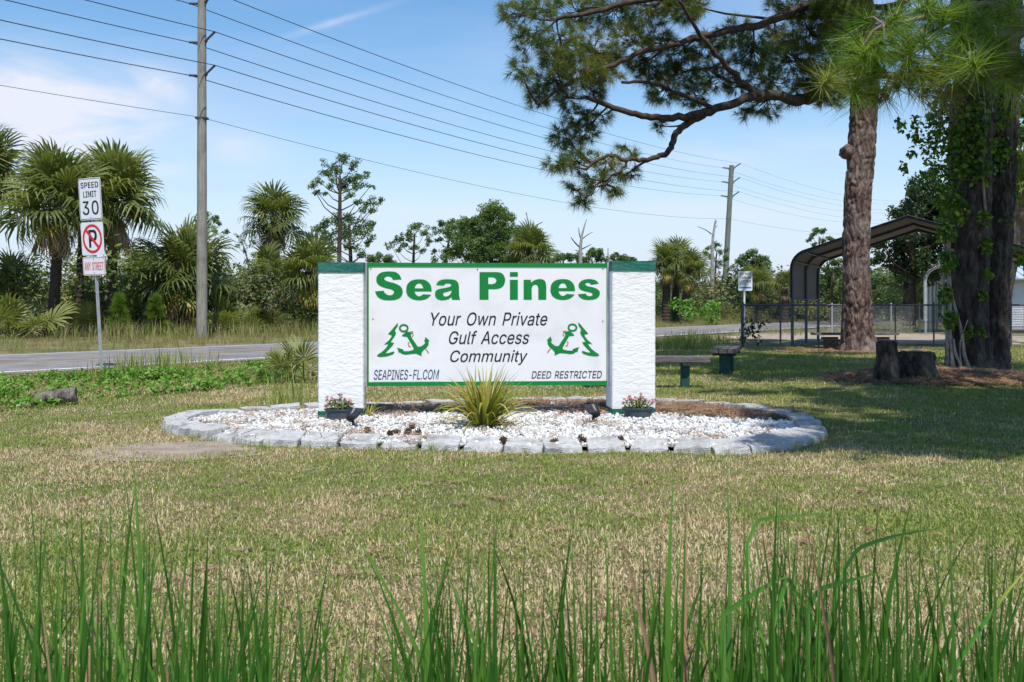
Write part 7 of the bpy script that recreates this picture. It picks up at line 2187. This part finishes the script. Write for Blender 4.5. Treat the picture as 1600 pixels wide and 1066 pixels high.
snag('grey leafless leaning saplings left of the speed limit sign', 46, [[(45, 470, 1.6), (52, 420, 1.2), (58, 372, 0.6)], [(48, 440, 0.8), (38, 400, 0.5), (30, 370, 0.3)], [(60, 430, 0.9), (66, 390, 0.6), (68, 360, 0.3)], [(52, 425, 0.6), (76, 395, 0.4)], [(20, 430, 0.6), (10, 385, 0.3)]], 5)

# young pines in front of the thicket
for px, py, h_px, lab in [(186, 528, 66, 'bright green young pine right of the speed limit post'), (243, 526, 62, 'bright green young pine between speed sign and near utility pole')]:
    b = G(px, py)
    y = b.y
    t = thing('young_pine', lab, 'young pine', b)
    hh_ = h_px / F * y
    m_ = MB(); m_.tube([b, b + UP * hh_ * 0.5, b + UP * hh_], [0.03, 0.02, 0.006], 6); m_.build('stem', M['limb'], t)
    tp, ta = [], []
    for i in range(90):
        f = random.uniform(0.02, 1) ** 0.8; a = random.uniform(0, 6.28); rr = (1.05 - f) * hh_ * 0.34 * random.uniform(0.5, 1)
        tp.append(tuple(b + Vector((math.cos(a) * rr, math.sin(a) * rr, f * hh_)))); d = Vector((math.cos(a) * 0.8, math.sin(a) * 0.8, 0.9)).normalized(); ta.append(tuple(d))
    part_np('needles', tufts(np.array(tp), np.array(ta), 34, 0.30, 0.014, 0.9, 0.05, 0.1, rng.uniform(0, 0.45, len(tp))), M['brightneedle'], t, 'stuff')


# ------------------------------------------------------------------ thicket: undergrowth that reads as one mass
def bush_src(name, mat, seed, nl=1900, size=0.036, wide=1.0, aspect=0.5):
    r = np.random.default_rng(seed)
    k_ = 7
    cen = r.normal(size=(k_, 3)) * np.array([0.42 * wide, 0.42 * wide, 0.22]) + np.array([0, 0, 0.55])
    rad = r.uniform(0.22, 0.42, (k_, 1)) * np.array([[1.0, 1.0, 0.9]])
    V, Fc, T = leaf_cloud(nl, cen, rad, size, 1.8, 0.35, aspect, r)
    V[:, 2] = np.maximum(V[:, 2], 0.0)
    return npmesh(name, V, Fc, mat, T)


def twig_src(seed):
    r = random.Random(seed); m_ = MB()
    for i in range(16):
        a = r.uniform(0, 6.28); l_ = r.uniform(0.5, 1.1); tl = r.uniform(0.05, 0.6)
        d = Vector((math.cos(a) * tl, math.sin(a) * tl, 1)).normalized()
        q = Vector((r.gauss(0, .1), r.gauss(0, .1), 0)); e = q + d * l_
        m_.tube([q, q.lerp(e, .5) + Vector((r.gauss(0, .05), r.gauss(0, .05), 0)), e], [0.010, 0.007, 0.003], 3, cap=False)
        for k_ in range(2):
            s = q.lerp(e, r.uniform(0.4, 0.9)); m_.tube([s, s + Vector((r.gauss(0, .18), r.gauss(0, .18), r.uniform(.05, .3)))], [0.005, 0.002], 3, cap=False)
    o = m_.build('twigs', M['snag'], None, recalc=False); me_ = o.data; bpy.data.objects.remove(o); return me_


BUSH = [bush_src('bush', M['leafmid'], 1), bush_src('bush', M['leafmid'], 2, 1700, 0.030), bush_src('bush', M['leafolive'], 3, 1700, 0.032), bush_src('bush', M['leafolive'], 4, 1500, 0.028),
        bush_src('bush', M['leafdark'], 5, 1700, 0.042), bush_src('bush', M['frond'], 6, 1000, 0.10, 1.0, 0.14), twig_src(1), twig_src(2)]
pts, scl, ids = [], [], []
for i in range(860):
    t_ = random.uniform(-16, 125); d_ = RW + 7.5 + abs(random.gauss(0, 1)) * 7.0
    q = road_pt(t_, d_)
    if q.y < 20: continue
    px = 800 + F * q.x / q.y
    if px < -160 or px > 1500: continue
    if 300 < px < 330 and d_ < RW + 10: continue
    if px < 215 and q.y < 42.5: continue
    if 375 < px < 475 and q.y < 56 and random.random() < 0.6: continue
    h_ = random.uniform(0.9, 2.3) + (1.7 if px < 520 else 0.6 if px > 1024 else 0.0) * min(1, (d_ - RW - 7) / 8) * random.uniform(0.4, 1.2)
    if d_ < RW + 9.5: h_ *= 0.5
    pts.append((q.x, q.y, -0.1)); scl.append((h_ * random.uniform(0.9, 1.3), h_ * random.uniform(0.9, 1.3), h_))
    ids.append(random.choices(range(8), [16, 16, 18, 14, 12, 14, 7, 6])[0])
scatter('thicket', 'mixed green and olive undergrowth thicket on the far side of the road', pts, [(0, 0, random.uniform(0, 6.28)) for _ in pts], scl, ids, BUSH, cat='undergrowth')
# far wood closing the horizon
pts, scl, ids = [], [], []
for i in range(520):
    y = random.uniform(85, 190); px = random.uniform(-150, 1750)
    if px > 1150: y = random.uniform(62, 170)
    x = (px - 800) / F * y
    h_ = random.uniform(2.0, 4.6) * (0.8 if 340 < px < 420 or 860 < px < 1010 else 1.0)
    pts.append((x, y, -0.2)); scl.append((h_ * 1.3, h_ * 1.3, h_)); ids.append(random.choice([0, 1, 4, 4, 2]))
scatter('far_wood', 'far green wood along the horizon', pts, [(0, 0, random.uniform(0, 6.28)) for _ in pts], scl, ids, BUSH[:6], cat='woodland')

# single shrubs that stand out
def shrub(name, label, at, s, src, zs=1.0):
    o = link(name, src); tag(o, label, 'shrub'); o.location = at; o.scale = (s, s, s * zs); o.rotation_euler = (0, 0, random.uniform(0, 6.28)); return o


shrub('shrub', 'pale grey wispy shrub behind the fence right of the pine trunk', Vector((P(1408, 515, 36).x, 36, 0)), 0.95, bush_src('shrub', M['greyleaf'], 11, 900, 0.045, 1.2, 0.25))
shrub('shrub', 'leafy dark weed growing at the fence corner post', Vector((P(1176, 543, 27.6).x, 27.6, 0)), 0.62, bush_src('shrub', M['leafdark'], 12, 170, 0.10, 0.5, 0.45), 1.35)
shrub('shrub', 'green bush below the dark dense tree behind the fence', Vector((P(1395, 490, 46).x, 46, 0)), 1.5, BUSH[0])
shrub('shrub', 'olive bush behind the litter sign across the road', Vector((P(1160, 490, 60).x, 60, 0)), 1.5, BUSH[2])
shrub('shrub', 'bright green bush across the road right of the three palms', Vector((P(1105, 490, 58).x, 58, 0)), 1.5, bush_src('shrub', M['leafbright'], 13, 700, 0.07))

# ------------------------------------------------------------------ ditch: creeping ground cover, log
cov = [G(*q) for q in [(-40, 652), (40, 648), (120, 634), (220, 622), (330, 612), (430, 603), (500, 598), (500, 588), (420, 577), (300, 578), (180, 588), (60, 594), (-40, 600)]]
covp = [(p.x, p.y) for p in cov]
n = 26000
gx, gy = rng.uniform(-9.5, -3.0, n), rng.uniform(9.5, 18.5, n)
den = fnoise(gx, gy, 1.5, 2)
keep = in_poly(gx, gy, covp) & (rng.uniform(size=n) < np.clip((den - 0.47) * 6.0, 0.06, 1))
gx, gy, den = gx[keep], gy[keep], den[keep]; k = len(gx)


def leaflet_src(seed, mat, size=0.027):
    V, Fc, T = leaf_cloud(7, [(0, 0, 0.02)], [(0.06, 0.06, 0.03)], size, 1.0, 1.2, 0.55, np.random.default_rng(seed)); return npmesh('leaflets', V, Fc, mat, T)


CRE = [leaflet_src(s, M['leafbright']) for s in range(4)] + [leaflet_src(9, M['leafolive'], 0.03)]
scatter('creeping_ground_cover', 'bright green creeping ground cover along the roadside ditch', np.stack([gx, gy, rng.uniform(0.0, 1.0, k) * (0.06 + 0.24 * np.clip(den - 0.3, 0, 1))], 1),
        rng.normal(0, 0.3, (k, 3)) * np.array([1, 1, 20]), rng.uniform(0.8, 1.4, k), np.where(rng.uniform(size=k) < 0.16, 4, rng.integers(0, 4, k)), CRE, cat='ground cover')
lg = G(86, 634)
m_ = MB(); q = catmull([lg + Vector((-0.24, -0.02, 0.07)), lg + Vector((-0.08, 0, 0.10)), lg + Vector((0.08, 0.02, 0.11)), lg + Vector((0.22, 0.05, 0.13))], 10, closed=False)
m_.tube(q, [0.068 + 0.022 * noise.noise(Vector((i * 0.7, 3, 1))) + 0.02 * i / len(q) for i in range(len(q))], 14)
m_.v = [tuple(Vector(v) + Vector((noise.noise(Vector(v) * 14), noise.noise(Vector(v) * 14 + Vector((7, 0, 0))), noise.noise(Vector(v) * 22))) * 0.022) for v in m_.v]
lo_ = m_.build('log', M['log'], smooth=True, sharp=45); tag(lo_, 'grey rotten log lying in the green ditch at the left', 'log')


# ------------------------------------------------------------------ grass
def grass_src(seed, mat, nb_=14, h_=0.05, w=0.0045, lean=0.7, spread=0.05, segs=2):
    r = np.random.default_rng(seed)
    V, Fc, T = [], [], []
    for i in range(nb_):
        a = r.uniform(0, 6.283); l_ = h_ * r.uniform(0.55, 1.2); tl = lean * r.uniform(0.1, 1.2)
        b = np.array([r.normal() * spread, r.normal() * spread, -0.004])
        d = np.array([math.cos(a), math.sin(a)])
        s = np.array([-d[1], d[0], 0]) * w / 2
        m1 = b + np.array([d[0] * math.sin(tl * 0.7), d[1] * math.sin(tl * 0.7), math.cos(tl * 0.7)]) * l_ * 0.55
        m2 = m1 + np.array([d[0] * math.sin(tl * 1.5), d[1] * math.sin(tl * 1.5), math.cos(tl * 1.5)]) * l_ * 0.45
        k_ = len(V)
        V += [b - s, b + s, m1 + s * 0.8, m1 - s * 0.8, m2]
        t = r.uniform()
        T += [t] * 5
        Fc += [(k_, k_ + 1, k_ + 2), (k_, k_ + 2, k_ + 3), (k_ + 3, k_ + 2, k_ + 4)]
    return npmesh('grass_tuft', V, Fc, mat, T)


GR = [grass_src(s, M['grassgreen'], 17, 0.036, 0.0062, 1.25, 0.055) for s in range(3)] + [grass_src(10 + s, M['grassstraw'], 17, 0.034, 0.0056, 1.55, 0.06) for s in range(3)] + [grass_src(20, M['grassstraw'], 14, 0.045, 0.0065, 1.9, 0.07)]
TG = [grass_src(30 + s, M['tallgrass'], 14, 0.36, 0.009, 0.55, 0.07) for s in range(3)] + [grass_src(40, M['grassgreen'], 14, 0.32, 0.011, 0.5, 0.07)]
BEDO = [(p.x + (p.x - bed_c.x) * 0.004, p.y + (p.y - bed_c.y) * 0.004) for p in bed_curve]


def on_road(x, y, marg=0.0):
    d = (x - RP.x) * RN.x + (y - RP.y) * RN.y
    return (d > -marg) & (d < RW + marg)


def lawn_band(y0, y1, dens):
    a = (y1 ** 2 - y0 ** 2) * 0.54 + 1.6 * (y1 - y0)
    n_ = int(dens * a)
    y = np.sqrt(rng.uniform(y0 ** 2, y1 ** 2, n_)); x = rng.uniform(-1, 1, n_) * (0.54 * y + 0.8)
    d = (x - RP.x) * RN.x + (y - RP.y) * RN.y
    keep = ~in_poly(x, y, BEDO) & (d < -0.15)
    soil = ((x + 2.72) / 0.50) ** 2 + ((y - 8.45) / 0.42) ** 2 + 1.3 * (fnoise(x, y, 0.4, 4) - 0.5)
    keep &= (rng.uniform(size=n_) < np.clip((soil - 0.55) * 1.3, 0.05, 1))
    for (c, rx, ry) in STRAW_C:
        sdist = ((x - c[0]) / rx) ** 2 + ((y - c[1]) / ry) ** 2 + 0.9 * (fnoise(x, y, 0.7, 6) - 0.5)
        keep &= rng.uniform(size=n_) < np.clip((sdist - 0.25) * 1.1, 0.15, 1)
    keep &= ~((y > 28.4) & (x > 6.6) & (fnoise(x, y, 2.0, 9) > 0.25))
    return x[keep], y[keep]


LX, LY = [], []
for y0, y1, dn in [(2.6, 6.0, 560), (6.0, 9.5, 360), (9.5, 14, 190), (14, 20, 100), (20, 29, 55), (29, 46, 12)]:
    a, b = lawn_band(y0, y1, dn); LX.append(a); LY.append(b)
LX, LY = np.concatenate(LX), np.concatenate(LY)
k = len(LX)
g = fnoise(LX, LY, 1.6, 1) * 0.55 + fnoise(LX, LY, 0.42, 5) * 0.45
shade = np.clip((LX - 1.2) / 2.5, 0, 1) * np.clip((LY - 7.5) / 2.5, 0, 1)         # tree shade put into the tuft colours: greener mix where it falls
pg = np.clip((g - 0.50) * 3.2 + 0.49 + 0.30 * shade + 0.12 * np.clip((LY - 6) / 4, 0, 1), 0.10, 0.93)
isg = rng.uniform(size=k) < pg
idx = np.where(isg, rng.integers(0, 3, k), 3 + rng.integers(0, 4, k))
far = np.clip((LY - 9) / 12, 0, 1)
scl = rng.uniform(0.7, 1.25, k) * (1 + 0.9 * far) * (0.72 + 0.45 * fnoise(LX, LY, 0.23, 12))
scatter('lawn_grass', 'mown lawn grass, green mixed with dry straw coloured blades', np.stack([LX, LY, gzn(LX, LY)], 1), np.stack([np.zeros(k), np.zeros(k), rng.uniform(0, 6.28, k)], 1), scl, idx, GR, cat='lawn')

# pine needles and a few dead leaves lying in the lawn
a_, b_ = lawn_band(3.0, 12.0, 7); c_, d_ = lawn_band(12.0, 24.0, 10)
a_, b_ = np.concatenate([a_, c_]), np.concatenate([b_, d_]); k = len(a_)


def dead_leaf_src(seed):
    V, Fc, T = leaf_cloud(2, [(0, 0, 0.01)], [(0.05, 0.05, 0.01)], 0.014, 1.0, 2.5, 0.6, np.random.default_rng(seed)); return npmesh('dead_leaf', V, Fc, M['straw'], T)


LIT = STRAW[:3] + [dead_leaf_src(1), dead_leaf_src(2)]
scatter('lawn_litter', 'fallen pine needles and small dead leaves in the lawn', np.stack([a_, b_, gzn(a_, b_) + 0.016], 1), np.stack([np.zeros(k), np.zeros(k), rng.uniform(0, 6.28, k)], 1),
        rng.uniform(0.35, 0.8, k), rng.integers(0, 5, k), LIT, cat='lawn litter')

# rough grass on both verges of the road and in the ditch
vx, vy, vi, vs_ = [], [], [], []


def verge(n_, t0, t1, d0, d1, s0, s1, gfrac):
    t_ = rng.uniform(t0, t1, n_); d_ = rng.uniform(d0, d1, n_)
    x = RP.x + RD.x * t_ + RN.x * d_; y = RP.y + RD.y * t_ + RN.y * d_
    ok = (np.abs(x) < 0.56 * y + 2) & ~((x > 6.4) & (y > 28) & (y < 38))
    if d1 < 0: ok &= ~in_poly(x, y, covp) | (rng.uniform(size=n_) < 0.35)
    x, y = x[ok], y[ok]; q = len(x)
    vx.append(x); vy.append(y); vi.append(np.where(rng.uniform(size=q) < gfrac, 3, rng.integers(0, 3, q))); vs_.append(rng.uniform(s0, s1, q))


verge(10000, -12, 110, RW + 0.15, RW + 9.5, 0.25, 0.80, 0.2)
verge(3000, 10, 120, RW + 5, RW + 13, 1.0, 2.2, 0.25)
verge(600, -10, 20, -1.2, -0.25, 0.12, 0.25, 0.3)
verge(2000, -10, 20, -4.5, -0.8, 0.25, 0.6, 0.4)
verge(900, 16, 60, -6.5, -0.2, 0.3, 0.9, 0.35)
vx, vy, vi, vs_ = map(np.concatenate, (vx, vy, vi, vs_)); k = len(vx)
scatter('verge_grass', 'rough tan and green grass on the verges of the road', np.stack([vx, vy, np.zeros(k)], 1), np.stack([np.zeros(k), np.zeros(k), rng.uniform(0, 6.28, k)], 1), vs_, vi, TG, cat='verge grass')
# taller green grass left of the fence corner and along the edging stones
tx, ty, ts = [], [], []
for px, py, r_, n_ in [(1040, 545, 0.9, 30), (1075, 540, 0.8, 18), (1105, 543, 0.8, 12), (1100, 530, 0.6, 8), (190, 585, 0.7, 16), (290, 580, 0.6, 12), (455, 640, 0.3, 5)]:
    c = G(px, py)
    for _ in range(n_): tx.append(c.x + random.gauss(0, r_ * .5)); ty.append(c.y + random.gauss(0, r_)); ts.append(random.uniform(0.8, 1.6))
for i in range(120):
    p = bed_curve[random.randrange(len(bed_curve))]; d = (p - bed_c).normalized()
    if p.y > 9.6: continue
    q = p + d * random.uniform(0.0, 0.07); tx.append(q.x); ty.append(q.y); ts.append(random.uniform(0.15, 0.32))
k = len(tx)
scatter('uncut_grass', 'uncut green grass tufts by the fence corner and along the edging stones', np.stack([tx, ty, np.zeros(k)], 1), np.stack([np.zeros(k), np.zeros(k), rng.uniform(0, 6.28, k)], 1), np.array(ts), np.full(k, 3), TG, cat='grass')

# ------------------------------------------------------------------ cattails in the ditch by the camera
CT = [blade_mesh('leaf', M['cattail'], 1.0, 0.011, b, 10, 0.22, 0.12, 60 + s, tw) for s, (b, tw) in enumerate([(0.06, 0.3), (0.14, -0.5), (0.22, 0.8), (0.05, 1.4), (0.30, 0.2), (0.10, 2.2), (0.42, -0.9)])]
DRY = blade_mesh('leaf', M['straw'], 1.0, 0.010, 0.35, 10, 0.25, 0.1, 81, 1.2)
ENV_X = [-50, 0, 60, 150, 230, 290, 330, 400, 470, 550, 600, 650, 700, 760, 800, 860, 930, 1000, 1080, 1150, 1250, 1330, 1400, 1500, 1650]
ENV_Y = [850, 880, 760, 725, 745, 690, 800, 800, 830, 820, 960, 965, 800, 770, 880, 735, 830, 770, 800, 745, 745, 800, 760, 800, 770]
DEN_X = [-50, 100, 250, 340, 450, 560, 610, 650, 690, 780, 850, 950, 1050, 1150, 1300, 1450, 1650]
DEN_Y = [0.95, 1.0, 1.0, 1.0, 0.95, 0.95, 0.85, 0.85, 0.95, 0.95, 0.9, 0.95, 1.0, 1.4, 1.4, 1.3, 1.3]


def ct_leaf(parent, root, px, py, y, w, src, yaw=None, lean=None):
    """A leaf rooted at the foot of its plant whose tip comes near the given pixel."""
    tip = P(px, py, y)
    o = link('leaf', src, parent)
    off = Vector((random.uniform(-0.10, 0.10), random.gauss(0, 0.05), 0))
    b = root + off
    d = tip - b; L_ = d.length
    o.location = off
    q = d.to_track_quat('Z', 'Y')
    o.rotation_euler = (q @ Euler((0, 0, random.uniform(0, 6.28) if yaw is None else yaw)).to_quaternion()).to_euler()
    o.scale = (w / 0.011, w / 0.011 * 0.6 + 0.4, L_)
    return o


n_ct = 0
while n_ct < 290:
    px = random.uniform(-40, 1640)
    if random.uniform(0, 1.4) > np.interp(px, DEN_X, DEN_Y): continue
    y = random.uniform(1.55, 2.75)
    x = (px - 800) / F * y
    root = Vector((x - random.uniform(0, 0.09), y, gz(x, y)))
    t = thing('cattail_plant', 'upright green cattail shoot in the stand along the foreground', 'cattail', root, 'cattails in the foreground')
    env = np.interp(px, ENV_X, ENV_Y)
    top_py = env + abs(random.gauss(0, 1)) * 75 - 12
    if n_ct % 3 == 2: top_py = random.uniform(max(env, 900), 1020)
    for i in range(random.choice([6, 7, 7, 8])):
        py = min(1090, top_py + (0 if i == 0 else random.uniform(20, 290)))
        ct_leaf(t, root, px + random.gauss(12, 60) + (random.uniform(-60, 60) if random.random() < 0.15 else 0), py, y + random.gauss(0, 0.05), random.choice((0.008, 0.011, 0.013, 0.016, 0.020, 0.025)) * random.uniform(0.8, 1.2), DRY if random.random() < 0.035 else random.choice(CT), yaw=random.gauss(0, 0.8))
    n_ct += 1


def special(label, path, y, w, mat, seed):
    """A bent leaf that follows a path of pixels, on a shoot of its own."""
    pts_ = catmull([P(a, b, y + 0.06 * i) for i, (a, b) in enumerate(path)], 6, closed=False)
    foot = Vector((pts_[0].x, y, gz(pts_[0].x, y)))
    t = thing('cattail_plant', label, 'cattail', foot)
    V, T, Fc = [], [], []
    full = [foot.lerp(pts_[0], f) for f in (0, .25, .5, .75)] + pts_
    for i, p in enumerate(full):
        f = i / (len(full) - 1)
        a, b = full[max(0, i - 1)], full[min(len(full) - 1, i + 1)]
        d = (b - a).normalized(); s = d.cross(Vector((0.1, -1, 0.25))).normalized()
        ww = w * (1 - f ** 4) * (0.8 + 0.2 * math.sin(f * 3.14)) + 0.0005
        V += [tuple(p - foot - s * ww / 2), tuple(p - foot + Vector((0, 0.10 * ww, -0.12 * ww))), tuple(p - foot + s * ww / 2)]; T += [max(0, (f - 0.55) * 2.1)] * 3
    for i in range(len(full) - 1):
        b = i * 3; Fc += [(b, b + 1, b + 4, b + 3), (b + 1, b + 2, b + 5, b + 4)]
    link('leaf', npmesh('leaf', V, Fc, M[mat], T, smooth=True), t)


special('cattail shoot with a leaf bent over and yellow at its hanging tip', [(1205, 990), (1222, 930), (1231, 906), (1244, 925), (1262, 950), (1281, 974)], 1.85, 0.0086, 'cattailtip', 1)
special('cattail leaf bent flat to the right, upper one, right of centre', [(1168, 850), (1182, 818), (1200, 810), (1250, 806), (1305, 803)], 2.0, 0.0071, 'cattail', 2)
special('cattail leaf bent flat to the right, pale, near the right side', [(1320, 890), (1342, 858), (1380, 843), (1420, 833), (1464, 827)], 1.95, 0.0076, 'cattail', 3)
special('cattail leaf bent low to the right below the other bent leaves', [(1262, 960), (1278, 925), (1310, 912), (1345, 903), (1382, 892)], 1.8, 0.0086, 'cattail', 4)
special('dark cattail leaf leaning right across the middle of the stand', [(1130, 960), (1160, 940), (1200, 915), (1232, 900)], 1.75, 0.0097, 'cattail', 5)
special('long cattail leaf leaning far right at the right edge with yellow tip', [(1480, 1066), (1530, 985), (1570, 930), (1605, 888)], 1.7, 0.0076, 'cattailtip', 6)
